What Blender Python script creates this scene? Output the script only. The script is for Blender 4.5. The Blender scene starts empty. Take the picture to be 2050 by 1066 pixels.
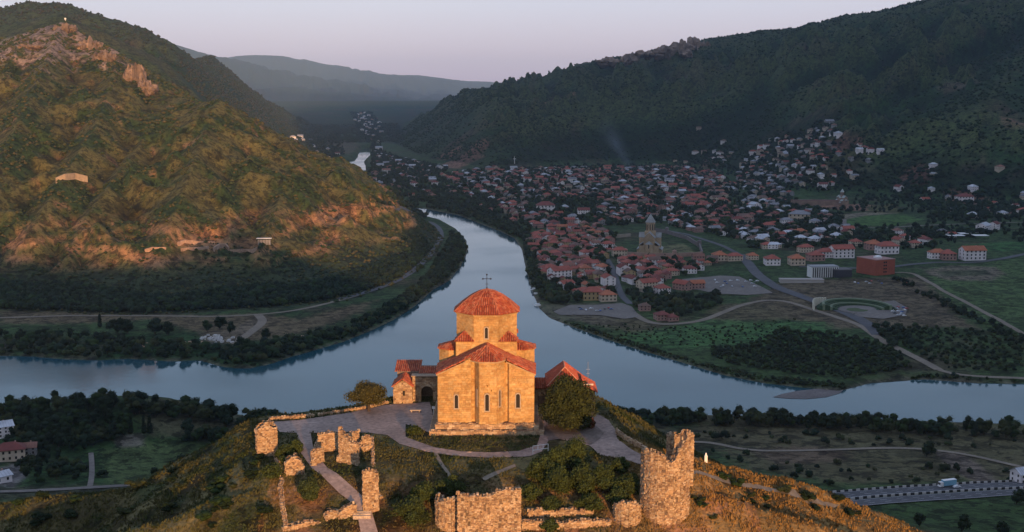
import bpy, math, random
import numpy as np
from mathutils import Vector
random.seed(7); RNG = np.random.default_rng(7)
S = bpy.context.scene
COL = S.collection
# ------------------------------------------------------------------ camera, sky, sun, exposure
CAMZ = 225.0; FPX = 2400.0; PITCH = math.radians(7.9)
cam_d = bpy.data.cameras.new('camera'); cam = bpy.data.objects.new('camera', cam_d); COL.objects.link(cam)
cam.location = (0, 0, CAMZ); cam.rotation_euler = (math.radians(90) - PITCH, 0, 0)
cam_d.sensor_width = 36; cam_d.lens = 36 * FPX / 2050; cam_d.clip_start = 1; cam_d.clip_end = 120000
S.camera = cam
SUN_AZ = math.radians(15); SUN_EL = math.radians(5.0)     # behind the camera, to its right
W = bpy.data.worlds.new('World'); S.world = W; W.use_nodes = True
nt = W.node_tree; nt.nodes.clear()
sky = nt.nodes.new('ShaderNodeTexSky'); sky.sky_type = 'NISHITA'; sky.sun_disc = False
sky.sun_elevation = SUN_EL; sky.sun_rotation = math.pi - SUN_AZ
sky.altitude = 600; sky.air_density = 1.0; sky.dust_density = 1.4; sky.ozone_density = 1.5
tint = nt.nodes.new('ShaderNodeMix'); tint.data_type = 'RGBA'; tint.blend_type = 'MIX'; tint.inputs[0].default_value = 0.66
tc = nt.nodes.new('ShaderNodeTexCoord'); sx = nt.nodes.new('ShaderNodeSeparateXYZ'); cr = nt.nodes.new('ShaderNodeValToRGB')
nt.links.new(tc.outputs['Generated'], sx.inputs[0]); nt.links.new(sx.outputs[2], cr.inputs[0])
STOPS = [(0.0, (0.55, 0.39, 0.58)), (0.035, (0.59, 0.45, 0.63)), (0.09, (0.54, 0.52, 0.68)), (0.22, (0.33, 0.43, 0.62)), (0.5, (0.30, 0.36, 0.54)), (1.0, (0.27, 0.32, 0.49))]   # thin morning veil
el = cr.color_ramp.elements
for i, (p_, c_) in enumerate(STOPS):
    e_ = el[i] if i < 2 else el.new(p_)
    e_.position = p_; e_.color = (*c_, 1)
vs = nt.nodes.new('ShaderNodeVectorMath'); vs.operation = 'SCALE'; vs.inputs['Scale'].default_value = 1 / 0.13
nt.links.new(cr.outputs[0], vs.inputs[0]); nt.links.new(vs.outputs[0], tint.inputs[7])
bg = nt.nodes.new('ShaderNodeBackground'); bg.inputs['Strength'].default_value = 0.13
wo = nt.nodes.new('ShaderNodeOutputWorld')
nt.links.new(sky.outputs[0], tint.inputs[6]); nt.links.new(tint.outputs[2], bg.inputs[0]); nt.links.new(bg.outputs[0], wo.inputs[0])
sd = bpy.data.lights.new('sun', 'SUN'); sun = bpy.data.objects.new('sun', sd); COL.objects.link(sun)
sd.energy = 5.0; sd.angle = math.radians(0.6); sd.color = (1.0, 0.54, 0.24)
sun.rotation_euler = Vector((-math.sin(SUN_AZ) * math.cos(SUN_EL), math.cos(SUN_AZ) * math.cos(SUN_EL), -math.sin(SUN_EL))).to_track_quat('-Z', 'Y').to_euler()
sun.location = (300, -600, 500)
S.view_settings.view_transform = 'Standard'; S.view_settings.look = 'None'
S.view_settings.exposure = 0.74; S.view_settings.gamma = 1.0
S.render.engine = 'CYCLES'

# ------------------------------------------------------------------ maths
def ray(px, py):
    px = np.asarray(px, float); py = np.asarray(py, float)
    a = px - 1025; b = 533 - py
    x = a; y = FPX * math.cos(PITCH) + b * math.sin(PITCH); z = -FPX * math.sin(PITCH) + b * math.cos(PITCH)
    return x, y, z
def G(px, py, z):                      # sight line of a photo pixel meets the level z
    x, y, dz = ray(px, py); t = (z - CAMZ) / dz
    return np.stack([x * t, y * t], -1)
def RP(px, py, d):                     # the point at forward distance d on that line
    x, y, dz = ray(px, py); t = d / y
    return (float(x * t), float(d), float(CAMZ + dz * t))
def _hash(ix, iy, seed):
    h = (ix.astype(np.int64) * 374761393 + iy.astype(np.int64) * 668265263 + seed * 1442695041) & 0xffffffff
    h = ((h ^ (h >> 13)) * 1274126177) & 0xffffffff
    h = ((h ^ (h >> 16)) * 2246822519) & 0xffffffff
    return (h & 0xffff) / 65536.0
def noise(x, y, seed=0):               # gradient noise, about -1..1
    x = np.asarray(x, float); y = np.asarray(y, float)
    ix = np.floor(x); iy = np.floor(y); fx = x - ix; fy = y - iy
    u = fx * fx * fx * (fx * (fx * 6 - 15) + 10); v = fy * fy * fy * (fy * (fy * 6 - 15) + 10)
    def g(ox, oy):
        a = _hash(ix + ox, iy + oy, seed) * 2 * np.pi
        return np.cos(a) * (fx - ox) + np.sin(a) * (fy - oy)
    return 1.5 * ((g(0, 0) * (1 - u) + g(1, 0) * u) * (1 - v) + (g(0, 1) * (1 - u) + g(1, 1) * u) * v)
def fbm(x, y, o=4, seed=0, rid=False):
    s = 0; a = 1; t = 0
    for i in range(o):
        n = noise(x, y, seed + i * 17)
        if rid: n = 1 - 2 * np.abs(n)
        s = s + a * n; t += a; a *= 0.5; x = x * 2.03 + 11.3; y = y * 2.03 - 7.7
    return s / t
def sstep(a, b, x):
    t = np.clip((x - a) / (b - a), 0, 1); return t * t * (3 - 2 * t)
def segdist(x, y, P):                  # distance to polyline, segment parameter, side
    best = np.full(x.shape, 1e18); par = np.zeros(x.shape); side = np.zeros(x.shape)
    for i in range(len(P) - 1):
        ax, ay = P[i][:2]; bx, by = P[i + 1][:2]; dx = bx - ax; dy = by - ay; L = dx * dx + dy * dy + 1e-9
        t = np.clip(((x - ax) * dx + (y - ay) * dy) / L, 0, 1)
        d = (x - ax - t * dx) ** 2 + (y - ay - t * dy) ** 2
        m = d < best
        best = np.where(m, d, best); par = np.where(m, i + t, par)
        side = np.where(m, np.sign(dx * (y - ay) - dy * (x - ax)), side)
    return np.sqrt(best), par, side
def inpoly(x, y, P):
    c = np.zeros(x.shape, bool); n = len(P)
    for i in range(n):
        ax, ay = P[i][:2]; bx, by = P[(i + 1) % n][:2]
        if ay == by: continue
        k = (ay > y) != (by > y)
        c ^= k & (x < (bx - ax) * (y - ay) / (by - ay) + ax)
    return c
def sdist(x, y, P):                    # signed, negative inside
    d, _, _ = segdist(x, y, list(P) + [P[0]])
    return np.where(inpoly(x, y, P), -d, d)

# ------------------------------------------------------------------ terrain
river_px = [(-900,716),(-200,716),(0,713),(60,714),(130,720),(200,722),(260,719),(340,724),(400,722),(440,734),(470,738),(500,738),(540,730),(580,716),(630,702),(690,684),(740,664),(790,640),(830,614),(868,580),(900,562),(922,534),(936,506),(934,482),(912,458),(880,440),(840,430),(790,424),
            (790,414),(850,418),(920,432),(960,448),(1000,463),(1030,478),(1045,500),(1050,525),(1058,560),(1068,590),(1080,618),(1100,637),(1150,657),(1250,692),(1350,722),(1450,752),(1530,768),(1600,776),(1680,784),(1740,768),(1850,760),(1960,768),(2300,772),(3000,772),
            (3000,862),(2300,858),(1900,846),(1650,836),(1400,832),(1200,822),(900,840),(620,846),(480,838),(330,822),(200,808),(0,824),(-200,826),(-900,826)]
RIV = G([p[0] for p in river_px], [p[1] for p in river_px], 0.0)
riv2_px = [(690,326),(702,322),(714,317),(720,301),(740,299),(742,312),(730,324),(735,347),(705,354),(693,346)]
RIV2 = G([p[0] for p in riv2_px], [p[1] for p in riv2_px], 0.0)
P0 = 164.0
plat_px = [(512,850),(535,843),(560,841),(690,825),(760,812),(790,806),(830,800),(1000,794),(1190,804),(1215,830),(1240,868),(1300,912),(1385,922),(1400,1000),(1420,1070),(1300,1120),(900,1130),(560,1110),(556,1066),(548,980),(520,915)]
PLAT = G([p[0] for p in plat_px], [p[1] for p in plat_px], 163.0)
def ridge(pts): return [RP(*p[:3]) + tuple(p[3:]) for p in pts]
RIDGES = [  # photo column, row, distance, width of the flank, profile power
 (ridge([(-500,120,2900,1400),(-150,75,2750,1350),(0,78,2650,1300),(60,62,2600,1250),(130,43,2550,1200),(180,78,2480,1150),(230,100,2400,1100),(265,126,2330,1050),(310,182,2250,950),(360,194,2200,880),(400,206,2120,800),(440,200,2050,740),(500,235,2060,730),(560,270,2080,740),(600,293,2100,740),(680,347,2130,660),(740,392,2150,560),(790,425,2160,420),(835,452,2120,200)]), 1.05, 38),
 (ridge([(430,206,2045,330),(390,320,1745,200),(340,450,1520,110),(300,560,1385,40)]), 1.0, 12),
 (ridge([(240,110,2350,420),(190,260,1885,260),(110,380,1635,150),(60,470,1490,80)]), 1.0, 12),
 (ridge([(120,50,2500,480),(60,200,1985,300),(0,330,1695,190),(-60,450,1500,80)]), 1.0, 12),
 (ridge([(595,295,2090,200),(560,400,1725,130),(520,500,1500,60)]), 1.0, 12),
 (ridge([(350,196,2190,330),(250,330,1785,180),(170,440,1560,110),(130,520,1440,50)]), 1.0, 12),
 (ridge([(700,360,2120,140),(680,450,1790,80),(650,520,1560,40)]), 1.0, 12),
 (ridge([(-300,40,4100,1900),(0,14,4200,1800),(60,3,4200,1800),(130,5,4200,1800),(190,30,4300,1800),(250,75,4500,1800),(330,110,4700,1700),(380,122,5100,1600),(440,108,5600,1700),(480,128,5800,1600),(600,178,6300,1400),(680,213,6800,1100),(715,240,7200,900)]), 1.15, 60),
 (ridge([(-100,60,3400,900),(0,52,3400,900),(120,26,3300,900),(200,62,3300,900),(300,130,3700,850),(420,190,4200,850),(540,240,4700,800),(600,270,5000,700),(650,298,5100,500)]), 1.1, 30),
 (ridge([(690,300,6300,700),(740,232,6000,1100),(790,192,5800,1300),(840,173,5700,1400),(890,182,5800,1500),(960,178,5900,1500),(1050,166,6200,1700),(1100,157,6300,1700),(1190,131,6000,1900),(1240,113,5900,2100),(1350,98,5700,2300),(1395,82,5500,2400),(1500,65,5300,2400),(1600,53,5200,2400),(1620,58,5150,2400),(1700,27,5000,2400),(1760,20,4900,2400),(1840,2,4800,2400),(1950,-25,4600,2300),(2100,-60,4400,2300),(2400,-120,4300,2300),(3000,-200,4000,2300)]), 1.3, 140),
 (ridge([(880,225,4300,700),(905,200,4500,900),(1000,194,4700,1200),(1100,206,4600,1200),(1250,214,4400,1200),(1380,205,4300,1200)]), 1.3, 75),
 (ridge([(1600,53,5200,1500),(1520,140,4500,1200),(1450,215,3900,1000),(1390,275,3450,700)]), 1.2, 60),
 (ridge([(1840,2,4800,1700),(1770,120,4200,1300),(1700,225,3600,1100),(1640,260,3400,1000),(1570,300,3100,800),(1510,338,2850,500)]), 1.2, 60),
 (ridge([(1240,113,5900,1400),(1180,168,5200,1000),(1120,230,4500,700),(1060,292,3950,400)]), 1.1, 60),
 (ridge([(1440,74,5400,1500),(1380,150,4700,1000),(1330,220,4100,700),(1300,290,3600,420)]), 1.1, 60),
 (ridge([(2200,-60,4400,1800),(2050,110,3500,1300),(1960,220,2900,1000),(1900,310,2500,700)]), 1.2, 60),
 (ridge([(930,322,3650,350),(980,302,3600,420),(1040,312,3550,400),(1090,325,3500,320)]), 1.3, 6),
 (ridge([(100,40,22000,6000),(300,84,22000,6000),(350,91,22000,6000),(420,114,22000,6000),(520,160,22000,5000)]), 1.3, 120),
 (ridge([(400,125,30000,8000),(480,112,30000,8000),(560,111,30000,8000),(600,117,30000,8000),(640,130,31000,8000),(780,146,31000,8000),(900,158,32000,8000),(1000,163,32000,8000),(1150,165,32000,8000)]), 1.3, 150),
 (ridge([(480,140,24000,6000),(560,149,24000,6000),(640,163,24500,6000),(700,168,24500,5600),(790,183,25000,5000),(860,196,26000,4500)]), 1.3, 120),
 (ridge([(560,172,17000,3600),(640,182,17500,3600),(700,188,18000,3200),(790,196,18500,2800)]), 1.3, 60),
]
FOOT = [RP(-1500, 400, 3200)[:2], RP(-1500, 640, 1300)[:2]] + [tuple(G(a, b, 6)) for a, b in ((0,612),(150,620),(300,622),(500,610),(620,598),(700,588),(790,552),(850,510),(872,470),(862,446),(842,436))] + [RP(845, 440, 2400)[:2], RP(760, 385, 2560)[:2], RP(600, 293, 3100)[:2], RP(300, 100, 3700)[:2]]
VAL = [tuple(G(a, b, c)) for a, b, c in ((842,436,3),(760,395,5),(690,358,5),(672,338,8),(664,305,20),(678,272,40),(700,250,60),(735,258,60),(752,290,15),(800,325,8),(860,336,8),(960,350,8),(1080,342,10),(1200,330,15),(1320,332,15),(1430,352,15),(1500,385,15),(1600,396,15),(1700,390,15),(1800,402,15),(2050,412,15),(2600,425,15))] + [(3500, 1500), (3500, 0), (-3500, 0), (-3500, 1200)] + [tuple(G(a, b, 6)) for a, b in ((-1500,620),(0,617),(500,618),(700,598),(790,565),(860,520),(888,478),(872,452))]
def shadow_h(c): return np.interp(c, [-3000, -600, -250, -15, 50, 300, 420, 620, 1700, 4000, 7000], [300, 300, 292, 258, 250, 250, 400, 1000, 1300, 1350, 1200])
TS = math.tan(SUN_AZ)
def near_ridge(x, y, P, kl, kr):
    d, par, side = segdist(x, y, P)
    z = np.interp(par, range(len(P)), [p[2] for p in P])
    k = np.where(side > 0, kl, kr)
    return z - np.sqrt((d * k) ** 2 + 1.0) + 1.0
def gz(px, py, z):
    a = G(px, py, z); return (float(a[0]), float(a[1]), z)
SHL = [gz(505,893,161), gz(420,930,157), gz(330,966,153.5), gz(200,992,149), gz(0,1008,144), gz(-200,1020,138), gz(-500,1040,120)]
SHR = [gz(1385,921,162), gz(1480,942,159), gz(1570,960,156), gz(1640,985,153.5), gz(1700,1008,151), gz(1780,1036,147.5), gz(1860,1068,143), gz(1960,1130,135)]
SPINE = [(0, 186, 157), (5, 150, 146), (30, 60, 125), (90, -120, 110), (260, -500, 120), (500, -1000, 200)]
def height(x, y):
    r = np.hypot(x, y)
    dr = sdist(x, y, RIV); dr2 = sdist(x, y, RIV2); dm = np.minimum(dr, dr2)
    # valley floor
    z = 2.2 + np.clip(dr, 0, 900) * 0.012 + np.clip(y - 2500, 0, 1e5) * 0.0 + np.clip(r - 5300, 0, 6500) * 0.03
    nb = (y < 860) & (dr > 0)
    near = sstep(30, 420, dr) * 26 * (y < 900)
    z = z + near + (fbm(x / 60, y / 60, 3, 5) * 2.2 + fbm(x / 300, y / 300, 2, 9) * 5) * sstep(20, 200, dm) * np.where(y < 2600, 0.45, 1.0)
    # knoll behind the left trees, near bank
    for (kx, ky, kz, kw) in ((330, 812, 13, 55), (170, 812, 12, 70), (560, 850, 8, 50)):
        c = G(kx, ky, kz); z = z + kz * np.exp(-(((x - c[0]) ** 2 + (y - c[1]+25) ** 2) / kw ** 2)) * sstep(0, 30, dr)
    warp = fbm(x / 420, y / 420, 3, 31) * 90
    far_h = np.zeros_like(z)
    for P, pw, amp in RIDGES:
        xs = [p[0] for p in P]; ys = [p[1] for p in P]; wm_ = max(p[3] for p in P)
        hit = (x > min(xs) - wm_) & (x < max(xs) + wm_) & (y > min(ys) - wm_) & (y < max(ys) + wm_)
        if not hit.any(): continue
        X = x[hit]; Y = y[hit]; wp = warp[hit]; H = np.zeros_like(X); T = np.zeros_like(X); Q = np.ones_like(X)
        for i in range(len(P) - 1):
            A, B = P[i], P[i + 1]; dx = B[0] - A[0]; dy = B[1] - A[1]
            an = 2.7 if P is RIDGES[0][0] else 1.0      # the near hill falls off faster sideways
            u = np.clip(((X - A[0]) * dx * an * an + (Y - A[1]) * dy) / (dx * dx * an * an + dy * dy), 0, 1)
            d = np.hypot((X - A[0] - u * dx) * an, Y - A[1] - u * dy); hz = A[2] + (B[2] - A[2]) * u; wz = A[3] + (B[3] - A[3]) * u
            dd = np.clip(d + wp * np.clip(d / wz, 0, 1) * (wz / 900), 0, None)
            t = np.clip(1 - dd / wz, 0, 1); h = hz * t ** pw; m = h > H
            H = np.where(m, h, H); T = np.where(m, t, T)
        q = wm_ * 0.12 + 25
        g = fbm(X / q, Y / q, 5, 40, True)
        H = H + (g - 0.62) * amp * 1.35 * np.clip((1 - T) * 3.2, 0.05, 1) * np.clip(T * 3, 0, 1)
        H = H + (fbm(X / 75, Y / 75, 4, 47, True) - .4) * (amp * .2) * np.clip(T * 4, 0, 1) * np.clip((1 - T) * 5, .12, 1)
        if P is RIDGES[0][0] or amp == 12: H = np.minimum(H, np.clip(-sdist(X, Y, FOOT), 0, None) * 0.8)
        else:
            v = np.clip(sdist(X, Y, VAL), 0, None); H = np.where(v < 700, np.minimum(H, 0.16 * v + 0.0011 * v * v + 2), H)
        far_h[hit] = np.maximum(far_h[hit], H)
    z = np.maximum(z, far_h) + 0.12 * np.minimum(z, far_h) * (far_h > 1) * (y > 1000) * 0.5
    # ridge behind the camera that keeps the valley in shade
    c = x + y * TS
    e = shadow_h(c)
    dl = np.abs(y + 1250) / np.cos(SUN_AZ)
    z = np.where(y < 300, np.maximum(z, e - dl * np.where(e > 400, 0.8, 0.24)), z)
    # church hill
    s = sdist(x, y, PLAT)
    pl = np.interp(y, [150, 165, 172, 180, 187, 193.5, 205], [146, 151, 154.5, 158, 161, 163, P0])
    out = np.clip(s, 0, None)
    k = np.where(y < 190, 0.33, 0.62)
    hh = pl - np.sqrt((out * k) ** 2 + 0.2) + 0.45
    n2 = fbm(x / 9, y / 9, 4, 60)
    hh = np.maximum(hh, near_ridge(x, y, SHL, 0.7, 0.33)); hh = np.maximum(hh, near_ridge(x, y, SHR, 0.75, 0.33))
    hh = np.maximum(hh, near_ridge(x, y, SPINE, 0.42, 0.42))
    amp = sstep(0.5, 12, out) * 1.3 + 0.10
    flat = sstep(-0.5, 1.5, s) + (1 - sstep(188, 196, y)) * 0.5
    hh = hh + n2 * amp * np.clip(flat + 0.25, 0, 1)
    z = np.maximum(z, hh)
    # river bed
    bed = -np.clip(-dm, 0, 12) * 0.5
    bank = np.clip(dm, 0, 8) / 8
    z = np.where(dm < 0, bed, np.where(dm < 8, z * bank ** 0.7, z))
    return z
az = np.concatenate([np.radians(np.linspace(-180, -26, 60)[:-1]), np.radians(np.linspace(-26, 26, 640)), np.radians(np.linspace(26, 180, 60)[1:])])
def seg(a, b, n): return np.linspace(a, b, n, endpoint=False)
RR = np.concatenate([[1, 25], seg(50, 140, 8), seg(140, 165, 14), seg(165, 250, 115), seg(250, 420, 60), seg(420, 1000, 90), seg(1000, 2700, 190), np.geomspace(2700, 7000, 110)[:-1], np.geomspace(7000, 45000, 64)])
AZ, RG = np.meshgrid(az, RR, indexing='ij')
TX = np.sin(AZ) * RG; TY = np.cos(AZ) * RG
TH = height(TX, TY)
def HQ(x, y):
    x = np.asarray(x, float); y = np.asarray(y, float)
    a = np.arctan2(x, y); r = np.hypot(x, y)
    i = np.clip(np.searchsorted(az, a) - 1, 0, len(az) - 2); j = np.clip(np.searchsorted(RR, r) - 1, 0, len(RR) - 2)
    u = np.clip((a - az[i]) / (az[i + 1] - az[i]), 0, 1); v = np.clip((r - RR[j]) / (RR[j + 1] - RR[j]), 0, 1)
    return (TH[i, j] * (1 - u) + TH[i + 1, j] * u) * (1 - v) + (TH[i, j + 1] * (1 - u) + TH[i + 1, j + 1] * u) * v
def PX(px, py, rmin=0.0, zoff=0.0):                  # sight line of a pixel meets the ground: x, y, z arrays
    px = np.atleast_1d(np.asarray(px, float)); py = np.atleast_1d(np.asarray(py, float))
    px, py = np.broadcast_arrays(px, py)
    dx, dy, dz = ray(px, py); a = np.arctan2(dx, dy); L = np.hypot(dx, dy)
    i = np.clip(np.searchsorted(az, a) - 1, 0, len(az) - 2); u = (a - az[i]) / (az[i + 1] - az[i])
    prof = np.maximum(TH[i] * (1 - u)[:, None] + TH[i + 1] * u[:, None], 0.0) + zoff
    rz = CAMZ + (dz / L)[:, None] * RR[None, :]
    below = (rz < prof) & (RR[None, :] > rmin)
    j = np.argmax(below, 1); ok = below.any(1); j = np.clip(j, 1, None); k = np.arange(len(j))
    d0 = rz[k, j - 1] - prof[k, j - 1]; d1 = rz[k, j] - prof[k, j]
    t = np.clip(d0 / (d0 - d1 + 1e-9), 0, 1)
    r = np.where(ok, RR[j - 1] + (RR[j] - RR[j - 1]) * t, RR[-1])
    x = np.sin(a) * r; y = np.cos(a) * r
    return x, y, np.maximum(HQ(x, y), 0)
def P1(px, py, rmin=0.0):
    x, y, z = PX(px, py, rmin); return float(x[0]), float(y[0]), float(z[0])
def WP(pts, rmin=0.0):                  # world polygon from photo outline
    x, y, z = PX([p[0] for p in pts], [p[1] for p in pts], rmin); return np.stack([x, y], -1)
def pix(x, y, z):                      # back to the photo, for sorting by apparent size only
    zz = z - CAMZ; dep = y * math.cos(PITCH) - zz * math.sin(PITCH)
    return 1025 + FPX * x / dep, 533 - FPX * (y * math.sin(PITCH) + zz * math.cos(PITCH)) / dep, dep

# ------------------------------------------------------------------ materials
def mat(name, rough=0.9, col=(0.3,0.3,0.3), attr=None, n_scale=None, n_amt=0.3, bump=0.0, b_scale=None, metal=0.0, spec=0.3):
    m = bpy.data.materials.new(name); m.use_nodes = True; t = m.node_tree; b = t.nodes['Principled BSDF']
    b.inputs['Roughness'].default_value = rough; b.inputs['Metallic'].default_value = metal
    b.inputs['Specular IOR Level'].default_value = spec; b.inputs['Base Color'].default_value = (*col, 1)
    src = None
    if attr:
        a = t.nodes.new('ShaderNodeVertexColor'); a.layer_name = attr; src = a.outputs[0]
    geo = t.nodes.new('ShaderNodeNewGeometry')
    if n_scale:
        out = src
        for k, (sc, am) in enumerate(n_scale if isinstance(n_scale, (list, tuple)) else [(n_scale, n_amt)]):
            n = t.nodes.new('ShaderNodeTexNoise'); n.inputs['Scale'].default_value = sc; n.inputs['Detail'].default_value = 5
            n.inputs['Roughness'].default_value = 0.6
            t.links.new(geo.outputs['Position'], n.inputs['Vector'])
            r = t.nodes.new('ShaderNodeMapRange'); r.inputs[1].default_value = 0.3; r.inputs[2].default_value = 0.7
            r.inputs[3].default_value = 1 - am; r.inputs[4].default_value = 1 + am
            t.links.new(n.outputs[0], r.inputs[0])
            v = t.nodes.new('ShaderNodeVectorMath'); v.operation = 'SCALE'
            if out is None: v.inputs[0].default_value = col
            else: t.links.new(out, v.inputs[0])
            t.links.new(r.outputs[0], v.inputs['Scale']); out = v.outputs[0]
        src = out
    if src is not None: t.links.new(src, b.inputs['Base Color'])
    if bump:
        n = t.nodes.new('ShaderNodeTexNoise'); n.inputs['Scale'].default_value = b_scale; n.inputs['Detail'].default_value = 6
        t.links.new(geo.outputs['Position'], n.inputs['Vector'])
        bp = t.nodes.new('ShaderNodeBump'); bp.inputs['Distance'].default_value = bump; bp.inputs['Strength'].default_value = 1
        t.links.new(n.outputs[0], bp.inputs['Height']); t.links.new(bp.outputs[0], b.inputs['Normal'])
    return m
# ------------------------------------------------------------------ mesh helpers
def np_mesh(name, V, F, cols=None, smooth=False):
    """V (n,3) floats, F (m,k) ints (all faces alike) or list of lists, cols (n,3) per vertex"""
    me = bpy.data.meshes.new(name)
    if isinstance(F, np.ndarray):
        n, k = F.shape
        me.vertices.add(len(V)); me.vertices.foreach_set('co', np.asarray(V, np.float32).ravel())
        me.loops.add(n * k); me.loops.foreach_set('vertex_index', F.astype(np.int32).ravel())
        me.polygons.add(n); me.polygons.foreach_set('loop_start', np.arange(0, n * k, k, dtype=np.int32))
        me.update(calc_edges=True)
    else:
        me.from_pydata([tuple(v) for v in V], [], F)
    if cols is not None:
        ca = me.color_attributes.new('tint', 'FLOAT_COLOR', 'POINT')
        c = np.ones((len(V), 4), np.float32); c[:, :3] = cols; ca.data.foreach_set('color', c.ravel())
    if smooth: me.polygons.foreach_set('use_smooth', np.ones(len(me.polygons), bool))
    return me
def link(name, me, m=None, parent=None, loc=None):
    o = bpy.data.objects.new(name, me); COL.objects.link(o)
    if m is not None and me is not None and not me.materials: me.materials.append(m)
    if parent is not None: o.parent = parent
    if loc is not None: o.location = loc
    return o
def tag(o, label=None, cat=None, group=None, kind=None):
    if label: o['label'] = label
    if cat: o['category'] = cat
    if group: o['group'] = group
    if kind: o['kind'] = kind
    return o
def empty(name, loc, rz=0, label=None, cat=None, group=None):
    o = bpy.data.objects.new(name, None); COL.objects.link(o); o.location = loc; o.rotation_euler = (0, 0, rz)
    o.empty_display_size = 0.5
    return tag(o, label, cat, group)
class MB:
    def __init__(s): s.v = []; s.f = []; s.c = []
    def face(s, pts, c=(1, 1, 1)):
        n = len(s.v); s.v += [tuple(p) for p in pts]; s.c += [c] * len(pts); s.f.append(list(range(n, n + len(pts))))
    def hull8(s, a, c=(1, 1, 1), skip=()):     # a: 4 bottom then 4 top, counter-clockwise from above
        n = len(s.v); s.v += [tuple(p) for p in a]; s.c += [c] * 8
        for i, q in enumerate(((3, 2, 1, 0), (4, 5, 6, 7), (0, 1, 5, 4), (1, 2, 6, 5), (2, 3, 7, 6), (3, 0, 4, 7))):
            if i not in skip: s.f.append([n + k for k in q])
    def box(s, x0, x1, y0, y1, z0, z1, c=(1, 1, 1), skip=()):
        s.hull8([(x0, y0, z0), (x1, y0, z0), (x1, y1, z0), (x0, y1, z0), (x0, y0, z1), (x1, y0, z1), (x1, y1, z1), (x0, y1, z1)], c, skip)
    def prism(s, P, z0, z1, c=(1, 1, 1), cap=True):   # P counter-clockwise; z1 number or list
        n = len(s.v); k = len(P)
        zt = z1 if isinstance(z1, (list, tuple)) else [z1] * k
        zb = z0 if isinstance(z0, (list, tuple)) else [z0] * k
        s.v += [(p[0], p[1], zb[i]) for i, p in enumerate(P)] + [(p[0], p[1], zt[i]) for i, p in enumerate(P)]; s.c += [c] * (2 * k)
        for i in range(k):
            j = (i + 1) % k; s.f.append([n + i, n + j, n + k + j, n + k + i])
        if cap: s.f.append([n + k + i for i in range(k)]); s.f.append([n + i for i in range(k)][::-1])
    def tube(s, p, q, r0, r1=None, n=6, c=(1, 1, 1)):
        r1 = r0 if r1 is None else r1
        p = Vector(p); q = Vector(q); d = (q - p).normalized(); a = d.orthogonal().normalized(); b = d.cross(a)
        m = len(s.v)
        for o, r in ((p, r0), (q, r1)):
            for i in range(n):
                t = 2 * math.pi * i / n; s.v.append(tuple(o + a * math.cos(t) * r + b * math.sin(t) * r)); s.c.append(c)
        for i in range(n):
            j = (i + 1) % n; s.f.append([m + i, m + j, m + n + j, m + n + i])
        s.f.append([m + i for i in range(n)][::-1]); s.f.append([m + n + i for i in range(n)])
    def add(s, V, F, c):
        n = len(s.v); s.v += [tuple(v) for v in V]; s.f += [[n + i for i in f] for f in F]; s.c += [c] * len(V)
    def mesh(s, name, smooth=False): return np_mesh(name, s.v, s.f, np.array(s.c, np.float32) if s.c else None, smooth)
    def build(s, name, m, parent=None, kind=None, loc=None, smooth=False):
        o = link(name, s.mesh(name, smooth), m, parent, loc)
        if kind: o['kind'] = kind
        return o
def jit(c, a=0.12):
    k = 1 + random.uniform(-a, a); return (c[0] * k * (1 + random.uniform(-a, a) * .3), c[1] * k, c[2] * k * (1 + random.uniform(-a, a) * .4))
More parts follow.
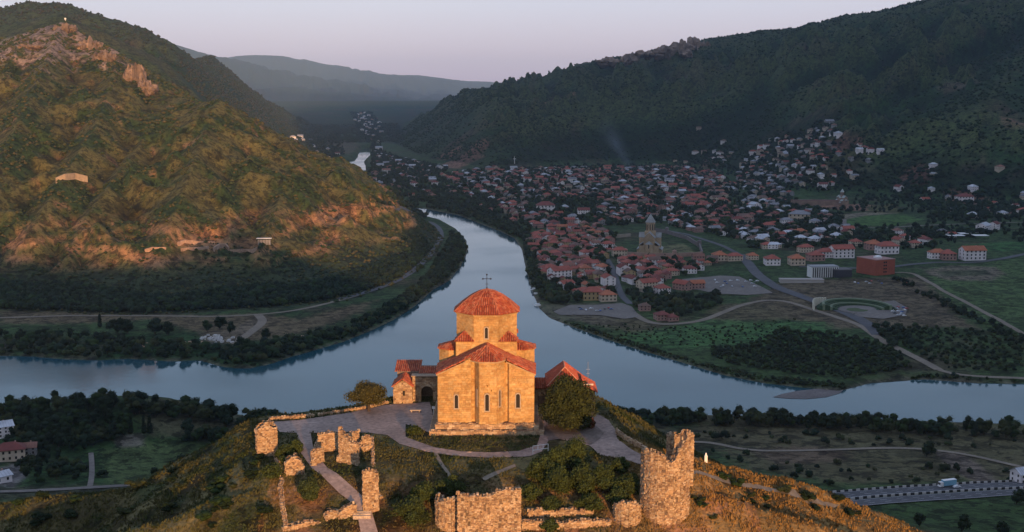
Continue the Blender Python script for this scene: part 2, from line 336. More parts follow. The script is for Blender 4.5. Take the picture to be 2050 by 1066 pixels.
# ------------------------------------------------------------------ ground sheet with its land cover
def lerp(a, b, t): return a * (1 - t[..., None]) + np.asarray(b) * t[..., None]
def landcover(x, y, z):
    r = np.hypot(x, y)
    n1 = fbm(x / 25, y / 25, 4, 101); n2 = fbm(x / 140, y / 140, 4, 111); n3 = fbm(x / 6, y / 6, 3, 121); n4 = fbm(x / 500, y / 500, 3, 131)
    c = np.zeros(x.shape + (3,)); c[:] = (0.036, 0.064, 0.021)
    c = lerp(c, (0.056, 0.052, 0.028), sstep(0.0, 0.5, n2 + n1 * 0.4))
    c = lerp(c, (0.022, 0.052, 0.016), sstep(0.1, 0.6, n4 - n1 * .5))
    # forested hills
    s = sstep(20, 70, z) * (y > 1900)
    f = np.zeros_like(c); f[:] = (0.022, 0.050, 0.015); f = lerp(f, (0.16, 0.11, 0.085), sstep(.34, .46, fbm(x / 190, y / 190, 5, 229)) * .55); f = lerp(f, (0.066, 0.050, 0.028), sstep(0.05, 0.45, n2 * .8 + n4 * .6)); f = lerp(f, (0.040, 0.062, 0.020), sstep(0.0, 0.50, fbm(x / 260, y / 260, 3, 222)))
    c = c * (1 - s[..., None]) + f * s[..., None]
    # lit hill on the left
    mt = inpoly(x, y, LMT) & (y < 2900)
    g = np.zeros_like(c); g[:] = (0.100, 0.086, 0.026)
    lv = fbm(x / 70, y / 70, 5, 301)
    g = lerp(g, (0.034, 0.052, 0.014), sstep(-0.10, 0.16, lv + 0.4 * n1))
    g = lerp(g, (0.20, 0.115, 0.05), sstep(0.30, 0.5, fbm(x / 45, y / 45, 5, 331)))
    low = (1 - sstep(14, 30, z)); g = lerp(g, (0.035, 0.045, 0.020), low)
    ez = sstep(18, 30, z) * (1 - sstep(58, 75, z)) * ((x > -640) & (x < -60)) * sstep(-0.15, 0.25, fbm(x / 60, z / 9, 3, 350))
    g = lerp(g, (0.33, 0.165, 0.075), ez * 0.85)
    rz = sstep(0.15, 0.3, fbm(x / 30, y / 30, 4, 361) * 0.5 + sstep(255, 330, z) * 0.35)
    g = lerp(g, (0.24, 0.17, 0.12), rz * sstep(230, 290, z))
    c = np.where(mt[..., None], g, c)
    # red scars on the hill across the valley
    for (px, py, d, w) in SCARS:
        q = RP(px, py, d); dd = np.hypot((x - q[0]) / w, (y - q[1]) / (w * 1.8)) + 0.5 * fbm(x / 50, y / 50, 3, 400)
        c = lerp(c, (0.21, 0.115, 0.075), (1 - sstep(0.6, 1.0, dd)) * (y > 1500))
    # church hill
    hill = (z > 60) & (r < 700)
    h = np.zeros_like(c); h[:] = (0.105, 0.090, 0.040)
    h = lerp(h, (0.045, 0.052, 0.022), sstep(-0.05, 0.35, fbm(x / 8, y / 8, 4, 501)))
    dry = sstep(12, 26, x + 4 * fbm(x / 10, y / 10, 3, 511)) * (1 - sstep(206, 222, y - 0.15 * (x - 40)))
    h = lerp(h, (0.26, 0.150, 0.052), dry * (0.70 + 0.25 * n3))
    h = lerp(h, (0.16, 0.12, 0.050), dry * sstep(0.1, 0.5, fbm(x / 5, y / 3, 4, 521)))
    front = (1 - sstep(185, 196, y)) * (np.abs(x) < 40)
    h = lerp(h, (0.25, 0.125, 0.062), front * sstep(-0.3, 0.3, fbm(x / 6, y / 6, 4, 531)) * 0.9)
    c = np.where(hill[..., None], h, c)
    for P, colr, soft, amt in FIELDS:
        near = (x > P[:, 0].min() - 40) & (x < P[:, 0].max() + 40) & (y > P[:, 1].min() - 60) & (y < P[:, 1].max() + 60)
        s_ = np.full(x.shape, 1e3); s_[near] = sdist(x[near], y[near], P)
        s_ = s_ + soft * 1.5 * n3
        c = lerp(c, colr, (1 - sstep(-soft, soft, s_)) * amt)
    db = sdist(x, y, RIV); c = lerp(c, (0.11, 0.095, 0.07), (1 - sstep(0.5, 5, np.abs(db))) * 0.8)
    return np.clip(c, 0.005, 1)
LMT = np.array([RP(-1500, 400, 2900)[:2], RP(-1500, 640, 1300)[:2]] + [tuple(G(a, b, 6)) for a, b in ((0,617),(150,626),(300,629),(500,618),(620,606),(700,598),(790,565),(860,520),(888,478),(872,452),(845,438))] + [RP(840, 440, 2400)[:2], RP(600, 293, 2900)[:2], RP(300, 100, 3000)[:2]])
SCARS = [(935,275,3900,70),(905,285,3850,60),(960,265,4000,45),(900,225,4100,50),(1380,242,3600,60),(1430,240,3700,50),(1690,272,3050,50),(1640,335,2500,55),(1700,335,2400,60),(1560,343,2400,40),(1840,305,2700,40),(1940,320,2500,45),(2010,345,2300,40),(2030,285,2800,35),(1120,205,4600,90)]
FIELDS = []
def field(pts, col, soft=2.0, amt=1.0): FIELDS.append((WP(pts, 330), col, soft, amt))
BEIGE = (0.20, 0.165, 0.115); FIELD_GREEN = (0.055, 0.110, 0.028)  # bare soil beige, grass green of the oval field
field([(0,622),(200,628),(420,632),(520,628),(600,640),(700,612),(760,600),(690,640),(600,668),(470,690),(300,640),(150,648),(0,650)], (0.115,0.085,0.048), 8, .9)
field([(1690,440),(1730,432),(1800,430),(1850,440),(1800,452),(1700,452)], FIELD_GREEN, 3)
field([(1735,415),(1790,408),(1805,426),(1740,428)], (0.08,0.08,0.03), 3)
field([(1690,430),(1735,425),(1800,427),(1735,432),(1690,440)], BEIGE, 2, .8)
field([(1930,490),(2050,483),(2150,480),(2150,500),(2050,503),(1940,503)], (0.035,0.09,0.025), 3)
field([(1860,535),(1960,530),(2050,515),(2100,640),(1980,660),(1880,590)], (0.055,0.090,0.030), 6)
field([(1855,540),(1905,532),(1990,535),(2012,548),(1985,562),(1900,562),(1860,550)], (0.14,0.115,0.082), 5, .9)
field([(1875,543),(1975,540),(1985,551),(1890,554)], (0.05,0.06,0.03), 3, .9)
field([(1560,568),(1640,560),(1850,555),(1900,620),(1960,660),(1850,655),(1640,660),(1500,600)], (0.105,0.080,0.050), 7, .9)
field([(1310,495),(1370,488),(1390,505),(1330,512)], (0.12,0.12,0.055), 2)
field([(1110,618),(1240,612),(1290,640),(1400,645),(1440,610),(1600,600),(1660,650),(1560,640),(1480,660),(1300,672),(1170,645)], (0.10,0.080,0.045), 8, .85)
field([(1285,632),(1300,627),(1322,640),(1310,645)], (0.05,0.09,0.03), 1.5)
field([(1250,576),(1350,572),(1420,590),(1300,600)], (0.05,0.075,0.03), 3)
field([(1230,680),(1400,640),(1650,645),(1700,690),(1500,690),(1330,700)], (0.046,0.112,0.034), 10, .9)
field([(1400,820),(2050,850),(2150,960),(1700,970),(1500,940),(1390,870)], (0.085,0.072,0.038), 12, .85)
field([(1500,900),(1620,893),(1700,905),(1680,925),(1560,930)], (0.10,0.068,0.045), 6, .8)
field([(1870,905),(1930,905),(2000,965),(1960,970),(1900,935)], (0.14,0.11,0.085), 3, .9)
field([(215,900),(300,885),(420,890),(470,905),(400,950),(230,975),(205,940)], (0.060,0.085,0.030), 5, .95)
field([(225,880),(255,868),(290,868),(285,893),(240,896)], (0.13,0.115,0.09), 2, .9)
field([(260,815),(450,820),(520,850),(470,880),(300,870)], (0.075,0.07,0.038), 6, .85)
field([(0,975),(300,970),(330,965),(200,990),(0,1000)], (0.045,0.05,0.028), 4)
field([(0,935),(40,930),(55,950),(30,975),(0,975)], (0.14,0.13,0.12), 2)
field([(400,665),(470,660),(500,640),(530,628),(545,640),(510,665),(470,690),(410,690)], (0.16,0.13,0.09), 4, .7)
field([(1225,655),(1100,640),(1080,612),(1240,606)], (0.12,0.10,0.07), 6, .6)
field([(680,272),(720,290),(700,310),(640,305),(590,300),(600,280)], (0.12,0.075,0.055), 20, .5)
field([(1540,790),(1600,778),(1680,780),(1660,795),(1580,800)], (0.16,0.14,0.13), 3)
CL = landcover(TX, TY, TH)
def blur(A, ka, kr):
    for ax, k in ((0, ka), (1, kr)):
        P = np.pad(A, [(k, k) if i == ax else (0, 0) for i in (0, 1)], mode='edge'); C = np.cumsum(P, axis=ax); C = np.concatenate([np.zeros_like(np.take(C, [0], ax)), C], ax); n = A.shape[ax]
        A = (np.take(C, range(2 * k + 1, 2 * k + 1 + n), ax) - np.take(C, range(0, n), ax)) / (2 * k + 1)
    return A
# relief shading put into the vegetation colour: gullies darkened, spurs lightened
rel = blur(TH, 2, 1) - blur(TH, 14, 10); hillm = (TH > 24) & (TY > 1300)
gully_shade = sstep(1.0, 13, -rel) * hillm; spur_light = sstep(1.0, 12, rel) * hillm * (TY > 2600)
CL = CL * (1 - .50 * gully_shade[..., None]); CL = lerp(CL, (0.072, 0.084, 0.028), spur_light * .6); CL = CL * (1 - .22 * ((TY > 2900) & (TH > 24))[..., None])

nA, nR = TX.shape
V = np.stack([TX, TY, TH], -1).reshape(-1, 3)
ii, jj = np.meshgrid(np.arange(nA - 1), np.arange(nR - 1), indexing='ij')
q = (ii * nR + jj).ravel(); F = np.stack([q, q + 1, q + nR + 1, q + nR], -1)[:, ::-1]
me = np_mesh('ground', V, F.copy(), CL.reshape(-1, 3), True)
m_ground = mat('ground_cover', 0.97, attr='tint', n_scale=[(0.05, .22), (0.35, .30), (1.8, .35)], bump=0.5, b_scale=0.9, spec=0.1)
t = m_ground.node_tree; b = t.nodes['Principled BSDF']; src = b.inputs['Base Color'].links[0].from_socket      # tufts and low scrub as crisp patches
gp_ = t.nodes.new('ShaderNodeNewGeometry')
for sc_, lo_, am_ in ((0.11, .50, .55), (0.03, .52, .35)):
    n_ = t.nodes.new('ShaderNodeTexNoise'); n_.inputs['Scale'].default_value = sc_; n_.inputs['Detail'].default_value = 9; n_.inputs['Roughness'].default_value = .68; n_.inputs['Distortion'].default_value = .4; t.links.new(gp_.outputs['Position'], n_.inputs['Vector'])
    r_ = t.nodes.new('ShaderNodeMapRange'); r_.inputs[1].default_value = lo_; r_.inputs[2].default_value = lo_ + .05; r_.inputs[3].default_value = 1.12; r_.inputs[4].default_value = 1 - am_; t.links.new(n_.outputs[0], r_.inputs[0])
    v_ = t.nodes.new('ShaderNodeVectorMath'); v_.operation = 'SCALE'; t.links.new(src, v_.inputs[0]); t.links.new(r_.outputs[0], v_.inputs['Scale']); src = v_.outputs[0]
t.links.new(src, b.inputs['Base Color'])
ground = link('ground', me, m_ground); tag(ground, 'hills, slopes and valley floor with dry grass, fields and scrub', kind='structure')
# water
wm = bpy.data.materials.new('river_water'); wm.use_nodes = True; t = wm.node_tree; b = t.nodes['Principled BSDF']
b.inputs['Base Color'].default_value = (0.016, 0.062, 0.085, 1); b.inputs['Roughness'].default_value = 0.06; b.inputs['IOR'].default_value = 1.36; b.inputs['Specular IOR Level'].default_value = 0.30
geo = t.nodes.new('ShaderNodeNewGeometry'); mp = t.nodes.new('ShaderNodeVectorMath'); mp.operation = 'MULTIPLY'; mp.inputs[1].default_value = (1, 0.7, 1)
n = t.nodes.new('ShaderNodeTexNoise'); n.inputs['Scale'].default_value = 0.22; n.inputs['Detail'].default_value = 5
bp = t.nodes.new('ShaderNodeBump'); bp.inputs['Distance'].default_value = 0.09; bp.inputs['Strength'].default_value = 0.5
t.links.new(geo.outputs['Position'], mp.inputs[0]); t.links.new(mp.outputs[0], n.inputs['Vector']); t.links.new(n.outputs[0], bp.inputs['Height']); t.links.new(bp.outputs[0], b.inputs['Normal'])
n2 = t.nodes.new('ShaderNodeTexNoise'); n2.inputs['Scale'].default_value = 0.006; n2.inputs['Detail'].default_value = 6; t.links.new(geo.outputs['Position'], n2.inputs['Vector'])
rp = t.nodes.new('ShaderNodeMapRange'); rp.inputs[1].default_value = .35; rp.inputs[2].default_value = .7; rp.inputs[3].default_value = 0.03; rp.inputs[4].default_value = 0.20
t.links.new(n2.outputs[0], rp.inputs[0]); t.links.new(rp.outputs[0], b.inputs['Roughness'])
sn = t.nodes.new('ShaderNodeTexNoise'); sn.inputs['Scale'].default_value = .0035; sn.inputs['Detail'].default_value = 7; sn.inputs['Distortion'].default_value = 1.2; t.links.new(geo.outputs['Position'], sn.inputs['Vector'])
sm_ = t.nodes.new('ShaderNodeMapRange'); sm_.inputs[1].default_value = .4; sm_.inputs[2].default_value = .62; t.links.new(sn.outputs[0], sm_.inputs[0])
mc = t.nodes.new('ShaderNodeMix'); mc.data_type = 'RGBA'; mc.inputs[6].default_value = (0.014, 0.068, 0.088, 1); mc.inputs[7].default_value = (0.034, 0.086, 0.098, 1); t.links.new(sm_.outputs[0], mc.inputs[0]); t.links.new(mc.outputs[2], b.inputs['Base Color'])
gb = MB(); gq = [G(a_, b_, .25) for a_, b_ in ((1548,795),(1575,798),(1615,799),(1655,795),(1682,787),(1690,779),(1640,778),(1595,783),(1565,789))]
gb.prism([(float(q_[0]), float(q_[1])) for q_ in gq], -3, .22); gbo = gb.build('gravel_bar', mat('wet_gravel', .9, col=(.15, .13, .12), n_scale=[(.05, .3), (.5, .3)])); tag(gbo, 'bare gravel bar at the tip of the right bank meadow', kind='structure')
w = MB(); w.box(-3500, 3500, 420, 6000, -6.0, 0.0)
wo_ = w.build('river_water', wm); tag(wo_, 'calm grey-blue river bending round the spur and meeting its tributary', kind='structure')
# ------------------------------------------------------------------ hilltop church
m_stone = mat('golden_sandstone', 0.9, attr='tint', n_scale=[(0.13, .20), (0.6, .16), (2.5, .20)], bump=0.05, b_scale=5.0)
m_rubble = mat('rubble_masonry', 0.95, attr='tint', n_scale=[(0.5, .25), (4.0, .3)], bump=0.10, b_scale=4.0)
m_tile = mat('terracotta_tiles', 0.8, attr='tint', n_scale=[(0.4, .22), (3.0, .2)], bump=0.02, b_scale=9)
m_dark = mat('dark_opening', 0.6, col=(0.012, 0.008, 0.007))
m_frame = mat('pale_window_stone', 0.85, col=(0.42, 0.33, 0.24), n_scale=3.0, n_amt=.15)
m_iron = mat('dark_iron', 0.5, col=(0.05, 0.045, 0.045), metal=0.8)
m_white = mat('white_paint', 0.5, col=(0.78, 0.76, 0.72))
STONE = [(0.50, 0.305, 0.118), (0.49, 0.29, 0.108), (0.53, 0.34, 0.14), (0.47, 0.27, 0.10), (0.51, 0.30, 0.11), (0.50, 0.325, 0.14), (0.43, 0.24, 0.09)]
TILE = [(0.40, 0.095, 0.038), (0.44, 0.115, 0.046), (0.36, 0.078, 0.034), (0.42, 0.14, 0.07), (0.32, 0.068, 0.034), (0.44, 0.15, 0.075)]
RUB = [(0.42, 0.285, 0.165), (0.38, 0.25, 0.14), (0.45, 0.325, 0.20), (0.31, 0.20, 0.12), (0.40, 0.26, 0.14), (0.47, 0.355, 0.23), (0.26, 0.165, 0.10)]
def course_blocks(mb, a, b, z0, z1, top=None, ch=0.42, bl=(0.5, 1.0), proud=0.10, holes=(), pal=STONE, rag=0.010):
    """dressed blocks on the wall face from a to b; outside lies on the right hand of a->b; top(u) limits the height"""
    a = Vector((a[0], a[1], 0)); b = Vector((b[0], b[1], 0)); L = (b - a).length; e = (b - a) / L; n = Vector((e.y, -e.x, 0))
    z = z0
    while z < z1 - 0.05:
        h = min(ch * random.uniform(0.85, 1.15), z1 - z); u = -random.uniform(0, .5)
        row = random.uniform(0.93, 1.07)
        while u < L:
            w = random.uniform(*bl); u0 = max(u, 0); u1 = min(u + w, L); u += w
            if L - u < 0.25: u1 = L; u = L
            if u1 - u0 < 0.05: continue
            spans = [(u0, u1)]
            for (h0, h1, hz0, hz1) in holes:
                if z + h > hz0 and z < hz1:
                    ns = []
                    for s0, s1 in spans:
                        if s1 <= h0 or s0 >= h1: ns.append((s0, s1)); continue
                        if h0 - s0 > .08: ns.append((s0, h0))
                        if s1 - h1 > .08: ns.append((h1, s1))
                    spans = ns
            for s0, s1 in spans:
                t0 = t1 = z + h
                if top: t0 = min(t0, top(s0)); t1 = min(t1, top(s1))
                if t0 <= z + .03 and t1 <= z + .03: continue
                t0 = max(t0, z + .02); t1 = max(t1, z + .02)
                p = proud + random.uniform(-rag, rag); g = 0.008
                c = random.choice(pal); k = random.uniform(0.92, 1.05) * row; c = (c[0] * k, c[1] * k, c[2] * k)
                A = a + e * (s0 + g); B = a + e * (s1 - g); o = n * p
                mb.hull8([(A.x + o.x, A.y + o.y, z + g), (B.x + o.x, B.y + o.y, z + g), (B.x - n.x * .02, B.y - n.y * .02, z + g), (A.x - n.x * .02, A.y - n.y * .02, z + g),
                          (A.x + o.x, A.y + o.y, t0 - g), (B.x + o.x, B.y + o.y, t1 - g), (B.x - n.x * .02, B.y - n.y * .02, t1 - g), (A.x - n.x * .02, A.y - n.y * .02, t0 - g)], c, skip=(3+1,))
        z += h
def tile_face(mb, poly, pitch=0.40, tl=0.55, pal=TILE, lift=0.05, over=0.0):
    """barrel tiles laid down the slope over a flat roof facet (poly: 3D points, planar)"""
    P = [Vector(p) for p in poly]; n = Vector((0, 0, 0))
    for i in range(len(P)): n += (P[i] - P[0]).cross(P[(i + 1) % len(P)] - P[0])
    n.normalize()
    if n.z < 0: n = -n
    mb.face(P if (P[1] - P[0]).cross(P[2] - P[0]).z > 0 else P[::-1], (0.20, 0.055, 0.03))
    down = Vector((n.x, n.y, 0)); 
    if down.length < 1e-5: return
    down = (Vector((0, 0, -1)) + n * n.z).normalized(); side = n.cross(down).normalized()
    o = P[0]; Q = [((p - o).dot(side), (p - o).dot(down)) for p in P]
    u0 = min(q[0] for q in Q); u1 = max(q[0] for q in Q); k = max(1, int((u1 - u0) / pitch)); pt = (u1 - u0) / k
    for i in range(k):
        u = u0 + (i + .5) * pt; vs = []
        for j in range(len(Q)):
            a, b = Q[j], Q[(j + 1) % len(Q)]
            if (a[0] > u) != (b[0] > u): vs.append(a[1] + (b[1] - a[1]) * (u - a[0]) / (b[0] - a[0]))
        if len(vs) < 2: continue
        v0, v1 = min(vs), max(vs); v = v0
        while v < v1 - .08:
            w = min(tl * random.uniform(.9, 1.1), v1 - v); c = random.choice(pal); kk = random.uniform(.8, 1.15); c = (c[0] * kk, c[1] * kk, c[2] * kk)
            r = pt * 0.40; A = o + side * u + down * v; B = o + side * u + down * (v + w)
            h0 = lift + .12; h1 = lift + .17
            m = len(mb.v)
            for Cc, hh in ((A, h0), (B, h1)):
                for su, sh in ((-r, 0.005), (-r * .55, hh), (r * .55, hh), (r, 0.005)):
                    mb.v.append(tuple(Cc + side * su + n * sh)); mb.c.append(c)
            for q in range(3): mb.f.append([m + q, m + q + 1, m + q + 5, m + q + 4])
            mb.f.append([m + 4, m + 5, m + 6, m + 7])
            v += w
def arch_window(parent, x, z0, z1, w, origin, e, n, label=None):
    """pale arched frame with a dark pane, set into the wall plane; e along wall, n outward"""
    o = Vector(origin); e = Vector(e); n = Vector(n)
    def P(u, z, d): p = o + e * (x + u) + n * d; return (p.x, p.y, z)
    fr = MB(); r = w / 2; zc = z1 - r; t = 0.20
    ring_i = [(-r, z0)] + [(-r * math.cos(a), zc + r * math.sin(a)) for a in [i * math.pi / 8 for i in range(9)]] + [(r, z0)]
    ring_o = [(-r - t, z0 - t)] + [(-(r + t) * math.cos(a), zc + (r + t) * math.sin(a)) for a in [i * math.pi / 8 for i in range(9)]] + [(r + t, z0 - t)]
    k = len(ring_i)
    for i in range(k):
        j = (i + 1) % k
        a, b, c, d = ring_i[i], ring_i[j], ring_o[j], ring_o[i]
        fr.face([P(*a, .16), P(*b, .16), P(*c, .16), P(*d, .16)][::-1]); fr.face([P(*d, .16), P(*c, .16), P(*c, 0), P(*d, 0)][::-1]); fr.face([P(*b, .16), P(*a, .16), P(*a, -0.02), P(*b, -0.02)][::-1])
    f = fr.build('window', m_frame, parent)
    pn = MB(); pn.face([P(u, z, 0.03) for u, z in ring_i]); pn.build('pane', m_dark, f)
    return f
CH = G(973, 846, P0 + 1.9); CX, CY = float(CH[0]), float(CH[1])
church = empty('stone_church', (CX, CY, P0 + 1.9), 0, 'golden stone domed church with red tiled roofs crowning the hilltop', 'church')
# plinth: two steps of weathered stone
pl = MB()
pl.box(-9.3, 9.7, -1.0, 21.5, -1.0, -.12, (0.25, .17, .10)); pl.box(-10.3, 10.6, -2.0, 22.5, -4.0, -1.12, (0.25, .17, .10))
for (x0, x1, y, za, zb) in ((-9.3, 9.7, -1.0, -1.0, -.12), (-10.3, 10.6, -2.0, -3.2, -1.1)):
    course_blocks(pl, (x0, y), (x1, y), za, zb, ch=.42, bl=(.5, 1.2), proud=.10, rag=.07, pal=RUB)
    course_blocks(pl, (x1, y), (x1, 21), za, zb, ch=.42, bl=(.5, 1.2), proud=.10, rag=.07, pal=RUB)
    course_blocks(pl, (x0, 21), (x0, y), za, zb, ch=.42, bl=(.5, 1.2), proud=.10, rag=.07, pal=RUB)
for _ in range(90):   # worn top edge
    x = random.uniform(-9.2, 9.6); y = -1.0 + random.uniform(-.2, .9); s = random.uniform(.15, .4)
    pl.box(x, x + s * 1.6, y, y + s, -.13, -.12 + s * .5, random.choice(RUB))
for _ in range(90):
    x = random.uniform(-10.2, 10.5); y = -2.0 + random.uniform(-.15, .8); s = random.uniform(.15, .4)
    pl.box(x, x + s * 1.6, y, y + s, -1.13, -1.1 + s * .5, random.choice(RUB))
pl.build('plinth', m_rubble, church)
# body: apse outline in front, corner rooms, side apses
HW = 8.8; BACK = 20.0
def gtop(x): return 9.0 + (HW - abs(x)) * 0.53        # sloping eaves of the corner rooms
wl = MB(); core = (0.34, .21, .09)
apse = [(-2.75, 0.0), (-2.75, 0.9), (-2.05, 0.9), (-1.15, -1.1), (2.0, -1.1), (3.6, 0.9), (4.3, 0.9), (4.3, 0.0)]
# left and right fronts with their own heights
lf = [(-HW, 0), (-2.75, 0), (-2.75, 6), (-HW, 6)]
wl.prism(lf, -.1, [gtop(p[0]) - .12 for p in lf], core); rf = [(4.3, 0), (HW, 0), (HW, 6), (4.3, 6)]
wl.prism(rf, -.1, [gtop(p[0]) - .12 for p in rf], core)
wl.prism([(-2.75, .9), (-2.05, .9), (-1.15, -1.1), (2.0, -1.1), (3.6, .9), (4.3, .9), (4.3, 7), (-2.75, 7)], -.1, 11.75, core)
wl.prism([(-3.7, 1.4), (3.7, 1.4), (3.7, 19), (-3.7, 19)], 5, [12.1] * 4, core)               # raised long arm
for sgn in (-1, 1):                                                                             # back corner rooms and side arms
    a, b = sorted((sgn * 4, sgn * HW)); wl.prism([(a, 14.5), (b, 14.5), (b, BACK), (a, BACK)], -.1, [gtop(a) - .1, gtop(b) - .1, gtop(b) - .1, gtop(a) - .1], core)
    wl.prism([(a, 5), (b, 5), (b, 15), (a, 15)], -.1, 8.2, core)
    cq = [(4.0, 7.3), (7.2, 7.3), (9.0, 8.8), (9.0, 12.2), (7.2, 13.7), (4.0, 13.7)]
    cq = [(sgn * x, y) for x, y in cq]; cq = cq if sgn > 0 else cq[::-1]
    wl.prism(cq, -.1, 12.05, core)
    for i in range(6):
        p, q = cq[i], cq[(i + 1) % 6]
        if abs(p[0]) < 4.1 and abs(q[0]) < 4.1: continue
        course_blocks(wl, p, q, 0, 12.05)
wl.prism([(-6, BACK - 3), (6, BACK - 3), (4, BACK + 1), (-4, BACK + 1)], -.1, 11, core)
wl.prism([(-5.65, 5.3), (5.65, 5.3), (5.65, 16.6), (-5.65, 16.6)], 6, 14.1, core)                # square under the drum
course_blocks(wl, (-5.65, 5.3), (5.65, 5.3), 9, 14.1); course_blocks(wl, (5.65, 5.3), (5.65, 16.6), 9, 14.1); course_blocks(wl, (-5.65, 16.6), (-5.65, 5.3), 9, 14.1)
WINS = {'l': (-5.45, 2.6, 5.2, .62), 'r': (5.9, 2.7, 5.3, .66)}
course_blocks(wl, (-HW, 0), (-2.75, 0), 0, 12.6, top=lambda u: gtop(-HW + u) - .02, holes=[(-5.45 + HW - .5, -5.45 + HW + .5, 2.4, 5.4)])
course_blocks(wl, (4.3, 0), (HW, 0), 0, 12.6, top=lambda u: gtop(4.3 + u) - .02, holes=[(5.9 - 4.3 - .52, 5.9 - 4.3 + .52, 2.5, 5.5)])
def apt(u): return 11.75
course_blocks(wl, (-2.75, 0), (-2.75, .9), 0, 11.75); course_blocks(wl, (-2.75, .9), (-2.05, .9), 0, 11.75)
course_blocks(wl, (-2.05, .9), (-1.15, -1.1), 0, 11.75, holes=[(.85, 1.45, 3.0, 6.4)]); course_blocks(wl, (-1.15, -1.1), (2.0, -1.1), 0, 11.75, holes=[(.9, 1.86, 2.3, 5.7)])
course_blocks(wl, (2.0, -1.1), (3.6, .9), 0, 11.75, holes=[(.5, 1.05, 3.0, 6.3)]); course_blocks(wl, (3.6, .9), (4.3, .9), 0, 11.75); course_blocks(wl, (4.3, .9), (4.3, 0), 0, 11.75)
course_blocks(wl, (HW, 0), (HW, 6), 0, 8.95); course_blocks(wl, (-HW, 6), (-HW, 0), 0, 8.95)
course_blocks(wl, (3.7, 1.4), (3.7, 6), 10.5, 12.1); course_blocks(wl, (-3.7, 6), (-3.7, 1.4), 10.5, 12.1)
body = wl.build('wall', m_stone, church)
arch_window(body, -5.45, 2.7, 5.2, .62, (0, 0, 0), (1, 0, 0), (0, -1, 0)); arch_window(body, 5.9, 2.8, 5.4, .70, (0, 0, 0), (1, 0, 0), (0, -1, 0))
arch_window(body, .23, 2.5, 5.6, .66, (0, -1.1, 0), (1, 0, 0), (0, -1, 0))
ev = Vector((.9, -2.0, 0)).normalized(); arch_window(body, 1.15, 3.2, 6.2, .42, (-2.05, .9, 0), ev, (ev.y, -ev.x, 0))
ev = Vector((1.6, 2.0, 0)).normalized(); arch_window(body, .78, 3.2, 6.2, .42, (2.0, -1.1, 0), ev, (ev.y, -ev.x, 0))
# carved reliefs over the windows
cv = MB()
for (x, z) in ((.3, 6.6), (-3.9, 9.3), (5.3, 7.6)):
    for _ in range(8):
        a = x + random.uniform(-.7, .7); h = z + random.uniform(-.6, .6); y = -1.22 if abs(x) < 2 else -.12
        cv.box(a, a + .18, y - .06, y + .05, h, h + random.uniform(.2, .5), random.choice(STONE))
for u in range(9):
    cv.box(4.7 + u * .42, 4.7 + u * .42 + .25, -.2, -.08, 8.2 - u * .12, 8.35 - u * .12, STONE[2])
cv.build('carved_relief', m_stone, church, kind='stuff')
# roofs
rf_ = MB(); t = tile_face
A = (0, 5.3, 13.9); pk = (0.1, 2.2, 13.9); ol = 0.35
ey = -1.1 - ol
e0 = (-4.0, .9, 11.85); e1 = (-2.4, -.5, 11.75); e2 = (-1.3, ey, 11.7); e3 = (2.15, ey, 11.7); e4 = (3.2, -.2, 11.75); e5 = (4.0, .9, 11.85)
for p, q in ((e0, e1), (e1, e2), (e2, e3), (e3, e4), (e4, e5)): t(rf_, [pk, p, q])
t(rf_, [pk, (0.1, 5.35, 13.9), (-4.05, 5.35, 11.85), e0]); t(rf_, [pk, e5, (4.05, 5.35, 11.85), (0.1, 5.35, 13.9)])
def side_z(x): return 9.15 + (9.15 - abs(x)) * .53
for sg in (-1, 1):
    a = sg * 9.15; b = sg * 3.72
    t(rf_, [(a, -.35, side_z(a)), (b, -.35, side_z(b) - .45), (b, 5.3, side_z(b) + .1), (a, 7.2, side_z(a) + .1)])
    t(rf_, [(a, 14.4, side_z(a)), (b, 14.4, side_z(b)), (b, 20.3, side_z(b)), (a, 20.3, side_z(a))])
    c = (sg * 5.5, 10.5, 13.5); ring = [(4.2, 6.95), (7.3, 6.95), (9.35, 8.65), (9.35, 12.35), (7.3, 14.05), (4.2, 14.05)]
    r3 = [(sg * x, y, 12.1) for x, y in ring]
    for i in range(5): t(rf_, [c, r3[i], r3[i + 1]])
    t(rf_, [c, (sg * 4.2, 10.5, 13.5), r3[0]]); 
t(rf_, [(0, 16.6, 13.9), (0, 21, 13.9), (-4.2, 21, 11.5), (-4.2, 16.6, 11.5)]); t(rf_, [(0, 16.6, 13.9), (4.2, 16.6, 11.5), (4.2, 21, 11.5), (0, 21, 13.9)])
dc = 10.95; ap = 5.62; s8 = ap * math.tan(math.pi / 8)
oct_ = lambda r: [(r * math.tan(math.pi / 8) * sx if ax == 0 else r * sx, dc + (r * sy if ax == 0 else r * math.tan(math.pi / 8) * sy)) for ax, sx, sy in ((0, -1, -1), (0, 1, -1), (1, 1, -1), (1, 1, 1), (0, 1, 1), (0, -1, 1), (1, -1, 1), (1, -1, -1))]
for sx, sy in ((-1, -1), (1, -1), (1, 1), (-1, 1)):
    q = 5.9; P = [(sx * q, dc + sy * q, 14.15), (sx * (s8 - .1), dc + sy * q, 14.15), (sx * 3.95, dc + sy * 3.95, 15.9), (sx * q, dc + sy * (s8 - .1), 14.15)]
    t(rf_, [P[0], P[1], P[2]]); t(rf_, [P[0], P[2], P[3]])
rf_.build('roof', m_tile, church)
bd = MB()       # boards closing the roof edges and the small level shelf of the square
bd.box(-5.75, 5.75, 5.2, 16.7, 14.1, 14.16, (.36, .24, .12))
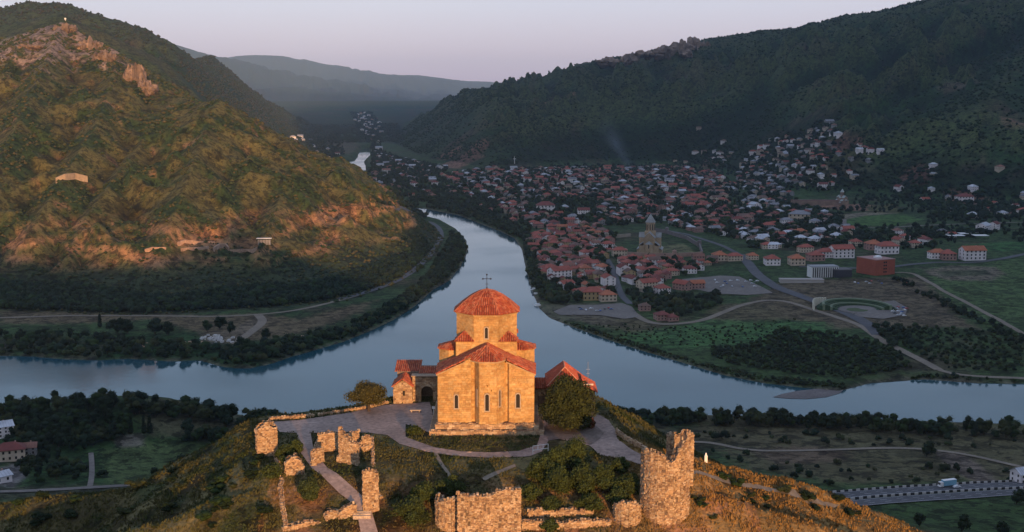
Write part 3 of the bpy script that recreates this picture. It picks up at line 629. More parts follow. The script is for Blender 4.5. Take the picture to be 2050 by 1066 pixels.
for sg in (-1, 1):
    a = sg * 9.12; b = sg * 3.7; x0, x1 = sorted((a, b)); z0 = side_z(x0) - (.45 if x0 == b else 0); z1 = side_z(x1) - (.45 if x1 == b else 0)
    bd.hull8([(x0, -.3, z0 - .3), (x1, -.3, z1 - .3), (x1, .1, z1 - .3), (x0, .1, z0 - .3), (x0, -.3, z0 - .01), (x1, -.3, z1 - .01), (x1, .1, z1 - .01), (x0, .1, z0 - .01)], (.42, .28, .15))
R_ = [e0, e1, e2, e3, e4, e5]
for p, q in zip(R_[:-1], R_[1:]): bd.face([(p[0], p[1], p[2] - .28), (q[0], q[1], q[2] - .28), (q[0], q[1], q[2]), (p[0], p[1], p[2])], (.42, .28, .15)); bd.face([(p[0], p[1], p[2] - .28), (.1, 3, 11.5), (q[0], q[1], q[2] - .28)], (.3, .2, .1))
bd.build('cornice', m_stone, church)
# drum and dome
dr_ = MB(); O = oct_(ap); dr_.prism(O, 13.5, 19.0, core)
for i in range(8): course_blocks(dr_, O[i], O[(i + 1) % 8], 14.15, 19.05, holes=[(s8 - .42, s8 + .42, 14.7, 17.0)] if i % 2 == 0 else [])
C2 = oct_(ap + .3); dr_.prism(C2, 18.95, 19.25, (.40, .26, .13))
drum = dr_.build('drum', m_stone, church)
arch_window(drum, 0, 14.75, 16.8, .55, (0, dc - ap, 0), (1, 0, 0), (0, -1, 0))
dm = MB(); levels = [(ap + .55, 19.22), (ap * .80, 20.75), (ap * .52, 21.95), (ap * .26, 22.75), (0.05, 23.15)]
for (ra, za), (rb, zb) in zip(levels[:-1], levels[1:]):
    a_, b_ = oct_(ra), oct_(rb)
    for i in range(8):
        j = (i + 1) % 8; t(dm, [(*b_[i], zb), (*a_[i], za), (*a_[j], za), (*b_[j], zb)])
for (ra, za), (rb, zb) in zip(levels[:-1], levels[1:]):   # hip ridges
    a_, b_ = oct_(ra), oct_(rb)
    for i in range(8): dm.tube((*a_[i], za + .1), (*b_[i], zb + .1), .12, .12, 5, TILE[3])
dome = dm.build('dome_roof', m_tile, church)
cr_ = MB(); cr_.tube((0, dc, 23.1), (0, dc, 23.6), .22, .10, 8); cr_.tube((0, dc, 23.5), (0, dc, 26.0), .06, .05, 6)
for z, w_ in ((25.2, .75),): cr_.tube((-w_, dc, z), (w_, dc, z), .06, .06, 6)
for p in ((-.75, 25.2), (.75, 25.2), (0, 26.0)):
    cr_.tube((p[0] - .16, dc, p[1]), (p[0] + .16, dc, p[1]), .09, .09, 6); cr_.tube((p[0], dc, p[1] - .16), (p[0], dc, p[1] + .16), .09, .09, 6)
cr_.tube((0, dc - .35, 24.2), (0, dc + .35, 24.2), .05, .05, 5); cr_.tube((-.3, dc, 24.2), (.3, dc, 24.2), .05, .05, 5)
cr_.build('cross', m_iron, church)

# ------------------------------------------------------------------ gatehouse and priest's house beside it
def gable_roof(mb, x0, x1, y0, y1, ze, zr, axis='y', pal=TILE, over=.35):
    if axis == 'y':
        xm = (x0 + x1) / 2; k = (zr - ze) / (xm - x0); a = x0 - over; b = x1 + over; zl = ze - over * k; y0 -= over; y1 += over
        tile_face(mb, [(xm, y0, zr), (xm, y1, zr), (a, y1, zl), (a, y0, zl)], pal=pal); tile_face(mb, [(xm, y0, zr), (b, y0, zl), (b, y1, zl), (xm, y1, zr)], pal=pal)
    else:
        ym = (y0 + y1) / 2; k = (zr - ze) / (ym - y0); a = y0 - over; b = y1 + over; zl = ze - over * k; x0 -= over; x1 += over
        tile_face(mb, [(x0, ym, zr), (x0, a, zl), (x1, a, zl), (x1, ym, zr)], pal=pal); tile_face(mb, [(x0, ym, zr), (x1, ym, zr), (x1, b, zl), (x0, b, zl)], pal=pal)
def rubble_face(mb, a, b, z0, z1, top=None, holes=(), ch=.36): course_blocks(mb, a, b, z0, z1, top, ch=ch, bl=(.3, .75), proud=.08, holes=holes, pal=RUB, rag=.06)
gh = G(806, 809, P0); gx, gy = float(gh[0]), float(gh[1])
gate = empty('gatehouse', (gx, gy, P0), 0, 'small ruined stone gatehouse with red roof and dark archway left of the church', 'gatehouse')
w_ = MB(); w_.prism([(-1.8, 0), (1.9, 0), (1.9, 6), (-1.8, 6)], -2, [3.6, 3.6, 3.6, 3.6], core)
gt = lambda u: 3.6 + 1.3 - abs(u - 1.85) * .7
rubble_face(w_, (-1.8, 0), (1.9, 0), -1, 4.9, top=gt, holes=[(1.85, 2.3, 1.7, 2.7)]); w_.face([(-1.8, 0.0, 3.6), (1.9, 0.0, 3.6), (.05, 0.0, 4.9)], core)
rubble_face(w_, (1.9, 0), (1.9, 6), -1, 3.6); rubble_face(w_, (-1.8, 6), (-1.8, 0), -1, 3.6)
# arch wall
w_.box(1.9, 3.6, 1.5, 3.3, -1, 5.3, core); w_.box(6.1, 7.3, 1.5, 3.3, -1, 4.9, core); w_.box(3.6, 6.1, 1.5, 3.3, 3.4, 5.1, core)
rubble_face(w_, (1.9, 1.5), (7.3, 1.5), -.6, 5.2, top=lambda u: 5.3 - .12 * abs(math.sin(u * 2.1)) * 2, holes=[(1.7, 4.2, -1, 3.2)])
k = 9
for i in range(k):     # voussoirs
    a0 = math.pi * i / k; a1 = math.pi * (i + 1) / k; cx_, cz = 4.85, 2.1
    q = [(cx_ + r_ * math.cos(a_), cz + r_ * math.sin(a_)) for r_, a_ in ((1.25, a0), (1.7, a0), (1.7, a1), (1.25, a1))]
    c = random.choice(RUB); w_.face([(x, 1.36, z) for x, z in q][::-1], c); w_.face([(q[0][0], 1.36, q[0][1]), (q[3][0], 1.36, q[3][1]), (q[3][0], 3.3, q[3][1]), (q[0][0], 3.3, q[0][1])], c)
for sx in (3.6, 6.1):
    w_.box(sx - .05, sx + .05, 1.4, 3.3, -1, 2.1, core)
w_.box(1.7, 7.6, 1.2, 3.5, 5.3, 5.5, (.34, .25, .17))
w_.build('wall', m_rubble, gate)
r_ = MB(); gable_roof(r_, -1.8, 1.9, 0, 6, 3.7, 5.1, 'y', over=.3); tile_face(r_, [(3.0, 6.8, 6.2), (3.0, 3.4, 5.4), (8, 3.4, 5.4), (8, 6.8, 6.2)][::-1]); tile_face(r_, [(-2.2, 12, 6.4), (-2.2, 6.4, 5.2), (3.2, 6.4, 5.2), (3.2, 12, 6.4)][::-1])
r_.build('roof', m_tile, gate)
hb_ = MB(); hb_.box(-1.6, 7.6, 6.2, 12, -2, 5.3, (.20, .14, .10)); hb_.build('rear_room', m_rubble, gate)
wn = MB(); wn.box(.05, .5, -.02, .03, 1.7, 2.7); wn.build('window', m_dark, gate)
ho_ = G(1140, 838, P0); hx, hy = float(ho_[0]), float(ho_[1])
RED = [(0.48, 0.10, 0.045), (0.52, 0.12, 0.055), (0.44, 0.085, 0.04), (0.50, 0.13, 0.06)]
hs = empty('priest_house', (hx, hy, P0), 0, 'stone house with bright red hipped roof behind the round tree', 'house')
w_ = MB(); w_.box(-3.9, 2.5, 3, 13, -2, 5.6, core); rubble_face(w_, (-3.9, 3), (2.5, 3), -1, 5.6); rubble_face(w_, (-3.9, 13), (-3.9, 3), -1, 5.6)
w_.box(2.5, 4.9, 1.0, 9, -2.5, 5.1, core); rubble_face(w_, (2.5, 1.0), (4.9, 1.0), -2, 5.1); rubble_face(w_, (4.9, 1), (4.9, 9), -2, 5.1)
w_.build('wall', m_rubble, hs)
r_ = MB(); ze, zr = 5.6, 8.7; a, b, y0, y1, xm = -4.3, 2.9, 2.6, 13.4, -.7
pk1 = (xm, 5.6, zr); pk2 = (xm, 11.5, zr)
for f in ([pk1, (a, y0, ze), (b, y0, ze)], [pk1, pk2, (a, y1, ze), (a, y0, ze)], [pk1, (b, y0, ze), (b, y1, ze), pk2], [pk2, (b, y1, ze), (a, y1, ze)]): tile_face(r_, f, pal=RED, pitch=.3)
tile_face(r_, [(2.5, 9.2, 6.6), (2.5, .6, 6.6), (5.4, .6, 4.9), (5.4, 9.2, 4.9)], pal=RED, pitch=.3)
r_.build('roof', m_tile, hs)
r_ = MB(); r_.tube((-.7, 5.6, 8.85), (-.7, 11.5, 8.85), .12, .12, 5, (.6, .3, .18)); r_.tube((-.7, 5.6, 8.85), (-4.3, 2.6, 5.75), .1, .1, 5, (.6, .3, .18)); r_.tube((-.7, 5.6, 8.85), (2.9, 2.6, 5.75), .1, .1, 5, (.6, .3, .18))
r_.box(2.6, 4.6, .5, .8, 6.4, 6.7, (.6, .5, .42))
r_.build('ridge_tile', m_tile, hs)
w_ = MB(); w_.tube((3.7, 3, 5.5), (3.7, 3, 10.5), .05, .04, 5); w_.tube((3.3, 3, 9.0), (4.1, 3, 9.0), .03, .03, 4); w_.tube((3.4, 3, 8.2), (4.0, 3, 8.2), .03, .03, 4)
an = w_.build('antenna', mat('grey_metal', .4, col=(.35, .36, .38), metal=.5), hs)
w_ = MB(); w_.box(-6.8, -3.9, 6, 7.2, -1, 4.6, (.22, .15, .1)); rubble_face(w_, (-6.8, 6), (-3.9, 6), 0, 4.6, holes=[(.8, 2.2, -1, 2.6)]); w_.build('linking_wall', m_rubble, hs)
r_ = MB(); tile_face(r_, [(-7.2, 8.6, 6.0), (-7.2, 5.6, 4.5), (-3.9, 5.6, 4.5), (-3.9, 8.6, 6.0)][::-1], pal=TILE); r_.build('linking_roof', m_tile, hs)
w_ = MB(); w_.box(3.2, 3.5, .86, .9, 2, 3.2); w_.build('window', m_dark, hs)

# ------------------------------------------------------------------ ruined fortress walls, stone by stone
def ruin(name, pts, thick, zbase, ztop, label, cat='ruined wall', closed=False, ch=.26, bl=(.22, .5), rough=.5, holes=0):
    """masonry along a polyline; ztop(u 0..1) gives the broken top; both faces and the crest are laid in stones"""
    P = [Vector((p[0], p[1], 0)) for p in pts]
    if closed: P.append(P[0])
    Ls = [(P[i + 1] - P[i]).length for i in range(len(P) - 1)]; T = sum(Ls)
    o = Vector((sum(p.x for p in P) / len(P), sum(p.y for p in P) / len(P), zbase))
    mb = MB(); acc = 0; sd_ = random.random() * 99
    def tp(u): return ztop(u) + rough * (math.sin(u * 37 + sd_) * .4 + math.sin(u * 83 + sd_ * 2) * .3)
    for i in range(len(P) - 1):
        a, b = P[i], P[i + 1]; e = (b - a).normalized(); n = Vector((e.y, -e.x, 0)); L = Ls[i]; k = max(1, int(L / 1.1))
        for j in range(k):                                    # core
            s0, s1 = L * j / k, L * (j + 1) / k; z0 = tp((acc + s0) / T) - zbase - .3; z1 = tp((acc + s1) / T) - zbase - .3
            q = [a + e * s0 - o, a + e * s1 - o, a + e * s1 - n * thick - o, a + e * s0 - n * thick - o]
            lo = [(v.x, v.y, -3.0) for v in q]
            mb.hull8(lo + [(q[0].x, q[0].y, max(z0, .1)), (q[1].x, q[1].y, max(z1, .1)), (q[2].x, q[2].y, max(z1, .1)), (q[3].x, q[3].y, max(z0, .1))], (.17, .115, .075))
        for face in (0, 1):
            if face == 0: A, B = a, b; f = lambda u, acc=acc: tp((acc + u) / T) - zbase
            else: A, B = b - n * thick, a - n * thick; f = lambda u, acc=acc, L=L: tp((acc + L - u) / T) - zbase
            hl = [(hu, hu + .35, hz, hz + .35) for hu, hz in [(random.uniform(0, L), random.uniform(1, 8)) for _ in range(holes)]]
            course_blocks(mb, (A.x - o.x, A.y - o.y), (B.x - o.x, B.y - o.y), -1.2, 16, top=f, ch=ch, bl=bl, proud=.10, rag=.11, pal=RUB, holes=hl)
        if i == 0: course_blocks(mb, ((a - n * thick) - o)[:2], (a - o)[:2], -1.2, 16, top=lambda u: tp(0) - zbase, ch=ch, bl=bl, proud=.09, rag=.08, pal=RUB)
        if i == len(P) - 2: course_blocks(mb, (b - o)[:2], ((b - n * thick) - o)[:2], -1.2, 16, top=lambda u: tp(1) - zbase, ch=ch, bl=bl, proud=.09, rag=.08, pal=RUB)
        s = 0
        while s < L:                                          # loose crest stones
            for _ in range(max(1, int(thick / .6))):
                p = a + e * s - n * random.uniform(.1, max(.15, thick - .2)) - o; z = tp((acc + s) / T) - zbase - .35; w = random.uniform(.15, .34); h = random.uniform(.05, .35)
                c = jit(random.choice(RUB), .15); ang = random.random() * 3; ca, sa = math.cos(ang) * w, math.sin(ang) * w
                q = [(p.x + ca, p.y + sa), (p.x - sa, p.y + ca), (p.x - ca, p.y - sa), (p.x + sa, p.y - ca)]
                mb.hull8([(x, y, z) for x, y in q] + [(p.x + (x - p.x) * .75, p.y + (y - p.y) * .75, z + .35 + h * .6) for x, y in q], c)
            s += .5
        acc += L
    w = mb.build(name, m_rubble, None, loc=o)
    return tag(w, label, cat, 'ruined fortress walls round the church')
def zt(py, y): a = ray(1025, py); return CAMZ + a[2] / a[1] * y          # height seen on row py at distance y
def arc(cx, cy, r, a0, a1, n): return [(cx + r * math.cos(math.radians(a0 + (a1 - a0) * i / n)), cy + r * math.sin(math.radians(a0 + (a1 - a0) * i / n))) for i in range(n + 1)]
def gp(px, py, z): a = P1(px, py, 100); return a[0], a[1]
HILLZ = lambda x, y: float(HQ(x, y))
# round tower on the right
bx, by = gp(1340, 1052, 155.5); zb = HILLZ(bx, by) - 1.0
Rt = 3.9
tower_pts = arc(bx - .2, by + Rt, Rt, 170, 335, 9)
def tower_top(u): return np.interp(u, [0, .10, .2, .35, .52, .62, .68, .75, .84, .93, 1.0], [zt(925, by), zt(912, by), zt(908, by), zt(908, by), zt(914, by), zt(926, by + 1), zt(918, by + 1), zt(900, by + 1), zt(886, by + 2), zt(866, by + 2), zt(862, by + 2)])
ruin('ruined_tower', tower_pts, 1.1, zb, tower_top, 'tall broken round tower of rubble stone, jagged top rising to the right', 'ruined tower', holes=3, rough=.14)
q0 = gp(1330, 925, P0 - .5); ruin('ruined_wall', [(q0[0] - .6, by + 8.5), (q0[0] + 3.6, by + 8.9)], .9, HILLZ(q0[0], by + 8.6) - 1, lambda u: zt(872, by + 8.6) + .2 * math.sin(u * 9), 'inner stub of grey rubble wall seen behind the round tower')
# centre wall
cx0, cy0 = gp(917, 1082, 156.5); cx1, cy1 = gp(1043, 1082, 156.5)
ruin('ruined_wall', [(cx0, cy0), (cx1 - .1, cy1)], 1.2, HILLZ(cx0, cy0) - .5, lambda u: zt(np.interp(u, [0, .1, .5, .62, .75, 1], [988, 993, 994, 985, 980, 982]), cy0), 'broad flat-faced ruined wall with ragged top at the bottom centre', holes=22, rough=.22)
sxy = gp(893, 1074, 157); ruin('ruined_wall', arc(sxy[0] + .6, sxy[1] + 3.2, 2.4, 150, 300, 6), 1.0, HILLZ(*sxy) - .5, lambda u: zt(1003 + 4 * math.sin(u * 5), sxy[1] + 1), 'rounded dark ruined bastion adjoining the left edge of the broad wall', rough=.5)
sxy = gp(1258, 1056, 156.5); ruin('ruined_wall', arc(sxy[0], sxy[1] + 2.2, 2.15, 150, 390, 8), 1.3, HILLZ(*sxy) - .5, lambda u: zt(np.interp(u, [0, .3, .6, 1], [1022, 1006, 1004, 1024]), sxy[1] + 1), 'squat rounded ruin block beside the foot of the round tower', rough=.4)
# low walls between them
a_ = gp(1045, 1062, 157); b_ = gp(1222, 1052, 157.5)
ruin('retaining_wall', [a_, ((a_[0] + b_[0]) / 2, a_[1] + .3), b_], .9, HILLZ(*a_) - .4, lambda u: HILLZ(*a_) + 1.3 + .15 * math.sin(u * 11), 'low pale retaining wall between the broad wall and the squat ruin, front one', 'low wall', rough=.3)
a_ = gp(1058, 1036, 158.3); b_ = gp(1188, 1030, 158.8)
ruin('retaining_wall', [a_, b_], .7, HILLZ(*a_) - .4, lambda u: HILLZ(*a_) + 1.1 + .15 * math.sin(u * 13), 'low broken retaining wall below the bushes, rear one', 'low wall', rough=.4)
# left group
def block(px0, px1, pyb, pyt, z, thick, label, depth=0.0, rough=.35, nm='ruined_wall', tops=None, cat='ruined wall'):
    a = gp(px0, pyb, z); b = gp(px1, pyb, z); b = (b[0], b[1] + depth); zb = min(HILLZ(*a), HILLZ(*b)) - .6; tops = tops or [pyt] * 3
    return ruin(nm, [a, b], thick, zb, lambda u: zt(np.interp(u, np.linspace(0, 1, len(tops)), tops), a[1] + depth * u), label, cat, rough=rough)
block(638, 677, 905, 868, 162.5, .9, 'bright ruined wall fragment, leftmost of the cluster left of the church', .6, tops=[872, 866, 868])
block(679, 716, 926, 862, 161.8, .8, 'tall leaning ruined wall fragment in the middle of the cluster', -1.5, tops=[858, 872, 884, 890])
block(690, 718, 892, 868, 163, .7, 'low wall fragment behind the leaning one, topped with loose stones', .2, tops=[872, 866, 864])
block(722, 742, 902, 872, 162.6, .8, 'short bright fragment at the right end of the cluster', .5, tops=[885, 872, 874])
block(628, 646, 932, 900, 161.8, .8, 'small low wall stub beside the paved path', 1.5, tops=[904, 898, 900])
block(728, 757, 1028, 945, 158.6, 1.0, 'tall narrow ruined pier standing beside the steps', .5, tops=[943, 942, 944])
block(573, 607, 955, 916, 161.2, 1.6, 'rounded ruin stub by the left edge of the path', .8, tops=[926, 914, 930], rough=.6)
block(516, 552, 918, 850, 161.3, 2.0, 'craggy corner ruin at the left end of the terrace', 1.5, tops=[862, 846, 852], rough=.8)
block(652, 678, 1043, 1022, 158.2, 1.0, 'low chunk of broken wall left of the steps, nearer the path', .8, tops=[1030, 1022, 1026])
block(678, 712, 1040, 1008, 158.4, 1.1, 'stepped end of the front wall where the stairs climb', .8, tops=[1028, 1014, 1008])
block(567, 640, 1066, 1040, 157.5, .9, 'low ruined front wall at the bottom left of the enclosure', 2.0, tops=[1056, 1050, 1044, 1046])
def low_wall(pts, z, h, th, label, nm='low_wall'):
    P = [gp(a, b, z) for a, b in pts]
    zs = [HILLZ(*p) for p in P]
    return ruin(nm, P, th, min(zs) - .3, lambda u: float(np.interp(u, np.linspace(0, 1, len(zs)), zs)) + h, label, 'low wall', rough=.12, ch=.3)
low_wall([(548,908),(556,940),(562,968),(557,985)], 161, .8, .45, 'thin low wall down the left side of the enclosure, upper run')
low_wall([(560,985),(563,1020),(570,1060)], 158.5, .8, .45, 'thin low wall down the left side of the enclosure, lower run')
low_wall([(541,843),(560,841),(600,838),(628,836)], 163.5, .6, .5, 'pale parapet along the rear left edge of the terrace')
low_wall([(640,834),(690,826),(740,818),(778,808)], 163.7, .5, .5, 'pale parapet between the terrace corner and the gatehouse')
low_wall([(742,880),(744,905),(745,935),(752,985),(762,1000)], 161.5, .5, .35, 'thin stone kerb wall beside the tall pier')
low_wall([(632,934),(637,905),(648,882)], 162, 1.2, .6, 'broken low wall tying the path-side stub to the bright fragment')
low_wall([(680,926),(700,912),(724,906),(744,902)], 162, 1.0, .6, 'low footing linking the leaning fragment to the right-hand one')
low_wall([(1233,868),(1250,882),(1275,895),(1292,906)], 163, .8, .4, 'low pale wall bordering the right end of the terrace path')
# ------------------------------------------------------------------ paths, roads
def loft(name, Lp, Rp_, m, label, lift=.12, n=60, k=6, px=True, tintc=None):
    """paved strip between two edge lines (photo points laid on the ground), following the ground"""
    def line(Q):
        if px: x, y, z = PX([q[0] for q in Q], [q[1] for q in Q]); Q = np.stack([x, y], -1)
        Q = np.asarray(Q, float); d = np.concatenate([[0], np.cumsum(np.hypot(*np.diff(Q, axis=0).T))]); s = np.linspace(0, d[-1], n)
        return np.stack([np.interp(s, d, Q[:, 0]), np.interp(s, d, Q[:, 1])], -1)
    A = line(Lp); B = line(Rp_); t = np.linspace(0, 1, k)[None, :, None]
    X = A[:, None] * (1 - t) + B[:, None] * t; Z = HQ(X[..., 0], X[..., 1]) + lift
    V = np.concatenate([X, Z[..., None]], -1).reshape(-1, 3)
    i, j = np.meshgrid(np.arange(n - 1), np.arange(k - 1), indexing='ij'); q = (i * k + j).ravel()
    F = np.stack([q, q + k, q + k + 1, q + 1], -1)
    me = np_mesh(name, V, F, smooth=True); 
    o = link(name, me, m); return tag(o, label, kind='structure')
def road(name, pts, w, m, label, lift=.5, step=None, k=4, px=True):
    if px: x, y, z = PX([p[0] for p in pts], [p[1] for p in pts], 330); Q = np.stack([x, y], -1)
    else: Q = np.asarray(pts, float)
    # smooth
    for _ in range(2):
        R_ = [Q[0]]
        for a, b in zip(Q[:-1], Q[1:]): R_ += [a * .75 + b * .25, a * .25 + b * .75]
        Q = np.array(R_ + [Q[-1]])
    d = np.concatenate([[0], np.cumsum(np.hypot(*np.diff(Q, axis=0).T))]); n = max(8, int(d[-1] / (step or max(w, 4)))); s = np.linspace(0, d[-1], n)
    C = np.stack([np.interp(s, d, Q[:, 0]), np.interp(s, d, Q[:, 1])], -1); T = np.gradient(C, axis=0); T /= np.linalg.norm(T, axis=1)[:, None] + 1e-9; N = np.stack([-T[:, 1], T[:, 0]], -1)
    loft(name, C + N * w / 2, C - N * w / 2, m, label, lift, n, k, px=False)
    return C, T, N, s
m_pave = mat('worn_paving', .85, col=(.29, .215, .175), n_scale=[(.15, .25), (1.2, .30)], bump=.03, b_scale=3)
m_dirt = mat('dirt_track', .95, col=(.20, .165, .12), n_scale=[(.08, .2), (.8, .25)])
m_asph = mat('asphalt', .85, col=(.075, .075, .08), n_scale=[(.05, .2), (.6, .2)])
m_old = mat('pale_asphalt', .9, col=(.16, .14, .12), n_scale=[(.03, .2), (.3, .25)])
def pad(name, pts, m, label, lift=.1, cell=.35, px=True, rmin=0):
    """paved area following the ground: grid cells clipped to an outline"""
    P = WP(pts, rmin) if px else np.asarray(pts, float)
    x0, y0 = P.min(0); x1, y1 = P.max(0); nx = int((x1 - x0) / cell) + 2; ny = int((y1 - y0) / cell) + 2
    gx, gy = np.meshgrid(x0 + np.arange(nx + 1) * cell, y0 + np.arange(ny + 1) * cell, indexing='ij')
    cxm = (gx[:-1, :-1] + cell / 2); cym = (gy[:-1, :-1] + cell / 2); ins = inpoly(cxm, cym, P)
    ii_, jj_ = np.nonzero(ins); W_ = ny + 1; q = ii_ * W_ + jj_; F = np.stack([q, q + W_, q + W_ + 1, q + 1], -1)
    used, inv = np.unique(F, return_inverse=True); X = gx.ravel()[used]; Y = gy.ravel()[used]
    # pull the rim onto the outline
    d, par, side = segdist(X, Y, list(P) + [P[0]]); rim = d < cell * .75
    if rim.any():
        Q = np.vstack([P, P[:1]]); i = np.clip(par.astype(int), 0, len(Q) - 2); u = (par - i)[:, None]; S_ = Q[i] * (1 - u) + Q[i + 1] * u
        X = np.where(rim, S_[:, 0], X); Y = np.where(rim, S_[:, 1], Y)
    V = np.stack([X, Y, HQ(X, Y) + lift], -1)
    o = link(name, np_mesh(name, V, inv.reshape(-1, 4).astype(int), smooth=True), m); return tag(o, label, kind='structure')
# terrace round the church: a curved walk in front, a square by the gatehouse, an arm to the right
pad('terrace_paving', [(545,846),(600,842),(690,829),(770,812),(860,806),(872,850),(862,868),(812,850),(812,876),(836,885),(870,897),(920,905),(985,907),(1040,904),(1075,893),(1085,862),(1075,845),(1090,842),(1180,830),(1200,832),(1218,842),(1232,862),(1236,880),(1262,900),(1300,920),(1296,936),(1255,922),(1200,912),(1180,893),(1120,880),(1098,884),(1085,905),(1060,915),(985,918),(910,914),(850,905),(800,890),(775,872),(740,868),(700,866),(655,868),(620,868),(590,868),(560,866)], m_pave, 'grey paved walk curving round the foot of the church', .10)
pad('tree_circle_paving', [(1098,884),(1120,880),(1160,884),(1182,893),(1201,880),(1210,868),(1190,852),(1150,845),(1095,850),(1088,865)], mat('brown_paving', .9, col=(.17,.13,.105), n_scale=[(.5,.2),(2,.2)]), 'brown paved circle round the large tree', .16)
loft('hill_path', [(594,866),(600,905),(625,940),(680,990),(712,1015),(722,1066),(730,1110)], [(622,868),(628,905),(655,938),(715,985),(740,1012),(756,1066),(770,1110)], m_pave, 'paved path dropping from the terrace to the steps', .14, 90, 6)
loft('foot_track', [(865,905),(880,930),(900,960)], [(874,905),(888,930),(907,960)], m_dirt, 'thin worn track down the grass', .08, 30, 3)
loft('foot_track', [(1030,930),(1000,942),(965,958)], [(1033,935),(1004,948),(970,964)], m_dirt, 'short worn track below the terrace', .08, 30, 3)
loft('hill_path', [(1385,945),(1440,956),(1520,972),(1600,990),(1680,1012)], [(1385,952),(1440,964),(1520,980),(1600,998),(1670,1018)], m_dirt, 'dirt path along the right spur', .10, 60, 4)
st = empty('stone_steps', (*gp(728, 1032, 158.4), HILLZ(*gp(728, 1032, 158.4))), 0, 'flight of three pale stone steps at the gap beside the tall pier', 'steps')
for i in range(3):
    s_ = MB(); s_.box(-1.6, 1.2, -.9 + i * .55, -.2 + i * .55, -.5, .22 + i * .17, (.46, .36, .26)); s_.build('step', m_rubble, st)
# valley roads
road('country_road', [(-60,988),(60,984),(180,978),(300,970),(340,962)], 6, m_old, 'narrow grey road below the left slope', .4)
road('driveway', [(182,908),(184,930),(184,955),(180,976)], 3, m_old, 'pale driveway up to the farm gate', .4)
road('dirt_track', [(1220,890),(1300,888),(1400,885),(1440,890),(1480,900),(1540,905),(1660,902),(1800,897),(1880,903),(1960,915),(2080,945)], 5, m_dirt, 'dirt track across the dry meadow above the highway', .4)
road('dirt_track', [(-60,640),(100,634),(250,632),(420,636),(510,632),(600,622),(690,600),(760,578),(800,562)], 6, m_dirt, 'pale track along the foot of the far bank hill', .5)
road('dirt_track', [(515,630),(530,645),(500,668),(470,690)], 9, m_dirt, 'track branching down to the river bank', .5)
road('river_road', [(680,600),(750,582),(810,558),(855,520),(885,480),(880,455),(850,440),(790,420)], 9, m_asph, 'road curving round the spur above the river', .8)
road('dirt_track', [(1250,615),(1290,645),(1330,652),(1400,645),(1440,630),(1500,606),(1560,600),(1640,625),(1720,650),(1760,680),(1800,700),(1850,725),(1880,742)], 8, m_dirt, 'pale track looping across the riverside meadow', .5)
road('dirt_track', [(1880,742),(1920,752),(1980,756),(2100,760)], 6, m_dirt, 'track along the far bank at the right', .4)
road('town_road', [(1480,510),(1500,530),(1520,555),(1560,580),(1620,600),(1690,625),(1740,650),(1760,672)], 14, m_asph, 'grey main road running down out of the town', .6)
road('town_road', [(1740,548),(1820,545),(1850,560),(1900,590),(1960,620),(2050,670)], 6, m_dirt, 'narrow lane between hedges right of the red block', .5)
road('town_road', [(1480,510),(1440,490),(1400,478),(1370,468),(1330,462)], 8, m_asph, 'road leading up behind the cathedral wall', .6)
road('town_road', [(1215,520),(1230,545),(1235,570),(1245,595),(1262,610)], 8, m_asph, 'lane through the old quarter', .6)
road('town_road', [(1690,440),(1690,455),(1760,458),(1900,450),(2060,446)], 8, m_old, 'road behind the green field', .6)
road('town_road', [(1600,535),(1750,540),(1860,525),(1960,528),(2060,508)], 10, m_asph, 'street in front of the red-roofed terraces', .6)
pad('town_square', [(1108,625),(1140,612),(1190,612),(1245,608),(1265,615),(1280,635),(1250,640),(1200,632),(1120,632)], m_old, 'riverside car park at the edge of the old quarter', .6, 4)
pad('car_park', [(1365,560),(1440,553),(1480,555),(1530,578),(1548,588),(1500,592),(1440,590),(1400,582),(1375,580)], m_old, 'large pale grey car park below the cathedral', .6, 4)
pad('round_plaza', [(1655,605),(1680,598),(1720,612),(1790,603),(1818,618),(1812,632),(1770,640),(1720,636),(1690,622)], m_old, 'paved plaza with circle in front of the crescent building', .7, 3)
# highway, two carriageways
HA = [(1560,998),(1700,992),(1850,983),(1960,975),(2120,962)]; HB2 = [(1600,1030),(1740,1022),(1850,1013),(1960,1006),(2120,996)]
def hroad(P, w, label):
    x, y, z = [], [], []
    return road('highway', P, w, m_asph, label, .5, px=False)
def straight(P):
    x, y, z = PX([P[1][0], P[3][0]], [P[1][1], P[3][1]], 330); d = np.array([x[1] - x[0], y[1] - y[0]]); return [np.array([x[0], y[0]]) + d * u for u in np.linspace(-.9, 1.6, 8)]
HA, HB2 = straight(HA), straight(HB2)
CA, TA, NA, SA = hroad(HA, 12.5, 'far carriageway of the highway'); CB, TB, NB, SB = hroad(list(CA - NA * 17.5)[::2], 12.5, 'near carriageway of the highway')
m_line = mat('road_paint', .6, col=(.7, .7, .68))
for C, N in ((CA, NA), (CB, NB)):
    for off in (-5.6, 5.6): loft('road_marking', C + N * (off + .12), C + N * (off - .12), m_line, 'thin white edge line of the highway', .56, len(C), 2, px=False)
def lane_dashes(C, T, N):
    mb = MB(); d = np.concatenate([[0], np.cumsum(np.hypot(*np.diff(C, axis=0).T))])
    for off in (-1.9, 1.9):
        s = 3
        while s < d[-1] - 6:
            q = []
            for u in (s, s + 4): q.append(np.array([np.interp(u, d, C[:, 0]), np.interp(u, d, C[:, 1])]))
            i = min(len(N) - 1, np.searchsorted(d, s)); nn = N[i]; P = [q[0] + nn * (off - .1), q[1] + nn * (off - .1), q[1] + nn * (off + .1), q[0] + nn * (off + .1)]
            mb.face([(p[0], p[1], float(HQ(p[0], p[1])) + .57) for p in P][::-1]); s += 10
    tag(mb.build('road_marking', m_line), 'white lane dashes on the highway', kind='structure')
lane_dashes(CA, TA, NA); lane_dashes(CB, TB, NB)
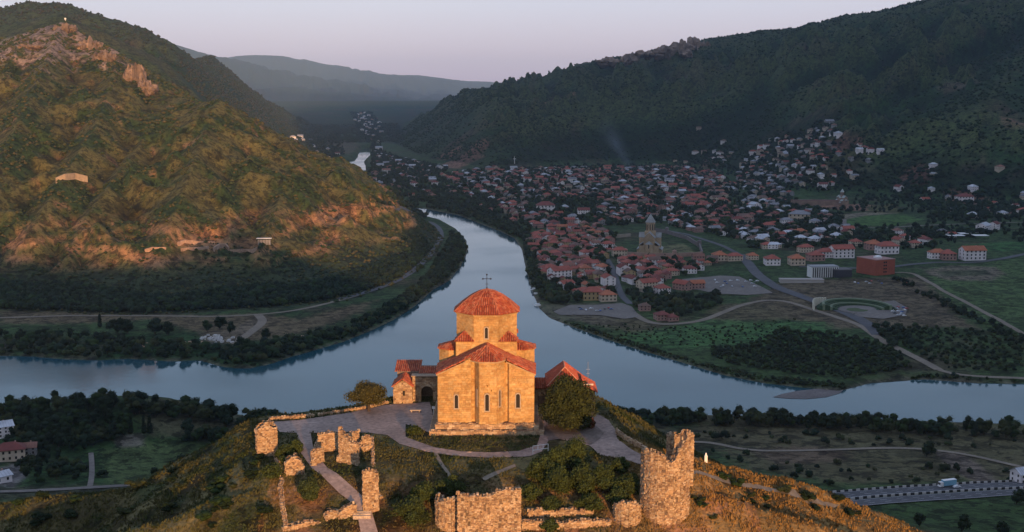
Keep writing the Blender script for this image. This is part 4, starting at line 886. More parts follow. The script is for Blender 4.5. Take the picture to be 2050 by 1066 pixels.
# black-and-white concrete barrier blocks: one thing per block
bm1 = MB()
bm1.hull8([(-1.05, -.35, 0), (1.05, -.35, 0), (1.05, .35, 0), (-1.05, .35, 0), (-1.05, -.2, .95), (1.05, -.2, .95), (1.05, .2, .95), (-1.05, .2, .95)])
blk = bm1.mesh('barrier_block'); m_bw = mat('white_concrete', .8, col=(.46, .43, .39), n_scale=1.2, n_amt=.15); m_bb = mat('black_painted_concrete', .8, col=(.02, .02, .02)); blk.materials.append(m_bw)
def blocks(C, T, N, off, lab_w, lab_b, grp, pxmin):
    d = np.concatenate([[0], np.cumsum(np.hypot(*np.diff(C, axis=0).T))]); s = 2; i = 0
    while s < d[-1] - 2:
        j = min(len(N) - 1, np.searchsorted(d, s)); p = np.array([np.interp(s, d, C[:, 0]), np.interp(s, d, C[:, 1])]) + N[j] * off
        sx = pix(p[0], p[1], float(HQ(*p)))[0]
        if pxmin < sx < 2075:
            o = bpy.data.objects.new('barrier_block', blk); COL.objects.link(o); o.location = (p[0], p[1], float(HQ(*p)) + .3); o.rotation_euler = (0, 0, math.atan2(T[j][1], T[j][0]))
            o.scale = (1.15, 1.1, 1.15)
            if i % 2: o.material_slots[0].link = 'OBJECT'; o.material_slots[0].material = m_bb
            tag(o, lab_b if i % 2 else lab_w, 'barrier', grp)
        s += 2.45; i += 1
blocks(CA, TA, NA, 7.1, 'white block in the striped concrete barrier on the far side of the highway', 'black block in the striped concrete barrier on the far side of the highway', 'barrier blocks along the far edge of the highway', 1660)
blocks(CA, TA, NA, -9.4, 'white block in the striped concrete barrier between the carriageways', 'black block in the striped concrete barrier between the carriageways', 'barrier blocks on the highway median', 1700)
# lorry and car
def wheel(parent, x, y, r, w):
    mb = MB(); mb.tube((x, y - w / 2, r), (x, y + w / 2, r), r, r, 12, (.03, .03, .03)); o = mb.build('wheel', mat_tyre, parent); h = MB(); h.tube((x, y - w / 2 - .02, r), (x, y + w / 2 + .02, r), r * .5, r * .5, 8); h.build('rim', mat_rim, o)
mat_tyre = mat('tyre_rubber', .8, col=(.02, .02, .02)); mat_rim = mat('wheel_rim', .4, col=(.5, .5, .5), metal=.7); m_glass = mat('dark_glass', .1, col=(.02, .03, .04), spec=.6)
lx, ly, lz = P1(1920, 985, 330); ja = int(np.argmin(np.hypot(CA[:, 0] - lx, CA[:, 1] - ly))); ang = math.atan2(TA[ja][1], TA[ja][0])
lp = CA[ja] - NA[ja] * (-2.0)
lorry = empty('lorry', (lp[0], lp[1], float(HQ(*lp)) + .55), ang + math.pi, 'pale blue box lorry with white cab driving on the highway', 'lorry')
m_blue = mat('pale_blue_panels', .5, col=(.12, .36, .50), n_scale=.6, n_amt=.1)
mb = MB(); mb.box(-5.0, 3.2, -1.25, 1.25, 1.0, 3.9); mb.build('cargo_box', m_blue, lorry)
mb = MB()
for i in range(14): x = -4.9 + i * .6; mb.box(x, x + .06, -1.29, -1.25, 1.05, 3.85); mb.box(x, x + .06, 1.25, 1.29, 1.05, 3.85)
mb.box(-5.05, 3.25, -1.3, 1.3, 3.9, 3.98); mb.build('cargo_box_trim', m_white, lorry)
mb = MB(); mb.hull8([(3.4, -1.2, .7), (5.6, -1.2, .7), (5.6, 1.2, .7), (3.4, 1.2, .7), (3.4, -1.15, 3.2), (5.1, -1.1, 3.2), (5.1, 1.1, 3.2), (3.4, 1.15, 3.2)]); mb.build('cab', m_white, lorry)
mb = MB(); mb.face([(5.52, -1.0, 1.7), (5.52, 1.0, 1.7), (5.2, .95, 2.9), (5.2, -.95, 2.9)]); mb.build('windscreen', m_glass, lorry)
mb = MB(); mb.box(-4.9, 5.3, -.9, .9, .5, 1.0); mb.build('chassis', mat_tyre, lorry)
for x in (-4.0, -2.9, 4.4):
    for y in (-1.05, 1.05): wheel(lorry, x, y, .5, .3)
CARM = {}
def carmat(c):
    if c not in CARM: CARM[c] = mat('car_paint_' + c, .3, col={'white': (.72, .72, .72), 'silver': (.42, .44, .46), 'dark': (.04, .045, .05), 'red': (.35, .03, .03), 'blue': (.06, .12, .30)}[c], spec=.5)
    return CARM[c]
def make_car():
    r = empty('parked_car', (0, 0, 0))
    mb = MB(); prof = [(-2.1, .35), (2.1, .35), (2.15, .75), (1.2, .92), (.55, 1.42), (-1.1, 1.45), (-1.85, .98), (-2.15, .9)]
    n = len(prof)
    L_ = [(x, -.85 if z < 1.0 else -.7, z) for x, z in prof]; R_ = [(x, .85 if z < 1.0 else .7, z) for x, z in prof]
    mb.v += L_ + R_; mb.c += [(1, 1, 1)] * 2 * n; mb.f.append(list(range(n))); mb.f.append(list(range(2 * n - 1, n - 1, -1)))
    for i in range(n): j = (i + 1) % n; mb.f.append([j, i, n + i, n + j])
    mb.build('body', carmat('white'), r)
    g = MB(); g.box(-1.0, .5, -.80, .80, 1.0, 1.36); g.face([(1.16, -.62, .96), (1.16, .62, .96), (.62, .6, 1.37), (.62, -.6, 1.37)]); g.build('glass', m_glass, r)
    for x in (-1.35, 1.35):
        for y in (-.8, .8): wheel(r, x, y, .32, .2)
    return r
def copy_tree(o, parent=None):
    c = o.copy(); COL.objects.link(c); c.parent = parent
    for ch in list(o.children): copy_tree(ch, c)
    return c
car0 = make_car(); car_used = [False]
def car(px, py, rz, colr, label, grp=None, xyz=None):
    o = car0 if not car_used[0] else copy_tree(car0); car_used[0] = True
    x, y, z = xyz or P1(px, py); o.location = (x, y, z + .65); o.rotation_euler = (0, 0, rz); o['label'] = label; o['category'] = 'car'
    for k_ in ('group',):
        if k_ in o: del o[k_]
    if grp: o['group'] = grp
    b = [c for c in o.children if c.name.startswith('body')][0]; b.material_slots[0].link = 'OBJECT'; b.material_slots[0].material = carmat(colr)
    return o
q = CA[ja] + NA[ja] * 0 - NA[ja] * 2.0 - TA[ja] * -3.0
car(0, 0, ang, 'white', 'white car passing below the blue lorry on the highway', xyz=(float(q[0]), float(q[1]), float(HQ(*q)))); bpy.data.objects['parked_car'].name = 'white_car'
# ------------------------------------------------------------------ town
def tmat(name, col, rough=.85, amt=.2, sc=.15):
    m = mat(name, rough, attr='tint', n_scale=[(sc, amt)]); t = m.node_tree; b = t.nodes['Principled BSDF']
    src = b.inputs['Base Color'].links[0].from_socket; v = t.nodes.new('ShaderNodeVectorMath'); v.operation = 'MULTIPLY'; v.inputs[1].default_value = col
    t.links.new(src, v.inputs[0]); t.links.new(v.outputs[0], b.inputs['Base Color']); return m
WALLM = {'white': tmat('white_render', (.78, .70, .67)), 'cream': tmat('cream_render', (.56, .44, .32)), 'grey': tmat('grey_block', (.27, .26, .25)), 'pinkish': tmat('pink_brick', (.36, .21, .17)), 'yellow': tmat('ochre_render', (.42, .30, .15))}
ROOFM = {'red tiled': tmat('red_roof_tiles', (.34, .095, .065)), 'dark red': tmat('dark_red_roof', (.20, .060, .048)), 'brown': tmat('brown_roof', (.17, .105, .08)), 'rusty': tmat('rusty_tin', (.25, .12, .085)), 'grey tin': tmat('grey_tin_roof', (.24, .24, .25)), 'pale tin': tmat('pale_tin_roof', (.55, .56, .58)), 'orange tiled': tmat('orange_roof_tiles', (.42, .14, .07))}
WCOL = {'white': (.74, .68, .64), 'cream': (.46, .37, .27), 'grey': (.27, .26, .25), 'pinkish': (.36, .21, .17), 'yellow': (.42, .30, .15)}
RCOL = {'red tiled': (.34, .095, .065), 'dark red': (.20, .060, .048), 'brown': (.17, .105, .08), 'rusty': (.25, .12, .085), 'grey tin': (.24, .24, .25), 'pale tin': (.42, .43, .45), 'orange tiled': (.42, .14, .07)}
def roof_mesh(w, d, h, kind, rh, over=.6):
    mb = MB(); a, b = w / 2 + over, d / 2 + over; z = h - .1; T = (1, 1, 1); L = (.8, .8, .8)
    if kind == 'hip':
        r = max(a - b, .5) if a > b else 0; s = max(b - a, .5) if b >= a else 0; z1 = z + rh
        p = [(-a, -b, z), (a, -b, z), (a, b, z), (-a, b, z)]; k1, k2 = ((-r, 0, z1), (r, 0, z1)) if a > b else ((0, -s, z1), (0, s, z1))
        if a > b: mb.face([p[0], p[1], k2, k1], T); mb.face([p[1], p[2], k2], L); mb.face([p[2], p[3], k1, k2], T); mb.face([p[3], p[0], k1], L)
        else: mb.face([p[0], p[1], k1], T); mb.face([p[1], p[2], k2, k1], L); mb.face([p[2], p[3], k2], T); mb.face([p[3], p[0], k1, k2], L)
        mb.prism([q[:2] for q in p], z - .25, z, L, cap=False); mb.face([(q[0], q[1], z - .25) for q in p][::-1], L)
    elif kind == 'gable':
        for sg in (-1, 1):
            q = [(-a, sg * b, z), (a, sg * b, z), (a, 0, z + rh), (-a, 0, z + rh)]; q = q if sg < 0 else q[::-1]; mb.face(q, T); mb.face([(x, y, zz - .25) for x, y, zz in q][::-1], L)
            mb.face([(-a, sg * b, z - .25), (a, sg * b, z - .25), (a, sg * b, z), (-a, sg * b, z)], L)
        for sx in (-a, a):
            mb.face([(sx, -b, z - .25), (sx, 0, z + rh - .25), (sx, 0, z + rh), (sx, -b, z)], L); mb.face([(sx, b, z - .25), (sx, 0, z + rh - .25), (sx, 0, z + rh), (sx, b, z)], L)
    elif kind == 'flat': mb.box(-a, a, -b, b, z, z + .5, T)
    if kind != 'flat' and w > 9:      # standing seams / tile courses as raised battens
        n = int(2 * a / 1.6)
        if kind == 'gable':
            for i in range(1, n):
                x = -a + 2 * a * i / n
                for sg in (-1, 1): mb.hull8([(x - .12, sg * b, z), (x + .12, sg * b, z), (x + .12, 0, z + rh), (x - .12, 0, z + rh), (x - .12, sg * b, z + .14), (x + .12, sg * b, z + .14), (x + .12, 0, z + rh + .14), (x - .12, 0, z + rh + .14)], L)
    return mb
def wall_mesh(w, d, h, kind, rh, floors, windows=True, gap=3.2):
    mb = MB(); a, b = w / 2, d / 2; T = (1, 1, 1); mb.box(-a, a, -b, b, -6, h, T)
    if kind == 'gable':
        for sx, q in ((-a, -1), (a, 1)):
            f = [(sx, -b, h), (sx, b, h), (sx, 0, h + rh * .9)]; mb.face(f if q > 0 else f[::-1], T)
    if windows:
        K = (.10, .11, .13)
        for fl in range(floors):
            z = 1.1 + fl * (h / floors)
            for (n, L, fx) in ((max(2, int(w / gap)), w, 'y'), (max(2, int(d / gap)), d, 'x')):
                for i in range(n):
                    u = -L / 2 + L * (i + .5) / n
                    if fx == 'y':
                        for s in (-b, b): mb.box(u - .6, u + .6, min(s, s + math.copysign(.05, s)), max(s, s + math.copysign(.05, s)), z, z + 1.5, K)
                    else:
                        for s in (-a, a): mb.box(min(s, s + math.copysign(.05, s)), max(s, s + math.copysign(.05, s)), u - .6, u + .6, z, z + 1.5, K)
    return mb
HP = []   # house patterns: size, roof
for (w, d, h, k, rh, fl) in ((13, 10, 5.6, 'hip', 3.0, 2), (15, 10, 6.0, 'gable', 3.2, 2), (11, 10, 4.0, 'hip', 2.8, 1), (17, 11, 6.6, 'hip', 3.4, 2), (12, 9, 5.2, 'gable', 2.6, 2), (18, 12, 8.4, 'gable', 3.4, 3), (14, 13, 6.2, 'hip', 3.6, 2), (10, 8, 3.6, 'gable', 2.2, 1)):
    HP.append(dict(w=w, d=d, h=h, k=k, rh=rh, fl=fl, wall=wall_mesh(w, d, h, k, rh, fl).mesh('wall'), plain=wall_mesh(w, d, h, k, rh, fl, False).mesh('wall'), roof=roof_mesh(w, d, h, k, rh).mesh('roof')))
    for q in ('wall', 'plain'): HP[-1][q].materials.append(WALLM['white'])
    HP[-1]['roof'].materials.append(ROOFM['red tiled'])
wb = MB(); wb.box(-.6, .6, -.08, .08, 0, 1.5); WIN = wb.mesh('window'); WIN.materials.append(m_dark)
cb = MB(); cb.box(-.4, .4, -.4, .4, 0, 2.2); CHIM = cb.mesh('chimney'); CHIM.materials.append(WALLM['pinkish'])
def part(name, me, parent, loc=(0, 0, 0), rz=0, m=None):
    o = bpy.data.objects.new(name, me); COL.objects.link(o); o.parent = parent; o.location = loc; o.rotation_euler = (0, 0, rz)
    if m: o.material_slots[0].link = 'OBJECT'; o.material_slots[0].material = m
    return o
ZONES = [  # outline in the photo, spacing, size factor, roof choice, wall choice
 ('old', [(1052,478),(1120,455),(1200,455),(1235,470),(1235,512),(1270,520),(1400,522),(1430,525),(1380,552),(1340,560),(1300,590),(1250,570),(1225,600),(1165,606),(1125,588),(1095,560),(1070,520)], 20.5, 1.0, ['red tiled'] * 5 + ['dark red'] * 3 + ['rusty', 'brown', 'orange tiled'], ['white', 'cream', 'white', 'yellow', 'pinkish']),
 ('mid', [(1000,400),(1100,382),(1250,400),(1450,400),(1500,440),(1470,480),(1410,468),(1330,452),(1250,455),(1150,448),(1060,462),(1010,440)], 30, 1.1, ['red tiled', 'red tiled', 'red tiled', 'dark red', 'dark red', 'grey tin', 'brown', 'brown', 'rusty', 'pale tin'], ['white', 'cream', 'grey', 'pinkish']),
 ('far', [(880,352),(960,342),(1060,338),(1200,338),(1330,335),(1440,345),(1480,380),(1450,400),(1250,400),(1100,382),(1000,398),(900,385)], 38, 1.15, ['red tiled', 'grey tin', 'dark red', 'pale tin', 'brown', 'rusty', 'dark red', 'red tiled'], ['white', 'cream', 'grey']),
 ('hill', [(1470,345),(1500,310),(1540,280),(1600,262),(1650,240),(1672,250),(1690,290),(1775,305),(1770,318),(1700,330),(1740,352),(1690,372),(1600,395),(1500,392)], 36, 1.1, ['dark red', 'red tiled', 'grey tin', 'brown', 'rusty', 'pale tin'], ['white', 'cream', 'grey']),
 ('right', [(1480,400),(1600,402),(1640,425),(1680,440),(1700,470),(1690,492),(1600,500),(1510,498),(1480,470)], 36, 1.15, ['red tiled', 'dark red', 'brown', 'grey tin', 'rusty', 'pale tin'], ['white', 'cream', 'grey']),
 ('edge', [(1700,462),(1850,468),(1900,462),(1990,470),(1860,480),(1870,500),(1750,500),(1700,490)], 62, 1.1, ['red tiled', 'dark red', 'rusty', 'grey tin'], ['white', 'cream']),
 ('edge', [(1780,392),(2050,396),(2050,440),(1880,445),(1860,420)], 85, 1.1, ['pale tin', 'dark red', 'grey tin', 'red tiled'], ['white', 'cream']),
 ('bank', [(745,385),(830,345),(880,352),(900,388),(1000,402),(1010,440),(960,428),(860,410),(770,400)], 62, 1.15, ['rusty', 'dark red', 'grey tin', 'pale tin'], ['white', 'cream', 'pinkish']),
 ('bank', [(745,300),(800,318),(900,338),(880,352),(800,372),(745,384)], 58, 1.15, ['rusty', 'dark red', 'grey tin', 'pale tin'], ['white', 'cream', 'pinkish']),
 ('valley', [(560,268),(640,272),(680,300),(690,330),(650,345),(620,318),(575,292)], 130, 1.4, ['dark red', 'grey tin', 'pale tin'], ['white', 'cream']),
 ('valley', [(700,225),(745,225),(770,262),(760,310),(800,335),(760,340),(745,300),(720,265)], 120, 1.4, ['dark red', 'grey tin', 'pale tin'], ['white', 'cream']),
 ('riverbank', [(800,392),(880,384),(1000,402),(1020,430),(960,425),(900,405),(830,402)], 70, 1.1, ['rusty', 'dark red', 'grey tin', 'pale tin', 'red tiled'], ['white', 'cream', 'pinkish']),
 ('slope', [(1780,335),(2050,350),(2060,396),(1800,392)], 105, 1.2, ['pale tin', 'dark red', 'rusty', 'grey tin'], ['white', 'cream']),
 ('slope', [(1340,270),(1440,240),(1470,300),(1440,338),(1350,335)], 62, 1.2, ['pale tin', 'brown', 'grey tin'], ['white', 'cream']),
]
KEEP = [WP(q, 330) for q in (
 [(1232,446),(1330,446),(1400,472),(1410,518),(1232,518)], [(1360,552),(1440,545),(1560,590),(1500,598),(1370,590)], [(1500,498),(2000,498),(2000,560),(1500,560)], [(1680,425),(1860,425),(1860,458),(1680,458)],
 [(1100,606),(1300,606),(1300,650),(1100,650)], [(1590,382),(1720,382),(1720,420),(1590,420)], [(1140,400),(1190,400),(1190,438),(1140,438)], [(1062,405),(1122,405),(1122,430),(1062,430)])]
KEEP += [RIV, RIV2]
houses = []
def jgrid(P, sp, jit_=.3, rot=.3):
    c, s = math.cos(rot), math.sin(rot); Q = np.stack([P[:, 0] * c + P[:, 1] * s, -P[:, 0] * s + P[:, 1] * c], -1); a, b = Q.min(0), Q.max(0)
    gx, gy = np.meshgrid(np.arange(a[0], b[0], sp), np.arange(a[1], b[1], sp)); gx = gx.ravel() + RNG.uniform(-jit_, jit_, gx.size) * sp; gy = gy.ravel() + RNG.uniform(-jit_, jit_, gy.size) * sp
    x = gx * c - gy * s; y = gx * s + gy * c; m = inpoly(x, y, P); return x[m], y[m]
ROADW = [(CA, 14), (CB, 14)]
for o in list(COL.objects):
    if o.name.split('.')[0] in ('town_road', 'dirt_track', 'river_road') and o.data:
        co = np.empty(len(o.data.vertices) * 3, np.float32); o.data.vertices.foreach_get('co', co); co = co.reshape(-1, 4, 3).mean(1)[:, :2]; ROADW.append((co, 9))
def clear_of_roads(x, y, extra=6):
    ok = np.ones(len(x), bool)
    for C, w in ROADW:
        near = (x > C[:, 0].min() - 30) & (x < C[:, 0].max() + 30) & (y > C[:, 1].min() - 30) & (y < C[:, 1].max() + 30)
        if near.any(): d = np.full(len(x), 1e3); d[near] = segdist(x[near], y[near], C)[0]; ok &= d > w / 2 + extra
    return ok
for zn, pts, sp, sz, roofs, walls in ZONES:
    P = WP(pts, 2750 if zn in ('bank', 'valley') else 2350 if zn == 'riverbank' else 330); x, y = jgrid(P, sp, .28, random.uniform(.1, .5)); ok = clear_of_roads(x, y)
    for K in KEEP: ok &= sdist(x, y, K) > 8
    drop = .08 if zn in ('old',) else .16
    for X, Y in zip(x[ok], y[ok]):
        if random.random() < drop: continue
        houses.append(dict(x=X, y=Y, p=random.choices(range(8), (3, 3, 2, 3, 3, 1.2, 3, 2))[0], s=sz * random.uniform(.85, 1.15), r=.25 + random.choice((0, math.pi / 2)) + random.uniform(-.2, .2), roof=random.choice(roofs), wall=random.choice(walls), zone=zn))
# houses placed by eye (photo column, row of the foot, pattern, scale, turn, roof, wall)
for (px, py, p, s, r, rf, wl_) in ((1120,558,5,1.45,.5,'red tiled','white'),(1098,548,3,1.3,.6,'red tiled','white'),(1133,578,4,1.4,.6,'red tiled','white'),(1186,600,3,1.35,.1,'red tiled','yellow'),(1215,602,6,1.3,.2,'orange tiled','cream'),(1168,592,0,1.2,.1,'red tiled','cream'),
  (1295,582,5,1.2,.5,'red tiled','cream'),(1325,588,6,1.1,.4,'red tiled','white'),(1366,580,1,1.3,-.9,'red tiled','pinkish'),(1395,578,1,1.1,.2,'orange tiled','pinkish'),(1290,622,0,.9,.1,'brown','pinkish'),(1325,640,6,1.0,.2,'dark red','pinkish'),(1345,642,2,1.0,.3,'dark red','pinkish'),
  (1240,512,3,1.2,.1,'red tiled','cream'),(1216,498,3,1.1,.3,'red tiled','white'),(1062,486,6,.9,.3,'brown','yellow'),(1092,424,3,2.1,.05,'dark red','white'),(1168,432,5,1.25,.1,'dark red','white'),(1440,522,6,1.3,.1,'orange tiled','cream'),(1470,522,3,1.2,.1,'red tiled','cream'),
  (1600,472,3,1.25,.2,'orange tiled','cream'),(1545,498,0,1.2,.1,'pale tin','white'),(1640,470,1,1.2,.5,'pale tin','white'),(1600,442,3,2.1,-.35,'grey tin','cream'),(740,390,3,1.5,.4,'orange tiled','cream'),(788,398,5,1.2,.3,'brown','cream'),(1070,345,7,1.2,.1,'brown','pinkish'),
  (1930,404,3,1.9,.1,'dark red','white'),(1968,465,5,1.4,.9,'pale tin','white'),(1990,460,5,1.1,.9,'dark red','white'),(1720,305,5,.9,.1,'pale tin','white'),(1742,305,5,.9,.1,'dark red','white'),(1762,306,5,.9,.1,'pale tin','white'),(1710,358,5,1.0,.1,'grey tin','cream'),
  (1868,335,3,1.0,.1,'pale tin','white'),(1660,250,5,1.3,.1,'grey tin','grey'),(1810,480,0,1.1,.3,'red tiled','white'),(1830,495,6,1.1,.2,'red tiled','cream'),(20,920,3,1.0,.4,'dark red','cream'),(55,910,4,.9,.3,'rusty','grey'),(-2,875,5,.9,.6,'pale tin','white'),(0,965,7,1.0,.9,'pale tin','white'),(2052,965,1,.9,.3,'pale tin','white')):
    x, y, z = P1(px, py, 2750 if px < 900 and py < 500 else 330); houses.append(dict(x=x, y=y, p=p, s=s, r=r, roof=rf, wall=wl_, zone='hand'))
# the red-roofed terraces along the street
TERR = [(1545,530,1.25),(1594,530,1.25),(1632,522,1.3),(1652,516,1.25),(1684,516,1.5),(1748,500,1.35),(1775,508,1.5),(1876,518,1.2),(1896,520,1.25),(1946,520,1.5),(1535,498,1.0),(1712,492,1.0),(1506,520,.95),(1612,505,1.1)]
for (px, py, s) in TERR:
    x, y, z = P1(px, py, 330); houses.append(dict(x=x, y=y, p=random.choice((5, 3, 6)), s=s * 1.1, r=random.uniform(-.1, .25), roof=random.choice(('red tiled', 'orange tiled')), wall=random.choice(('pinkish', 'cream', 'white')), zone='hand', terr=1))
for h in houses:
    h['z'] = float(HQ(h['x'], h['y'])); h['px'], h['py'], h['dep'] = [float(v) for v in pix(h['x'], h['y'], h['z'])]; h['app'] = HP[h['p']]['w'] * h['s'] / h['dep'] * (1.3 if h['zone'] == 'hand' else 1)
# drop random ones that overlap the hand-placed
hand = np.array([(h['x'], h['y'], HP[h['p']]['w'] * h['s']) for h in houses if h['zone'] == 'hand'])
houses = [h for h in houses if -60 < h['px'] < 2110 and (h['zone'] == 'hand' or (np.hypot(hand[:, 0] - h['x'], hand[:, 1] - h['y']) > hand[:, 2] * .5 + HP[h['p']]['w'] * h['s'] * .45).all())]
houses.sort(key=lambda h: -h['app'])
LAND = [('cathedral', 1293, 500), ('big red block', 1755, 535), ('large grey car park', 1450, 570), ('riverside car park', 1180, 628), ('green crescent building', 1725, 605), ('monastery church', 1690, 400), ('oval green field', 1770, 438), ('river bend', 940, 440), ('smoke plume', 1272, 330), ('hill quarter top', 1650, 245), ('sports pitch', 1985, 490), ('waterside villa', 1120, 550), ('leftmost farm', 30, 930), ('tall white hotel', 1168, 420), ('valley inlet', 715, 330), ('blue lorry', 1920, 985)]
ORD = ['nearest', 'second nearest', 'third nearest', 'fourth nearest', 'fifth nearest', 'sixth nearest', 'seventh nearest', 'eighth nearest', 'ninth nearest', 'tenth nearest', 'eleventh nearest', 'twelfth nearest', 'thirteenth nearest', 'fourteenth nearest', 'fifteenth nearest']
NI = 300
keyed = {}
for h in houses[:NI]:
    ds = [(math.hypot(h['px'] - a, (h['py'] - b) * 1.6), n, a, b) for n, a, b in LAND]; d, n, a, b = min(ds)
    dx, dy = h['px'] - a, (h['py'] - b) * 1.6
    dr_ = ('right of' if dx > 0 else 'left of') if abs(dx) > 2.2 * abs(dy) else ('behind' if dy < 0 else 'in front of') if abs(dy) > 2.2 * abs(dx) else ('behind right of' if dx > 0 else 'behind left of') if dy < 0 else ('front right of' if dx > 0 else 'front left of')
    h['land'] = n; h['dir'] = dr_; h['ld'] = d; sz_ = 'three-storey' if HP[h['p']]['fl'] == 3 else 'two-storey' if HP[h['p']]['fl'] == 2 else 'single-storey'
    kd = 'hipped' if HP[h['p']]['k'] == 'hip' else 'gabled'
    keyed.setdefault((n, dr_, h['wall'], h['roof'], sz_), []).append(h)
for (n, dr_, wl_, rf, sz_), L_ in keyed.items():
    L_.sort(key=lambda h: h['ld'])
    for i, h in enumerate(L_):
        w0 = {'white': 'white', 'cream': 'cream', 'grey': 'grey', 'pinkish': 'pink-brick', 'yellow': 'ochre'}[wl_]
        h['label'] = f"{sz_} {w0} house with {rf} roof, {ORD[min(i, 14)].split()[0]} {dr_} the {n}" if len(L_) > 1 else f"{sz_} {w0} house with {rf} roof {dr_} the {n}"
for idx, h in enumerate(houses[:NI]):
    q = HP[h['p']]; s = h['s']; big = h['app'] > .0093
    r = empty('town_house', (h['x'], h['y'], h['z'] + .2), h['r'], h['label'], 'house', 'houses of the riverside town'); r.scale = (s, s, s * random.uniform(.9, 1.1))
    w_ = part('wall', q['plain'] if idx < 70 else q['wall'], r, m=WALLM[h['wall']]); ro = part('roof', q['roof'], r, m=ROOFM[h['roof']])
    if idx < 70:     # the nearest houses: each window a piece
        for fl in range(q['fl']):
            z = 1.1 + fl * (q['h'] / q['fl'])
            n = max(2, int(q['w'] / 3.4))
            for i in range(n): part('window', WIN, w_, (-q['w'] / 2 + q['w'] * (i + .5) / n, -q['d'] / 2, z))
            n = 2
            for i in range(n):
                for sx in (-1, 1): part('window', WIN, w_, (sx * q['w'] / 2, -q['d'] / 2 + q['d'] * (i + .5) / n, z), math.pi / 2)
    if idx < 150: part('chimney', CHIM, ro, (q['w'] * .2, q['d'] * .12, q['h'] + q['rh'] * .35))
# everything smaller: one mass of far houses
MV, MF, MC = [], [], []; nv = 0
HARR = []
for q in HP:
    for kk in ('wall', 'roof'):
        me = q[kk] if kk == 'roof' else q['wall']
        n = len(me.vertices); co = np.empty(n * 3, np.float32); me.vertices.foreach_get('co', co); cc = np.empty(n * 4, np.float32); me.color_attributes['tint'].data.foreach_get('color', cc)
        HARR.append((co.reshape(-1, 3), cc.reshape(-1, 4)[:, :3], [list(p.vertices) for p in me.polygons]))
for h in houses[NI:]:
    c, s_ = math.cos(h['r']), math.sin(h['r'])
    for kk in (0, 1):
        co, cc, fs = HARR[h['p'] * 2 + kk]; col = WCOL[h['wall']] if kk == 0 else RCOL[h['roof']]; v = co * h['s']
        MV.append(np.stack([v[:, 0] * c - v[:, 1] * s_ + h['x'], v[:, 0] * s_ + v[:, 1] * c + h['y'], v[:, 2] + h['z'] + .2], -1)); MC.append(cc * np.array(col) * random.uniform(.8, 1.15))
        MF += [[nv + k for k in f] for f in fs]; nv += len(co)
if MV:
    me = np_mesh('far_houses', np.concatenate(MV), MF, np.concatenate(MC)); o = link('far_houses', me, mat('far_house_surfaces', .85, attr='tint')); tag(o, 'mass of small houses of the far town and hill quarter', kind='stuff')
print('houses', len(houses))

# ------------------------------------------------------------------ cathedral and other landmarks
m_csand = mat('pale_sandstone', .9, col=(.40, .29, .18), n_scale=[(.08, .2), (.5, .2)]); m_croof = mat('grey_green_tin', .6, col=(.27, .27, .25), n_scale=.2, n_amt=.2); m_brick = mat('red_facing_brick', .85, col=(.33, .085, .048), n_scale=[(.08, .12), (.5, .12)])
def barrel(mb, cx, cy, r, z0, z1, n=12, c=(1, 1, 1)): mb.prism([(cx + r * math.cos(2 * math.pi * i / n), cy + r * math.sin(2 * math.pi * i / n)) for i in range(n)], z0, z1, c)
def cone(mb, cx, cy, r, z0, z1, n=12, c=(1, 1, 1)):
    for i in range(n):
        a, b = 2 * math.pi * i / n, 2 * math.pi * (i + 1) / n; mb.face([(cx + r * math.cos(a), cy + r * math.sin(a), z0), (cx + r * math.cos(b), cy + r * math.sin(b), z0), (cx, cy, z1)], c)
    mb.face([(cx + r * math.cos(-2 * math.pi * i / n), cy + r * math.sin(-2 * math.pi * i / n), z0) for i in range(n)], c)
def gab(mb, x0, x1, y0, y1, ze, zr, ax='y', o=.5):
    if ax == 'y':
        xm = (x0 + x1) / 2
        for sx, xx in ((-1, x0 - o), (1, x1 + o)):
            q = [(xm, y0 - o, zr), (xx, y0 - o, ze), (xx, y1 + o, ze), (xm, y1 + o, zr)]; mb.face(q if sx > 0 else q[::-1]); mb.face([(a, b, c - .4) for a, b, c in (q[::-1] if sx > 0 else q)])
            mb.face([(xm, y0 - o, zr - .4), (xx, y0 - o, ze - .4), (xx, y0 - o, ze), (xm, y0 - o, zr)])
    else:
        ym = (y0 + y1) / 2
        for sy, yy in ((-1, y0 - o), (1, y1 + o)):
            q = [(x0 - o, ym, zr), (x1 + o, ym, zr), (x1 + o, yy, ze), (x0 - o, yy, ze)]; mb.face(q[::-1] if sy < 0 else q); mb.face([(a, b, c - .4) for a, b, c in (q if sy < 0 else q[::-1])])
def gwall(mb, x0, x1, y0, y1, ze, zr, ax='y'):
    mb.box(x0, x1, y0, y1, -3, ze)
    if ax == 'y':
        for yy in (y0, y1): mb.face([(x0, yy, ze), (x1, yy, ze), ((x0 + x1) / 2, yy, zr - .3)])
    else:
        for xx in (x0, x1): mb.face([(xx, y0, ze), (xx, y1, ze), (xx, (y0 + y1) / 2, zr - .3)])
